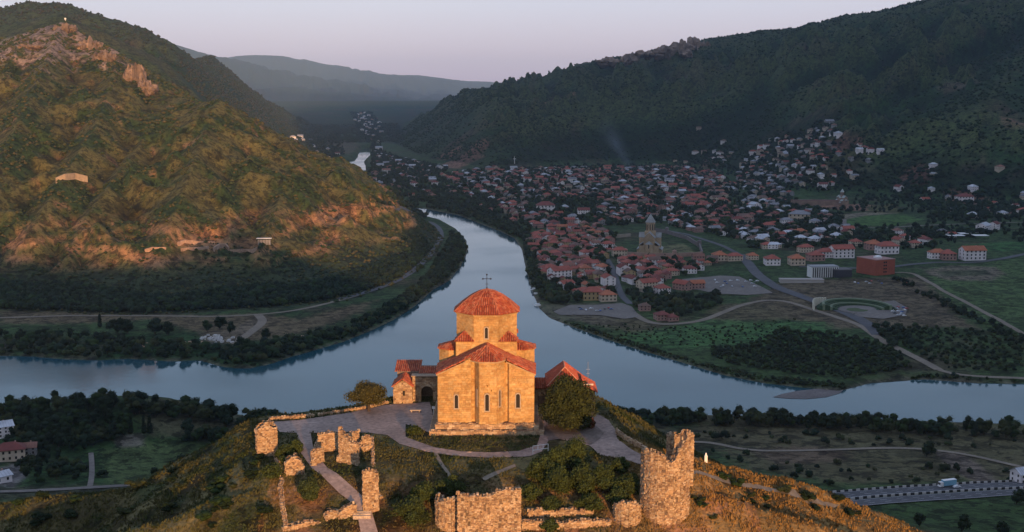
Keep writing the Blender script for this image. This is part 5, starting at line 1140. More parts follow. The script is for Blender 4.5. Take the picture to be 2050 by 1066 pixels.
def cathedral(name, px, py, rz, label, sc, stone, roofm, cat):
    x, y, z = P1(px, py, 330); r = empty(name, (x, y, z), rz, label, cat); r.scale = (sc, sc, sc)
    mb = MB(); gwall(mb, -7, 7, 0, 44, 22, 29); mb.box(-12.5, 12.5, .5, 43, -3, 12); gwall(mb, -14, 14, 17, 29, 21, 27, 'x')
    mb.box(-16, -12.5, 6, 38, -3, 6); mb.box(12.5, 16, 6, 38, -3, 6); barrel(mb, 0, 0, 5.2, -3, 14, 12)
    w = mb.build('wall', stone, r)
    for (bx_, hh) in ((-4.4, 19), (0, 25), (4.4, 19)):      # blind arcade on the east front
        a = MB(); pts = [(bx_ - 1.6, 2)] + [(bx_ - 1.6 * math.cos(t_), hh + 1.6 * math.sin(t_)) for t_ in [i * math.pi / 8 for i in range(9)]] + [(bx_ + 1.6, 2)]
        for (p0_, p1_) in zip(pts[:-1], pts[1:]): a.hull8([(p0_[0] - .25, -.5, p0_[1]), (p0_[0] + .25, -.5, p0_[1]), (p0_[0] + .25, 0, p0_[1]), (p0_[0] - .25, 0, p0_[1]), (p1_[0] - .25, -.5, p1_[1] + .2), (p1_[0] + .25, -.5, p1_[1] + .2), (p1_[0] + .25, 0, p1_[1] + .2), (p1_[0] - .25, 0, p1_[1] + .2)])
        a.build('blind_arch', stone, w)
    for wx in (-4.4, 0, 4.4):
        a = MB(); a.box(wx - .7, wx + .7, -5.4 if wx == 0 else -.4, -5.1 if wx == 0 else .1, 9, 14); a.build('window', m_dark, w)
    mb = MB(); gab(mb, -7, 7, 0, 44, 22, 29); gab(mb, -14, 14, 17, 29, 21, 27, 'x')
    for s in (-1, 1):
        q = [(s * 7, 0, 16.5), (s * 13.2, 0, 12), (s * 13.2, 43.5, 12), (s * 7, 43.5, 16.5)]; mb.face(q if s > 0 else q[::-1]); mb.face([(s * 12.5, 6, 8.6), (s * 16.6, 6, 6), (s * 16.6, 38, 6), (s * 12.5, 38, 8.6)][::s])
    cone(mb, 0, 0, 5.6, 14, 18, 12); mb.build('roof', roofm, r)
    mb = MB(); barrel(mb, 0, 23, 6.0, 24, 40, 16); mb.box(-7, 7, 16, 30, 20, 28.4); d = mb.build('drum', stone, r)
    for i in range(12):
        a_ = 2 * math.pi * i / 12; a = MB(); a.box(-.5, .5, -.25, .1, 0, 7.5); o = a.build('window', m_dark, d, loc=(6.0 * math.sin(a_), 23 - 6.0 * math.cos(a_), 30)); o.rotation_euler = (0, 0, a_)
    mb = MB(); cone(mb, 0, 23, 6.9, 40, 51.5, 16); mb.build('spire', roofm, r)
    mb = MB(); mb.box(-.2, .2, 22.8, 23.2, 51, 55); mb.box(-1, 1, 22.8, 23.2, 53.3, 53.8); mb.build('cross', m_iron, r)
    return x, y, z
ccx, ccy, ccz = cathedral('cathedral', 1299, 511, -.18, 'tall sandstone cathedral with conical spire inside a walled precinct in the town', 1.12, m_csand, m_croof, 'cathedral')
cathedral('monastery_church', 1693, 410, .3, 'smaller conical-spired church beside the oval green field', .62, mat('brown_sandstone', .9, col=(.30, .21, .15), n_scale=.2, n_amt=.2), mat('pale_green_tin', .6, col=(.38, .42, .38)), 'church')
def far_wall(pts, h, th, label, m, nm='precinct_wall', towers=()):
    x, y, z = PX([p[0] for p in pts], [p[1] for p in pts], 330); mb = MB()
    r = empty(nm, (x[0], y[0], z[0]), 0, label, 'wall')
    for i in range(len(x) - 1):
        k = max(1, int(math.hypot(x[i + 1] - x[i], y[i + 1] - y[i]) / 12))
        for j in range(k):
            a = np.array([x[i] + (x[i + 1] - x[i]) * j / k, y[i] + (y[i + 1] - y[i]) * j / k]); b = np.array([x[i] + (x[i + 1] - x[i]) * (j + 1) / k, y[i] + (y[i + 1] - y[i]) * (j + 1) / k])
            e = (b - a) / np.linalg.norm(b - a); n = np.array([-e[1], e[0]]) * th / 2; za, zb = float(HQ(*a)), float(HQ(*b)); q = [a + n, a - n, b - n, b + n]; q = [q[1], q[2], q[3], q[0]]
            o = np.array([x[0], y[0]]); mb.hull8([(*(p - o), -4 + zz - z[0]) for p, zz in zip(q, (za, zb, zb, za))] + [(*(p - o), h + zz - z[0]) for p, zz in zip(q, (za, zb, zb, za))])
    w = mb.build('wall', m, r)
    for i in towers:
        t_ = MB(); barrel(t_, 0, 0, 3.2, -4, h + 3.5, 10); cone(t_, 0, 0, 3.6, h + 3.4, h + 5.4, 10); t_.build('turret', m, r, loc=(x[i] - x[0], y[i] - y[0], float(HQ(x[i], y[i])) - z[0]))
far_wall([(1252,512),(1300,515),(1350,515),(1406,512)], 5.5, 2, 'long straight pinkish precinct wall in front of the cathedral', WALLM['pinkish'].copy() if False else mat('pink_wall_stone', .9, col=(.34, .21, .16), n_scale=.1, n_amt=.25), towers=(0, 2))
far_wall([(1406,512),(1400,495),(1375,480),(1335,468),(1300,462)], 6, 2, 'curved dark precinct wall sweeping behind the cathedral lawn', mat('dark_wall_stone', .9, col=(.17, .14, .13), n_scale=.1, n_amt=.25), towers=(1, 3))
far_wall([(1252,512),(1225,495),(1215,478),(1262,474)], 5, 2, 'short precinct wall on the left of the cathedral', mat('beige_wall_stone', .9, col=(.30, .25, .19), n_scale=.1, n_amt=.25), towers=(2,))
def block_building(name, px, py, w, d, h, rz, label, m, floors, roofc, extra=None, cat='building', wincols=None):
    x, y, z = P1(px, py, 330); r = empty(name, (x, y, z), rz, label, cat); mb = MB(); mb.box(-w / 2, w / 2, 0, d, -3, h); mb.build('wall', m, r)
    mb = MB(); mb.box(-w / 2 - .3, w / 2 + .3, -.3, d + .3, h, h + .8); mb.box(-w / 2 + 1, w / 2 - 1, 1, d - 1, h + .8, h + .85); mb.build('roof', roofc, r)
    for (u, v) in (wincols or []):
        o = MB(); o.box(-1.1, 1.1, -.12, .1, 0, 1.9); o.build('window', m_dark, r, loc=(u, 0, v))
    return r
rb = block_building('red_block', 1772, 551, 30, 36, 19, .42, 'large plain red brick block with a flat roof beside the street', m_brick, 4, mat('pink_coping', .8, col=(.36, .2, .17)), wincols=[(-2, 3), (-2, 7), (-2, 11), (-2, 15), (1, 3), (1, 7), (1, 11), (1, 15)])
mb = MB(); mb.box(-4, 3, 10, 18, 19.5, 22); mb.box(6, 10, 20, 26, 19.5, 21.5); mb.build('rooftop_plant', m_white, rb)
wb2 = block_building('white_modern_building', 1652, 556, 34, 18, 13, .1, 'white modern block with vertical fins left of the red block', m_white, 3, mat('grey_roof', .8, col=(.3, .3, .3)))
for i in range(12): o = MB(); o.box(-.5, .5, -.8, 0, 0, 12); o.build('window_strip', m_dark, wb2, loc=(-15.5 + i * 2.8, -.01, .4))
block_building('dark_annex', 1688, 556, 22, 20, 9, .1, 'low dark annex between the white block and the red block', mat('dark_glazing', .4, col=(.05, .05, .06)), 2, mat('dark_roof', .8, col=(.12, .11, .11)))
block_building('low_pavilion', 1606, 567, 52, 12, 3.5, -.05, 'long low pale pavilion in front of the white modern block', mat('pale_concrete', .8, col=(.42, .38, .34)), 1, mat('pale_slab', .8, col=(.36, .32, .28)))
block_building('monastery_range', 1632, 412, 95, 14, 10, -.05, 'long brown convent range left of the smaller conical-spired church', mat('brown_plaster', .9, col=(.24, .16, .12), n_scale=.1), 2, ROOFM['dark red'] if False else mat('brown_tiles', .8, col=(.17, .08, .06)))
for (px, py, w, lab) in ((1912, 478, 26, 'pale flat canopy at the left of the sports ground'), (1932, 474, 20, 'pale flat canopy at the back of the sports ground'), (1962, 478, 22, 'pale flat canopy at the right of the sports ground')):
    x, y, z = P1(px, py, 330); r = empty('sports_canopy', (x, y, z), 0, lab, 'canopy'); mb = MB(); mb.box(-w / 2, w / 2, -8, 8, 5, 5.5); mb.build('roof', m_white, r)
    for sx in (-1, 1):
        for sy in (-1, 1): p_ = MB(); p_.tube((0, 0, 0), (0, 0, 5), .25, .25, 6); p_.build('post', m_iron, r, loc=(sx * (w / 2 - 1), sy * 7, 0))
# crescent building with planted stepped roof
x, y, z = P1(1716, 622, 330); cr0 = empty('crescent_building', (x, y, z), 0, 'green crescent-shaped building with stepped planted roof around a small round plaza', 'building')
m_grn = mat('planted_roof', .95, col=(.030, .06, .022), n_scale=[(.1, .3), (.6, .3)]); m_grn2 = mat('pale_step', .8, col=(.16, .2, .12))
steps = 8
for k in range(steps):
    r0 = 20 + k * 2.6; r1 = r0 + 2.6; mb = MB(); n = 26
    for i in range(n):
        a0 = math.radians(-5 + 180 * i / n); a1 = math.radians(-5 + 180 * (i + 1) / n); sy = 1.25
        q = [(r0 * math.cos(a0), r0 * sy * math.sin(a0)), (r1 * math.cos(a0), r1 * sy * math.sin(a0)), (r1 * math.cos(a1), r1 * sy * math.sin(a1)), (r0 * math.cos(a1), r0 * sy * math.sin(a1))]
        hh = 1.2 + k * 1.0 if k < 6 else 6.2 - (k - 5) * 2.2; mb.hull8([(*p, -2) for p in q] + [(*p, hh) for p in q])
    mb.build('roof_terrace', m_grn if k % 3 != 2 else m_grn2, cr0)
mb = MB(); n = 12
for i in range(n):
    a0 = math.radians(118 + 62 * i / n); a1 = math.radians(118 + 62 * (i + .55) / n); R0 = 44
    q = [(R0 * math.cos(a0), 1.2 * R0 * math.sin(a0)), ((R0 + 1.5) * math.cos(a0), 1.2 * (R0 + 1.5) * math.sin(a0)), ((R0 + 1.5) * math.cos(a1), 1.2 * (R0 + 1.5) * math.sin(a1)), (R0 * math.cos(a1), 1.2 * R0 * math.sin(a1))]
    mb.hull8([(*p, -2) for p in q] + [(*p, 8.5 - abs(i - 5.5) * .45) for p in q])
tag(mb.build('white_fin', mat('warm_white', .7, col=(.6, .55, .42)), cr0), kind='stuff')
mb = MB(); barrel(mb, 0, 0, 11, -2, .9, 24); mb.build('plaza_lawn', mat('plaza_grass', .95, col=(.06, .085, .03)), cr0)
mb = MB(); barrel(mb, 0, 0, 19, -2, .75, 28); mb.build('plaza_ring', m_old, cr0)
# sites on the lit hill
x, y, z = P1(529, 486, 330); r = empty('hillside_shelter', (x, y, z), .05, 'long white shelter roof on posts on the lit hillside', 'shelter')
mb = MB(); mb.box(-9.5, 9.5, -3, 3, 5.2, 5.8); mb.build('roof', m_white, r); mb = MB(); mb.box(-8, 8, -1.5, 2.5, -3, 3.4); mb.build('wall', WALLM['grey'], r)
for i in range(6): p_ = MB(); p_.box(-.2, .2, -.2, .2, -3, 5.2); p_.build('post', m_iron, r, loc=(-9 + i * 3.6, -2.8, 0))
m_ruin = mat('excavated_stone', .9, col=(.42, .27, .18), n_scale=[(.1, .3), (.6, .3)])
for (pts, h, lab) in (([(356,492),(385,488),(430,490)], 4, 'excavated terrace wall on the lit hillside, leftmost run'), ([(362,502),(400,500),(418,498)], 3, 'lower excavated terrace wall on the lit hillside'), ([(428,504),(440,496),(452,496),(458,503)], 5, 'small roofless chamber of excavated walls on the lit hillside'),
                      ([(112,368),(130,360),(150,358),(175,364)], 8, 'pale retaining wall high on the left of the lit hill'), ([(290,504),(305,500),(332,500)], 3, 'short excavated wall further left on the lit hillside'), ([(460,505),(490,504),(515,500)], 3, 'excavated wall running towards the white shelter')):
    far_wall(pts, h, 2, lab, m_ruin if 'pale' not in lab else mat('pale_cut_stone', .9, col=(.36, .27, .18), n_scale=.15, n_amt=.3), nm='excavated_wall')
x, y, z = P1(131, 44, 330); mb = MB(); mb.tube((0, 0, -2), (0, 0, 9), .8, .5, 6); mb.box(-2.2, 2.2, -1, 1, 6, 10); o = mb.build('hilltop_beacon', m_white, loc=(x, y, z)); tag(o, 'white beacon on the summit of the lit hill', 'beacon')
x, y, z = P1(1030, 328, 330); mb = MB(); mb.tube((0, 0, -2), (0, 0, 22), .8, .5, 6); mb.box(-4, 4, -.6, .6, 14, 15.5); o = mb.build('hill_cross', m_white, loc=(x, y, z)); tag(o, 'white cross on the low hill behind the town', 'cross')
x0, y0, _ = P1(690, 341, 330); x1, y1, _ = P1(738, 341, 330); r = empty('weir_bridge', ((x0 + x1) / 2, (y0 + y1) / 2, 0), math.atan2(y1 - y0, x1 - x0), 'low dark bridge crossing the bright inlet up the valley', 'bridge'); L_ = math.hypot(x1 - x0, y1 - y0)
mb = MB(); mb.box(-L_ / 2, L_ / 2, -4, 4, 4.5, 6.5); mb.build('deck', WALLM['grey'].copy() if False else mat('dark_concrete', .9, col=(.12, .12, .13)), r)
for i in range(5): p_ = MB(); p_.box(-1.5, 1.5, -3, 3, -3, 4.5); p_.build('pier', m_croof, r, loc=(-L_ / 2 + L_ * (i + .5) / 5, 0, 0))
# landings and boats at the water's edge
for (px, py, rz, lab) in ((1070, 581, .3, 'small pale boat moored at the upper landing'), (1074, 591, -.2, 'small dark-hulled boat below the upper landing'), (1078, 613, .4, 'white boat moored at the lower landing')):
    x, y, z = G(px, py, 0)[0], G(px, py, 0)[1], 0; mb = MB(); hull = [(-5, -1.5), (3, -1.7), (6, 0), (3, 1.7), (-5, 1.5)]; mb.prism(hull, -.4, [1, 1, 1.6, 1, 1]); r = empty('moored_boat', (float(x), float(y), 0.0), rz, lab, 'boat'); mb.build('hull', m_white if 'dark' not in lab else m_iron, r)
    mb = MB(); mb.box(-3, 1, -1.1, 1.1, 1, 2.6); mb.build('cabin', m_white, r)
for (a, b, lab) in (((1068, 578), (1090, 574), 'wooden landing stage upstream'), ((1080, 608), (1100, 604), 'wooden landing stage downstream')):
    p = G(*a, 0.5); q = G(*b, 0.5); L_ = float(np.hypot(*(q - p))); r = empty('landing_stage', (float((p[0] + q[0]) / 2), float((p[1] + q[1]) / 2), 0), math.atan2(q[1] - p[1], q[0] - p[0]), lab, 'jetty'); mb = MB(); mb.box(-L_ / 2, L_ / 2, -2, 2, .7, 1.1); mb.build('deck', mat('grey_timber', .9, col=(.25, .21, .18)), r)
    for i in range(4): p_ = MB(); p_.tube((0, 0, -3), (0, 0, .7), .25, .25, 6); p_.build('post', m_iron, r, loc=(-L_ / 2 + L_ * (i + .5) / 4, -1.5, 0))
# cars
CS = ['white', 'silver', 'dark', 'white', 'red', 'silver', 'blue']
k = 0
for (cx_, cy_, n, w_, h_, what) in ((1470, 570, 16, 120, 18, 'on the large grey car park'), (1195, 622, 9, 90, 10, 'on the riverside car park'), (1800, 626, 14, 30, 18, 'at the right end of the round plaza'), (1672, 604, 5, 16, 8, 'beside the white fins of the crescent building'), (1760, 568, 8, 110, 8, 'in front of the red block')):
    spots = []
    for i in range(n):
        for _ in range(30):
            px, py = cx_ + random.uniform(-.5, .5) * w_, cy_ + random.uniform(-.5, .5) * h_
            if all(abs(px - a) > 5 or abs(py - b) > 2.5 for a, b in spots): break
        spots.append((px, py))
    spots.sort(); by = {}
    for i, (px, py) in enumerate(spots):
        c = random.choice(CS); by.setdefault(c, []).append((px, py))
    for c, L_ in by.items():
        for i, (px, py) in enumerate(L_):
            side = 'the only' if len(L_) == 1 else 'leftmost' if i == 0 else 'rightmost' if i == len(L_) - 1 else ORD[i].split()[0] + ' from left'
            o = car(px, py, random.choice((.2, 1.7, .3)), c, f"{side} {c} car parked {what}" if side != ORD[0] else '', 'parked cars in the town')
# smoke over the roofs
x, y, z = P1(1285, 372, 330)
sm = bpy.data.materials.new('smoke'); sm.use_nodes = True; t = sm.node_tree; t.nodes.clear(); ou = t.nodes.new('ShaderNodeOutputMaterial'); pv = t.nodes.new('ShaderNodeVolumePrincipled'); pv.inputs['Color'].default_value = (.7, .8, 1, 1)
geo = t.nodes.new('ShaderNodeNewGeometry'); nn_ = t.nodes.new('ShaderNodeTexNoise'); nn_.inputs['Scale'].default_value = .012; nn_.inputs['Detail'].default_value = 3; t.links.new(geo.outputs['Position'], nn_.inputs['Vector'])
mr = t.nodes.new('ShaderNodeMapRange'); mr.inputs[1].default_value = .35; mr.inputs[2].default_value = .75; mr.inputs[3].default_value = 0; mr.inputs[4].default_value = .016; t.links.new(nn_.outputs[0], mr.inputs[0])
def M_(op, a, b=None):
    n_ = t.nodes.new('ShaderNodeMath'); n_.operation = op
    for i_, v_ in enumerate((a, b)):
        if v_ is None: continue
        if isinstance(v_, (int, float)): n_.inputs[i_].default_value = v_
        else: t.links.new(v_, n_.inputs[i_])
    return n_.outputs[0]
tcs = t.nodes.new('ShaderNodeTexCoord'); sp_ = t.nodes.new('ShaderNodeSeparateXYZ'); t.links.new(tcs.outputs['Object'], sp_.inputs[0]); X_, Y_, Z_ = sp_.outputs
dx_ = M_('ADD', X_, M_('MULTIPLY', Z_, .62)); dy_ = M_('SUBTRACT', Y_, M_('MULTIPLY', Z_, .25)); rr_ = M_('SQRT', M_('ADD', M_('MULTIPLY', dx_, dx_), M_('MULTIPLY', dy_, dy_)))
fl_ = M_('SUBTRACT', 1, M_('DIVIDE', rr_, M_('ADD', 12, M_('MULTIPLY', Z_, .22)))); fl_ = M_('MAXIMUM', fl_, 0); up_ = M_('MAXIMUM', M_('SUBTRACT', 1, M_('DIVIDE', Z_, 200)), 0)
t.links.new(M_('MULTIPLY', M_('MULTIPLY', mr.outputs[0], M_('POWER', fl_, 1.5)), up_), pv.inputs['Density']); t.links.new(pv.outputs[0], ou.inputs['Volume'])
mb = MB(); rings = []
for k_ in range(6): c_ = 40 * k_; r_ = 13 + .23 * c_; rings.append([(-.62 * c_ + r_ * math.cos(t_ * math.pi / 6), .25 * c_ + r_ * math.sin(t_ * math.pi / 6), c_) for t_ in range(12)])
for A_, B_ in zip(rings[:-1], rings[1:]):
    for i in range(12): j = (i + 1) % 12; mb.face([A_[i], A_[j], B_[j], B_[i]])
mb.face(rings[0][::-1]); mb.face(rings[-1])
me = mb.mesh('smoke_plume'); 
import bmesh
bm = bmesh.new(); bm.from_mesh(me); bmesh.ops.remove_doubles(bm, verts=bm.verts, dist=.01); bm.to_mesh(me); bm.free()
o = link('smoke_plume', me, sm, loc=(x, y, z)); tag(o, 'thin blue smoke drifting up from the roofs of the town', 'smoke', kind='stuff')
# small things on the church terrace
x, y, z = P1(1082, 908, 100); r = empty('hoop_barrier', (x, y, z), .45, 'white metal hoop barrier beside the terrace walk', 'barrier')
mb = MB()
for p, q in (((-1.5, 0, 0), (-1.5, 0, 1.5)), ((1.5, 0, 0), (1.5, 0, 1.5)), ((-1.5, 0, 1.5), (1.5, 0, 1.5)), ((-1.5, 0, .75), (1.5, 0, .75)), ((-.5, 0, .75), (-.5, 0, 1.5)), ((.5, 0, .75), (.5, 0, 1.5))): mb.tube(p, q, .05, .05, 5)
mb.build('rail', m_white, r)
x, y, z = P1(1413, 926, 100); mb = MB(); mb.prism([(-.25, -.2), (.25, -.2), (.25, .2), (-.25, .2)], 0, 1.2); mb.hull8([(-.18, -.15, 1.2), (.18, -.15, 1.2), (.18, .15, 1.2), (-.18, .15, 1.2), (-.08, -.08, 1.7), (.08, -.08, 1.7), (.08, .08, 1.7), (-.08, .08, 1.7)]); tag(mb.build('marker_stone', m_white, loc=(x, y, z)), 'small white marker stone on the grass right of the tower', 'marker')
x, y, z = P1(868, 834, 100); mb = MB(); mb.tube((0, 0, 0), (0, 0, 1.9), .06, .06, 6); mb.box(-.3, .3, -.04, .04, 1.5, 2.0); tag(mb.build('signpost', m_white, loc=(x, y, z)), 'small white signpost by the left corner of the church', 'signpost')
x, y, z = P1(832, 826, 100); r = empty('stone_bench', (x, y, z), 0, 'pale stone bench on the terrace between gatehouse and church', 'bench'); mb = MB(); mb.box(-1.1, 1.1, -.3, .3, .4, .55); mb.build('seat', m_frame, r)
for sx in (-.8, .8): p_ = MB(); p_.box(-.12, .12, -.25, .25, 0, .4); p_.build('leg', m_frame, r, loc=(sx, 0, 0))
# ------------------------------------------------------------------ vegetation
def ico(sub):
    import bmesh
    bm = bmesh.new(); bmesh.ops.create_icosphere(bm, subdivisions=sub, radius=1.0); V = np.array([v.co[:] for v in bm.verts]); F = np.array([[v.index for v in f.verts] for f in bm.faces]); bm.free(); return V, F
ICO1 = ico(1); ICO2 = ico(2)
def blobs(spec, base, leaf=0, lsize=.12, rough=.28, fine=False, rng=None):
    """crown: overlapping rough clumps plus loose leaf faces spread through its outer shell; unit height 1, foot at z=0"""
    rng = rng or RNG; Vs, Fs, Cs = [], [], []; n = 0
    for (x, y, z, rx, rz) in spec:
        V, F = ICO2 if fine else ICO1; k = 1 + rng.uniform(-rough, rough, len(V)); P = V * k[:, None] * np.array([rx, rx, rz]) + np.array([x, y, z])
        tone = rng.uniform(.8, 1.2); C = np.array(base)[None] * (tone * rng.uniform(.85, 1.15, len(V)))[:, None]
        Vs.append(P); Fs.append(F + n); Cs.append(C); n += len(V)
    if leaf:
        sp = np.array(spec); idx = rng.integers(0, len(sp), leaf); d = rng.normal(size=(leaf, 3)); d /= np.linalg.norm(d, axis=1)[:, None]
        c = sp[idx, :3] + d * sp[idx][:, [3, 3, 4]] * rng.uniform(.80, 1.10, (leaf, 1)) * (1 + .35 * rng.random((leaf, 1)) ** 4); a = rng.normal(size=(leaf, 3)); a /= np.linalg.norm(a, axis=1)[:, None]; b = np.cross(a, d); b /= np.linalg.norm(b, axis=1)[:, None] + 1e-9
        s = lsize * rng.uniform(.6, 1.4, (leaf, 1)); P = np.stack([c - a * s, c + a * s * .9, c + b * s * 1.1 + d * s * .4], 1).reshape(-1, 3)
        Vs.append(P); Fs.append(np.arange(leaf * 3).reshape(-1, 3) + n); Cs.append(np.repeat(np.array(base)[None] * rng.uniform(.7, 1.5, (leaf, 1)), 3, 0)); n += leaf * 3
    return np.concatenate(Vs), np.concatenate(Fs), np.concatenate(Cs)
GR = {'dark': (.011, .021, .008), 'green': (.019, .036, .010), 'olive': (.030, .037, .012), 'blue': (.012, .024, .012)}
def rs(n, w=.34, lo=.3, hi=.85, r=(.16, .26)):
    return [(RNG.uniform(-w, w) * (1 if i else 0), RNG.uniform(-w, w) * (1 if i else 0), lo + (hi - lo) * (i / max(1, n - 1)) * RNG.uniform(.8, 1), RNG.uniform(*r), RNG.uniform(*r) * .85) for i in range(n)]
TP = []
for kind, g in (('round', 'dark'), ('round', 'green'), ('tall', 'dark'), ('spread', 'olive'), ('cypress', 'dark'), ('round', 'blue')):
    if kind == 'round': sp = rs(8, .28, .3, .82)
    elif kind == 'tall': sp = rs(8, .16, .2, .88, (.13, .2))
    elif kind == 'spread': sp = rs(9, .42, .35, .72, (.16, .24))
    else: sp = [(0, 0, .12 + .1 * i, .12 * (1 - i * .09), .12) for i in range(8)]
    V, F, C = blobs(sp, GR[g], 420, .045); me = np_mesh('crown', V, F, C); TP.append((kind, g, me))
m_leaf = mat('foliage', .95, attr='tint', n_scale=[(.4, .2)], spec=.15); m_bark = mat('bark', .95, col=(.07, .05, .035), n_scale=2, n_amt=.3)
tk = MB(); tk.tube((0, 0, -.1), (.01, 0, .3), .035, .025, 6); tk.tube((.01, 0, .28), (.12, .05, .55), .022, .01, 5); tk.tube((.01, 0, .28), (-.1, -.06, .5), .02, .01, 5); tk.tube((.01, 0, .3), (0, .02, .62), .02, .008, 5); TRUNK = tk.mesh('trunk'); TRUNK.materials.append(m_bark)
for _, _, me in TP: me.materials.append(m_leaf)
trees = []
def sprinkle(pts, n, h, zone, kinds=(0, 1, 2, 3, 5), rmin=330, minpx=None, world=False, poly=None):
    """trees spread evenly over the ground inside an outline drawn on the photo"""
    P = poly if poly is not None else WP(pts, rmin); a, b = P.min(0), P.max(0); tot = 0; k = 0
    area = abs(np.sum(P[:, 0] * np.roll(P[:, 1], -1) - np.roll(P[:, 0], -1) * P[:, 1])) / 2; sp = math.sqrt(area / n)
    x, y = jgrid(P, sp, .45, .2); z = HQ(x, y); ok = (z > .6) & clear_of_roads(x, y, 1.5)
    x, y, z = x[ok], y[ok], z[ok]; hh = RNG.uniform(h[0], h[1], len(x)) * (1 + .15 * fbm(x / 40, y / 40, 2, 900))
    for X, Y, Z, H in zip(x, y, z, hh): trees.append((float(X), float(Y), float(Z), float(H), int(RNG.choice(kinds)), zone))
def band(pts, width, n, h, zone, kinds=(0, 1, 2, 3, 5), rmin=330, side=1):
    x, y, z = PX([p[0] for p in pts], [p[1] for p in pts], rmin); d = np.concatenate([[0], np.cumsum(np.hypot(np.diff(x), np.diff(y)))]); s = np.sort(RNG.uniform(0, d[-1], n)); X = np.interp(s, d, x) + RNG.uniform(-1, 1, n) * width; Y = np.interp(s, d, y) + RNG.uniform(-1, 1, n) * width
    Z = HQ(X, Y)
    for a, b, c in zip(X, Y, Z):
        if c > .6: trees.append((float(a), float(b), float(c), float(RNG.uniform(*h)), int(RNG.choice(kinds)), zone))
band([(-30,838),(60,832),(120,826),(180,818),(250,822),(330,828),(400,840),(470,848),(560,856)], 9, 95, (8, 14), 'near bank, left')
sprinkle([(0,850),(120,838),(250,840),(270,860),(230,890),(150,905),(0,905)], 85, (6, 11), 'farm woodland')
band([(370,880),(420,878),(480,885)], 8, 16, (6, 11), 'clump left of the terrace')
for px in (240, 262, 288, 300): x, y, z = P1(px, 868, 330); trees.append((x, y, z, 12.5, 4, 'cypresses'))
sprinkle([(0,905),(90,905),(160,930),(170,960),(60,972),(30,930)], 40, (4, 8), 'farm woodland')
for (px, py) in ((350,935),(362,925),(375,938),(310,950),(205,955),(330,955)): x, y, z = P1(px, py, 330); trees.append((x, y, z, 5.5, 0, 'field edge'))
band([(1195,838),(1300,848),(1400,846),(1550,850),(1700,856),(1850,866),(2060,874)], 9, 150, (7, 12), 'near bank, right')
sprinkle([(1195,850),(1400,862),(1600,866),(2050,885),(2050,900),(1500,890),(1230,880)], 45, (2.5, 6), 'meadow above the highway', (0, 3, 5))
sprinkle([(1400,900),(1560,920),(1700,930),(1850,930),(2050,950),(2050,965),(1600,975)], 30, (2.5, 5.5), 'meadow above the highway', (0, 3, 5))
for (px, py, h) in ((1855,915,11), (1450,880,8), (1600,948,5), (1860,940,6), (1890,945,6), (1925,1066,9), (2035,1010,9), (1840,1055,6), (2010,1075,8)): x, y, z = P1(px, py, 330); trees.append((x, y, z, h, 0, 'highway verge'))
sprinkle([(0,672),(100,668),(250,680),(400,690),(430,712),(380,718),(200,716),(0,710)], 150, (5, 10), 'far bank meadow edge')
sprinkle([(430,700),(520,690),(600,680),(700,655),(760,625),(800,605),(830,610),(740,655),(620,698),(540,726),(450,730)], 190, (5, 10), 'far bank meadow edge')
sprinkle([(800,600),(850,560),(890,500),(905,465),(930,490),(928,520),(895,560),(850,590),(815,618)], 280, (6, 10), 'spur bank')
band([(0,706),(120,714),(250,714),(340,718),(400,716),(450,730),(520,730),(600,706),(700,676),(800,632),(870,572),(915,535),(930,500),(915,470)], 5, 170, (4, 8), 'water edge of the far bank')
for (px, py, h, k_) in ((200,655,14,4),(235,668,17,0),(255,668,16,0),(310,670,16,5),(335,672,15,0),(440,660,14,0),(460,668,13,0),(415,665,12,1),(530,682,13,0),(120,676,9,0),(480,700,13,0),(500,708,14,1),(520,715,12,0)): x, y, z = P1(px, py, 330); trees.append((x, y, z, h, k_, 'big trees on the far bank'))
sprinkle([(0,562),(180,572),(330,600),(420,586),(520,576),(620,572),(700,556),(800,520),(850,480),(866,500),(840,545),(780,572),(690,596),(620,606),(500,618),(300,628),(0,620)], 1700, (6, 10), 'foot of the lit hill', (0, 2, 5, 1))
sprinkle([(860,425),(900,420),(980,440),(1040,470),(1045,485),(1000,462),(950,442),(870,432)], 90, (7, 12), 'bend bank')
sprinkle([(742,400),(870,405),(1000,430),(1060,465),(1040,478),(980,445),(880,420),(800,420)], 260, (7, 12), 'bend bank', (0, 2, 5))
sprinkle([(1046,480),(1062,485),(1080,540),(1110,575),(1165,612),(1110,612),(1085,600),(1062,560)], 170, (6, 11), 'town bank')
sprinkle([(1110,640),(1250,680),(1400,728),(1530,755),(1700,775),(1850,752),(2050,758),(2050,766),(1850,760),(1700,782),(1530,768),(1400,738),(1240,690),(1110,648)], 420, (1.8, 4), 'reeds and scrub', (3, 1, 5))
sprinkle([(1560,660),(1660,668),(1780,690),(1830,735),(1700,760),(1560,745),(1440,725),(1420,700),(1500,690)], 620, (2.5, 6), 'riverside thicket', (0, 1, 5))
sprinkle([(1780,650),(2050,670),(2050,745),(1900,740),(1820,700)], 260, (2, 5.5), 'riverside thicket', (0, 1, 3, 5))
sprinkle([(1150,650),(1400,655),(1600,640),(1500,700),(1300,690)], 220, (1.2, 3), 'riverside thicket', (1, 3, 5))
sprinkle([(1240,580),(1350,592),(1440,592),(1440,615),(1360,640),(1300,622),(1250,612)], 95, (6, 11), 'old quarter')
band([(1745,545),(1790,560),(1850,590),(1900,615),(1980,650),(2040,690)], 7, 90, (4, 8), 'lane hedge', (0, 2, 5))
band([(1770,655),(1790,670),(1810,700)], 12, 24, (6, 10), 'lane hedge', (0, 5))
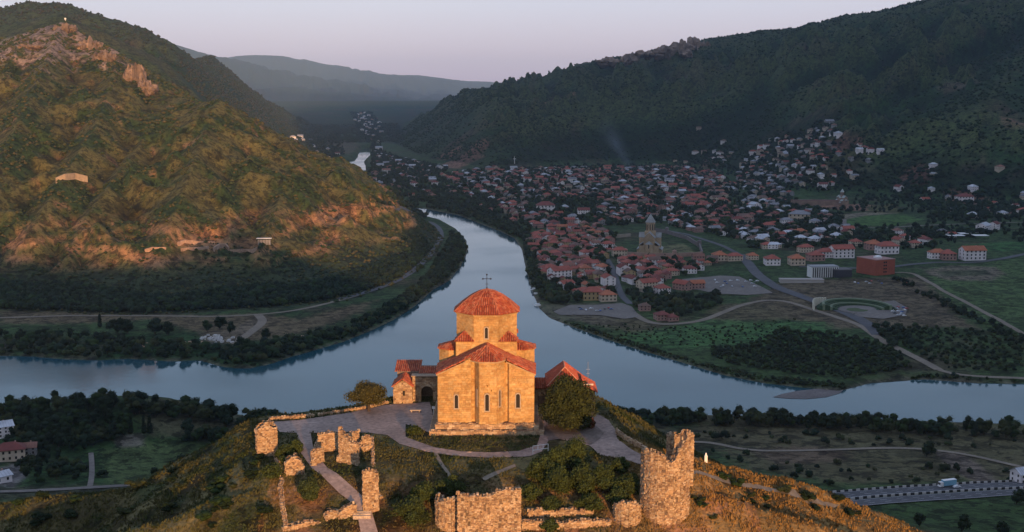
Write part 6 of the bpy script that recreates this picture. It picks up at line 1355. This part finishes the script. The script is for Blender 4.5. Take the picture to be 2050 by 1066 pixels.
for zn, pts, sp, *_ in ZONES:
    P = WP(pts, 2750 if zn in ('bank', 'valley') else 2350 if zn == 'riverbank' else 330); area = abs(np.sum(P[:, 0] * np.roll(P[:, 1], -1) - np.roll(P[:, 0], -1) * P[:, 1])) / 2
    sprinkle(None, max(10, int(area / {'old': 19, 'mid': 16, 'far': 19, 'hill': 18, 'right': 15, 'edge': 20, 'bank': 18, 'valley': 30, 'slope': 24, 'riverbank': 24}[zn] ** 2)), (7, 14), 'town gardens', (0, 1, 2, 5), poly=P)
sprinkle([(735,345),(760,300),(800,318),(900,338),(880,355),(800,375),(745,385)], 420, (8, 14), 'town gardens', (0, 2, 5), rmin=2750)
sprinkle([(775,392),(860,380),(1000,400),(1030,440),(985,438),(930,418),(850,405),(800,405)], 420, (7, 13), 'town gardens', (0, 1, 2, 5), rmin=2350)
sprinkle([(600,285),(680,262),(690,300),(684,350),(640,335),(610,310)], 260, (8, 14), 'town gardens', (0, 2, 5), rmin=2750)
sprinkle([(1480,335),(1760,370),(2060,380),(2060,520),(2000,470),(1850,500),(1500,500),(1450,420)], 1100, (6, 11), 'town gardens', (0, 2, 5))
sprinkle([(1100,335),(1500,345),(1480,330),(1300,322),(1100,326)], 200, (7, 12), 'town gardens', (0, 2, 5))
# thin out trees standing on houses, water, paved areas
HX = np.array([(h['x'], h['y'], HP[h['p']]['w'] * h['s'] * .55) for h in houses])
TA_ = np.array([t_[:4] for t_ in trees]); ok = np.ones(len(TA_), bool)
for i0 in range(0, len(TA_), 400):
    q = TA_[i0:i0 + 400]; d = np.hypot(q[:, 0, None] - HX[None, :, 0], q[:, 1, None] - HX[None, :, 1]) - HX[None, :, 2]; ok[i0:i0 + 400] &= d.min(1) > 1.0
KP = [WP(q, 330) for q in ([(1262,450),(1330,450),(1398,480),(1404,516),(1262,516)], [(1365,556),(1440,550),(1550,588),(1380,590)], [(1655,575),(1825,575),(1825,640),(1655,640)], [(1690,428),(1855,428),(1855,454),(1690,454)], [(1105,610),(1262,604),(1282,638),(1120,638)], [(1700,515),(1810,515),(1810,562),(1700,562)], [(1560,520),(1700,530),(1700,575),(1560,572)], [(1595,385),(1710,385),(1710,418),(1595,418)])]
for K in KP + [RIV, RIV2]: ok &= ~inpoly(TA_[:, 0], TA_[:, 1], K)
trees = [t_ for t_, o in zip(trees, ok) if o]
def app(t_): return t_[3] / math.hypot(t_[1], 225)
trees.sort(key=lambda t_: -app(t_))
KN = {'round': 'rounded', 'tall': 'slender', 'spread': 'spreading', 'cypress': 'conical'}
ZL = {'near bank, left': 'of the near bank belt at left', 'farm woodland': 'of the lower left farm woodland', 'clump left of the terrace': 'of the clump beyond the terrace corner', 'cypresses': 'of the row behind the pale clearing', 'field edge': 'by the small field at lower left',
      'near bank, right': 'of the near bank belt at right', 'meadow above the highway': 'on the dry meadow above the highway', 'highway verge': 'beside the highway at lower right', 'far bank meadow edge': 'on the far left bank meadow', 'spur bank': 'on the wooded bank round the spur', 'water edge of the far bank': "at the water's edge, far left bank",
      'big trees on the far bank': 'among the big trees, far left bank', 'foot of the lit hill': 'in the dark belt at the foot of the lit hill', 'bend bank': 'on the bank at the river bend', 'town bank': 'on the bank below the old quarter', 'reeds and scrub': 'in the scrub along the right bank', 'riverside thicket': 'in the thicket of the right-bank meadow', 'old quarter': 'at the edge of the old quarter', 'lane hedge': 'in the hedge along the lane right of the red block', 'town gardens': 'in the gardens of the town'}
NT = 280; cnt = {}
TL = {}
for t_ in trees[:NT]: TL.setdefault((t_[5], TP[t_[4]][0], TP[t_[4]][1]), []).append(t_)
for (zone, kd, g), L_ in TL.items():
    L_.sort(key=lambda t_: pix(t_[0], t_[1], t_[2])[0])
    for i, t_ in enumerate(L_):
        sz1 = 'tall ' if t_[3] > np.percentile([q_[3] for q_ in L_], 66) else 'small ' if t_[3] < np.percentile([q_[3] for q_ in L_], 33) else ''; third = ('left', 'middle', 'right')[min(2, 3 * i // len(L_))]; tone = {'dark': 'dark green', 'green': 'mid-green', 'olive': 'olive', 'blue': 'bluish green'}[g]; nm_ = 'shrub' if t_[3] < 4.5 else 'tree'
        if len(L_) == 1: lab = f"{KN[kd]} {tone} {nm_} {ZL[zone]}"
        elif i == 0: lab = f"leftmost {KN[kd]} {tone} {nm_} {ZL[zone]}"
        elif i == len(L_) - 1: lab = f"rightmost {KN[kd]} {tone} {nm_} {ZL[zone]}"
        else: lab = f"{sz1}{KN[kd]} {tone} {nm_} in {third} third {ZL[zone]}"
        s = t_[3]; wd = s * float(RNG.uniform(.85, 1.15)) * (1.25 if nm_ == 'shrub' else 1)
        r = empty('shrub' if nm_ == 'shrub' else 'broadleaf_tree' if kd != 'cypress' else 'cypress_tree', (t_[0], t_[1], t_[2]), float(RNG.uniform(0, 6.28)), lab, nm_, ('trees ' if nm_ == 'tree' else 'shrubs ') + ZL[zone]); r.scale = (wd, wd, s)
        part('crown', TP[t_[4]][2], r, (0, 0, -.08 if nm_ == 'shrub' else 0))
        if nm_ == 'tree': part('trunk', TRUNK, r)
# the mass of the rest
LOW = []
for kd, g in (('round', 'dark'), ('round', 'green'), ('tall', 'dark'), ('spread', 'olive'), ('cypress', 'dark'), ('round', 'blue')):
    if kd == 'tall': sp = [(0, 0, .55, .26, .45)]
    elif kd == 'spread': sp = [(-.2, 0, .45, .32, .3), (.22, .05, .42, .3, .3)]
    else: sp = [(0, 0, .55, .38, .36), (.25, .1, .38, .26, .26), (-.22, -.12, .4, .26, .28)]
    LOW.append(blobs([s_ for s_ in sp], GR[g], 26, .09, .3))
def merge(name, items, label, m):
    Vs, Fs, Cs = [], [], []; n = 0; A = np.array([i[:4] for i in items]); K = np.array([i[4] for i in items])
    for k in set(K.tolist()):
        q = A[K == k]; V, F, C = LOW[k]; N = len(q); th = RNG.uniform(0, 6.28, N); w = q[:, 3] * RNG.uniform(.95, 1.4, N); c, s = np.cos(th), np.sin(th)
        X = V[None, :, 0] * c[:, None] * w[:, None] - V[None, :, 1] * s[:, None] * w[:, None] + q[:, 0, None]; Y = V[None, :, 0] * s[:, None] * w[:, None] + V[None, :, 1] * c[:, None] * w[:, None] + q[:, 1, None]; Z = V[None, :, 2] * q[:, 3, None] + q[:, 2, None] - .3
        Vs.append(np.stack([X, Y, Z], -1).reshape(-1, 3)); Fs.append((F[None] + (np.arange(N) * len(V))[:, None, None]).reshape(-1, 3) + n); Cs.append((C[None] * RNG.uniform(.65, 1.5, (N, 1, 1)) * (1 + RNG.uniform(-.15, .25, (N, 1, 1)) * np.array([1.2, .3, .2]))).reshape(-1, 3)); n += N * len(V)
    me = np_mesh(name, np.concatenate(Vs), np.concatenate(Fs), np.concatenate(Cs)); o = link(name, me, m); tag(o, label, kind='stuff'); return len(me.polygons)
rest = trees[NT:]; zs = {}
for t_ in rest: zs.setdefault('town_trees' if t_[5] in ('town gardens', 'old quarter', 'town bank', 'lane hedge') else 'far_bank_wood' if t_[1] > 900 and t_[0] < 0 else 'riverside_thicket', []).append(t_)
tot = 0
for k_, L_ in zs.items(): tot += merge(k_, L_, {'town_trees': 'trees filling the gardens between the town houses', 'far_bank_wood': 'dark wood at the foot of the lit hill and along the far bank', 'riverside_thicket': 'scrub and thicket on the river meadows'}[k_], m_leaf)
# scrub on the hillsides
def scrub(name, poly, n, hs, dens, label, cols, hmin=0, flat=False, lowpoly=True):
    P = np.asarray(poly); a, b = P.min(0), P.max(0); x = RNG.uniform(a[0], b[0], n * 3); y = RNG.uniform(a[1], b[1], n * 3); ok = inpoly(x, y, P); x, y = x[ok], y[ok]; z = HQ(x, y)
    px, py, dp = pix(x, y, z); ok = (z > hmin) & (px > -80) & (px < 2130) & (dens(x, y, z) > RNG.uniform(0, 1, len(x))); x, y, z = x[ok][:n], y[ok][:n], z[ok][:n]
    V, F = ICO0; N = len(x); h = RNG.uniform(hs[0], hs[1], N) * (y / 2000 if not flat else 1); K = 1 + RNG.uniform(-.3, .3, (N, len(V))); w = h * RNG.uniform(.7, 1.3, N)
    X = V[None, :, 0] * K * w[:, None] + x[:, None]; Y = V[None, :, 1] * K * w[:, None] + y[:, None]; Z = (V[None, :, 2] * K * .8 + .25) * h[:, None] + z[:, None]
    ci = RNG.integers(0, len(cols), N); C = np.array(cols)[ci][:, None, :] * RNG.uniform(.7, 1.3, (N, len(V), 1))
    me = np_mesh(name, np.stack([X, Y, Z], -1).reshape(-1, 3), (F[None] + (np.arange(N) * len(V))[:, None, None]).reshape(-1, 3), C.reshape(-1, 3)); o = link(name, me, m_leaf); tag(o, label, kind='stuff'); return len(me.polygons)
t0 = (1 + 5 ** .5) / 2
V0 = np.array([(0, 0, 1), (.9, 0, .1), (.28, .85, .1), (-.73, .53, .1), (-.73, -.53, .1), (.28, -.85, .1), (0, 0, -.6)]); F0 = np.array([(0, i, i % 5 + 1) for i in range(1, 6)] + [(6, i % 5 + 1, i) for i in range(1, 6)]); ICO0 = (V0, F0)
tot += scrub('hill_scrub', LMT, 34000, (1.8, 4.6), lambda x, y, z: np.clip(.35 + 1.6 * fbm(x / 70, y / 70, 5, 301) + .5 * fbm(x / 22, y / 22, 3, 777) + (z < 22) * .5, .03, 1), 'low scrub and bushes over the sunlit hillside', [(.040, .055, .018), (.055, .060, .020), (.030, .045, .016), (.075, .065, .024)])
RP_ = np.array([(-200, 3900), (300, 2900), (900, 2500), (2600, 2300), (3200, 4200), (2600, 6600), (-200, 7200), (-900, 6000)])
tot += scrub('mountain_forest', RP_, 46000, (3.6, 7.0), lambda x, y, z: np.clip(.45 + 1.8 * fbm(x / 260, y / 260, 4, 222) + .4 * fbm(x / 60, y / 60, 2, 223), .12, 1), 'forest canopy covering the mountains behind the town', [(.012, .027, .009), (.018, .038, .011), (.015, .030, .010), (.024, .038, .012)], 26, True)
LP_ = np.array([(-2600, 3100), (-900, 3500), (-500, 5600), (-700, 7400), (-3000, 6500)])
tot += scrub('mountain_forest', LP_, 16000, (4, 8), lambda x, y, z: np.clip(.6 + fbm(x / 260, y / 260, 4, 222), .1, 1), 'forest canopy on the dark mountains behind the lit hill', [(.020, .030, .016), (.026, .036, .018), (.034, .034, .02)], 26, True)
# grass and small bushes on the church hill
def grass():
    n = 150000; r = RNG.uniform(150, 262, n); a = np.radians(RNG.uniform(-25, 25, n)); x, y = r * np.sin(a), r * np.cos(a); z = HQ(x, y)
    px, py, dp = pix(x, y, z); inside = sdist(x, y, PLAT) < 0
    dry = sstep(12, 26, x + 4 * fbm(x / 10, y / 10, 3, 511)) * (1 - sstep(206, 222, y - 0.15 * (x - 40)))
    ok = (z > 90) & (px > -30) & (px < 2080) & (py < 1100)
    pv_ = np.zeros(n, bool)
    for C in PAVED: 
        pv_ |= inpoly(x, y, C)
    ok &= ~pv_ & ~((np.abs(x - CX) < 11.5) & (y > CY - 2.5) & (y < CY + 24))
    keep = fbm(x / 5, y / 5, 3, 870) * 1.2 + .55 > RNG.uniform(0, 1, n); ok &= keep
    x, y, z, dry, ins = x[ok], y[ok], z[ok], dry[ok], inside[ok]; N = len(x)
    h = RNG.uniform(.15, .5, N) * np.where(ins, .75, 1.0) * (1 + .5 * (fbm(x / 7, y / 7, 2, 880) > .1)); nb = 3
    th = RNG.uniform(0, 6.28, (N, nb)); w = .10 + .12 * RNG.uniform(0, 1, (N, nb)); lx_ = np.cos(th) * .35 * h[:, None]; ly_ = np.sin(th) * .35 * h[:, None]; ox = RNG.uniform(-.25, .25, (N, nb)); oy = RNG.uniform(-.25, .25, (N, nb))
    bx_, by_ = x[:, None] + ox, y[:, None] + oy; ax, ay = -np.sin(th) * w, np.cos(th) * w; zz = z[:, None] + 0 * th - .03
    P = np.stack([np.stack([bx_ - ax, by_ - ay, zz], -1), np.stack([bx_ + ax, by_ + ay, zz], -1), np.stack([bx_ + lx_, by_ + ly_, zz + h[:, None]], -1)], 2).reshape(-1, 3)
    g = np.array([(.085, .082, .030)]); d_ = np.array([(.27, .155, .052)]); gr_ = np.array([(.045, .060, .020)]); m1 = sstep(-.1, .3, fbm(x / 8, y / 8, 4, 501))[:, None]; C = (g * (1 - m1) + gr_ * m1); dd = dry[:, None] * .85
    fr = ((1 - sstep(185, 196, y)) * (np.abs(x) < 40) * sstep(-0.3, 0.3, fbm(x / 6, y / 6, 4, 531)))[:, None] * .7; C = C * (1 - fr) + np.array([(.24, .13, .06)]) * fr; C = C * (1 - dd) + d_ * dd
    C = C * RNG.uniform(.78, 1.22, (N, 1)); C = np.repeat(C, nb * 3, 0)
    me = np_mesh('hill_grass', P, np.arange(len(P)).reshape(-1, 3), C); o = link('hill_grass', me, mat('grass_blades', .95, attr='tint', spec=.1)); tag(o, 'dry and green grass tufts over the church hill', kind='stuff'); return len(me.polygons)
PAVED = []
for o in list(COL.objects):
    if o.name.split('.')[0] in ('hill_path', 'foot_track') and o.data:
        co = np.empty(len(o.data.vertices) * 3, np.float32); o.data.vertices.foreach_get('co', co); co = co.reshape(-1, 3)[:, :2]; k_ = 6 if 'hill_path' in o.name and len(co) == 540 else 4 if 'hill_path' in o.name else 3; co = co.reshape(-1, k_, 2); PAVED.append(np.concatenate([co[:, 0], co[::-1, -1]]))
PAVED += [WP([(545,846),(600,842),(690,829),(770,812),(860,806),(872,850),(862,868),(812,850),(812,876),(836,885),(870,897),(920,905),(985,907),(1040,904),(1075,893),(1085,862),(1075,845),(1090,842),(1180,830),(1200,832),(1218,842),(1232,862),(1236,880),(1262,900),(1300,920),(1296,936),(1255,922),(1200,912),(1180,893),(1085,905),(1060,915),(985,918),(910,914),(850,905),(800,890),(775,872),(740,868),(700,866),(560,866)])]
tot += grass()
# trees and bushes on the hilltop, built leaf by leaf
def leafy(name, px, py, h, w, label, cat, col, leaves, kind='bush', lsz=.20, trunk=True, rz=0):
    x, y, z = P1(px, py, 100); rng = np.random.default_rng(int(px * 7 + py)); r = empty(name, (x, y, z), 0, label, cat, None)
    nb = 16 if leaves > 5000 else 9; sp = []
    for i in range(nb):
        a = i * 2.4; f = (i + .5) / nb; zc = h * (.16 + .68 * f) if kind != 'tree' else h * (.42 + .42 * f); prof = math.sin(math.pi * min(.97, .18 + f * .78)) ** .7; rad = w * .5 * prof * rng.uniform(.30, .86)
        sp.append((rad * math.cos(a), rad * math.sin(a), zc, w * rng.uniform(.13, .27), w * rng.uniform(.13, .25) * (h / w) ** .5))
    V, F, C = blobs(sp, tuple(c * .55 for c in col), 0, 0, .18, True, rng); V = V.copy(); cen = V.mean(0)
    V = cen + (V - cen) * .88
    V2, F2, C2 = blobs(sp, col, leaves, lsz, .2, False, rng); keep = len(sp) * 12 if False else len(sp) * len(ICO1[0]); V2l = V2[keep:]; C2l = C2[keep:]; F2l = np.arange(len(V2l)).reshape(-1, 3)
    me = np_mesh('crown', np.concatenate([V, V2l]), np.concatenate([F, F2l + len(V)]), np.concatenate([C, C2l])); link('crown', me, m_leaf, r)
    if trunk:
        mb = MB(); mb.tube((0, 0, -.5), (.1, 0, h * .4), w * .04 + .05, w * .025 + .03, 7)
        for i in range(5): a = i * 1.3; mb.tube((.1, 0, h * .3), (w * .25 * math.cos(a), w * .25 * math.sin(a), h * (.55 + .04 * i)), w * .018 + .02, .02, 5)
        mb.build('trunk', m_bark, r)
    return r
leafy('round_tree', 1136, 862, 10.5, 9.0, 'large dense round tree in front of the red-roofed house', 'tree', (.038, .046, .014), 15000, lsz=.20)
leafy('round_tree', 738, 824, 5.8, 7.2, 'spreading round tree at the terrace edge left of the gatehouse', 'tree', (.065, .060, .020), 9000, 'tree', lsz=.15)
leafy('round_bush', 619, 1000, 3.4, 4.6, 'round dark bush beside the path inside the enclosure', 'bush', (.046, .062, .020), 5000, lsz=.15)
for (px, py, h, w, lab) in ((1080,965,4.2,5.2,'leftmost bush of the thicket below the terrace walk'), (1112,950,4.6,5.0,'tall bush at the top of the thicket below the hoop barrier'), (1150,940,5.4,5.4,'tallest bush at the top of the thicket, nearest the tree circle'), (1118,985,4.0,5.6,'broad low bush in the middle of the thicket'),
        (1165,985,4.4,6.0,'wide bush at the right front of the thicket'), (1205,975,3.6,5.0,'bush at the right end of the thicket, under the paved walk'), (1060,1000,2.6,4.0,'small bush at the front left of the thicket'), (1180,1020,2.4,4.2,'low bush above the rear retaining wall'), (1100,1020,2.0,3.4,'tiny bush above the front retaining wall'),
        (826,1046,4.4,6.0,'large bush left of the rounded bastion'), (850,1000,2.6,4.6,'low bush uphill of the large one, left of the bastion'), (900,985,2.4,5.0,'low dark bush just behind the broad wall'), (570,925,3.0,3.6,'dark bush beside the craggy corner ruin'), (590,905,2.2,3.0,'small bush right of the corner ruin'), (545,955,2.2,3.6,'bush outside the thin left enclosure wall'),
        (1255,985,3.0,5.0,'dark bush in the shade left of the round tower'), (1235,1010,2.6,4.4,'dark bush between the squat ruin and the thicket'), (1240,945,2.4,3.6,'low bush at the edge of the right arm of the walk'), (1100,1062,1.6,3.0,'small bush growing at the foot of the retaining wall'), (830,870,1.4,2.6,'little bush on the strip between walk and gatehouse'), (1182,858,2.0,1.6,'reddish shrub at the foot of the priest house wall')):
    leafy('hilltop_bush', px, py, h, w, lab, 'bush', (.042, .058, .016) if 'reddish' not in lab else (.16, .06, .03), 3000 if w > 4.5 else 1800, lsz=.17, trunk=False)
# slope bushes on both flanks
for i in range(46):
    left = i < 30
    for _ in range(40):
        px = random.uniform(20, 540) if left else random.uniform(1400, 1780); py = random.uniform(905, 1060)
        x, y, z = P1(px, py, 100)
        if y < 300 and z > 100: break
    else: continue
    if left: side = 'left'
    h = random.uniform(.9, 2.2); s = h * 1.7; k_ = random.choice((0, 1, 3)); r = empty('hillside_bush', (x, y, z - .1), random.uniform(0, 6), (('lower ' if py > 1000 else 'higher ') + ('big' if h > 1.7 else 'mid-sized' if h > 1.3 else 'small') + ' dark bush on ' + (('outer left part' if px < 280 else 'inner part') + ' of the grassy left slope' if left else ('inner part' if px < 1560 else 'outer part') + ' of the dry golden right slope')), 'bush', 'bushes on the left slope of the church hill' if left else 'bushes on the right slope of the church hill'); r.scale = (s, s, h); part('crown', TP[k_][2], r, (0, 0, -.1))
# rock outcrops on the crest of the lit hill
m_rock = mat('ochre_rock', .95, attr='tint', n_scale=[(.03, .3), (.2, .35)], bump=1.2, b_scale=.25)
def rock(px, py, w, h, label, seed):
    x, y, z = P1(px, py, 330); rng = np.random.default_rng(seed); V, F = ICO2; mb = MB()
    for i in range(26):
        k = 1 + rng.uniform(-.4, .4, len(V)); u = rng.uniform(-.5, .5); P = V * k[:, None] * np.array([w * rng.uniform(.07, .17), w * .2, h * rng.uniform(.2, .75) * (1 - abs(u))]) + np.array([u * w, rng.uniform(-.2, .2) * w, rng.uniform(-.05, .2) * h])
        c = rng.uniform(.6, 1.2); mb.add(P, F, (.22 * c, .155 * c, .11 * c))
    tag(mb.build('rock_outcrop', m_rock, loc=(x, y, z)), label, 'rock')
rock(268, 160, 36, 42, 'tall rocky bluff on the crest of the lit hill', 1); rock(290, 182, 42, 24, 'jagged rocks stepping down below the bluff', 2); rock(182, 98, 44, 30, 'rocky knob higher up the crest', 3); rock(210, 118, 36, 22, 'small crag between the knob and the bluff', 4); rock(130, 60, 40, 16, 'bare rocks near the summit of the lit hill', 5); rock(1262, 128, 260, 60, 'long pale cliff on the right skyline, left one', 7); rock(1330, 112, 200, 50, 'long pale cliff on the right skyline, middle one', 8); rock(1388, 100, 150, 70, 'dark crag on the right skyline, right one', 9); rock(60, 95, 40, 9, 'pale rocks below the summit at the left', 6)
# white rubble and clearings on the far bank
m_rub2 = mat('white_rubble', .9, col=(.55, .53, .5), n_scale=.5, n_amt=.3)
for (px, py, n, w, lab) in ((420,678,26,14,'heap of white rubble blocks on the far left bank'), (450,682,26,14,'second heap of white rubble beside the tree on the far left bank'), (282,692,14,10,'pale rocks on the far bank shore'), (600,680,10,16,'low pale shed remains at the far bank'), (375,690,12,14,'scattered stones left of the rubble heaps')):
    x, y, z = P1(px, py, 330); mb = MB()
    for i in range(n):
        a, b, s = random.uniform(-w, w) * .8, random.uniform(-w, w) * .8, random.uniform(.8, 2.2); mb.box(a, a + s * 1.4, b, b + s, -1, s * random.uniform(.5, 1.1), (1, 1, 1))
    tag(mb.build('rubble_heap', m_rub2 if 'white' in lab else m_ruin, loc=(x, y, z)), lab, 'rubble', kind='stuff')
print('trees', len(trees), 'mass tris', tot)
HAZE = 2.4e-5
# ------------------------------------------------------------------ morning haze
hm = bpy.data.materials.new('haze'); hm.use_nodes = True; t = hm.node_tree; t.nodes.clear()
pv = t.nodes.new('ShaderNodeVolumePrincipled'); pv.inputs['Color'].default_value = (0.48, 0.72, 1.0, 1); pv.inputs['Density'].default_value = HAZE; pv.inputs['Anisotropy'].default_value = 0.0
ou = t.nodes.new('ShaderNodeOutputMaterial'); t.links.new(pv.outputs[0], ou.inputs['Volume'])
hb = MB(); zt = float(TH.max()) + 60; hb.box(-46000, 46000, -46000, 46000, -8.0, zt)
ho = hb.build('haze', hm, kind='stuff'); tag(ho, 'thin blue morning haze filling the valley')
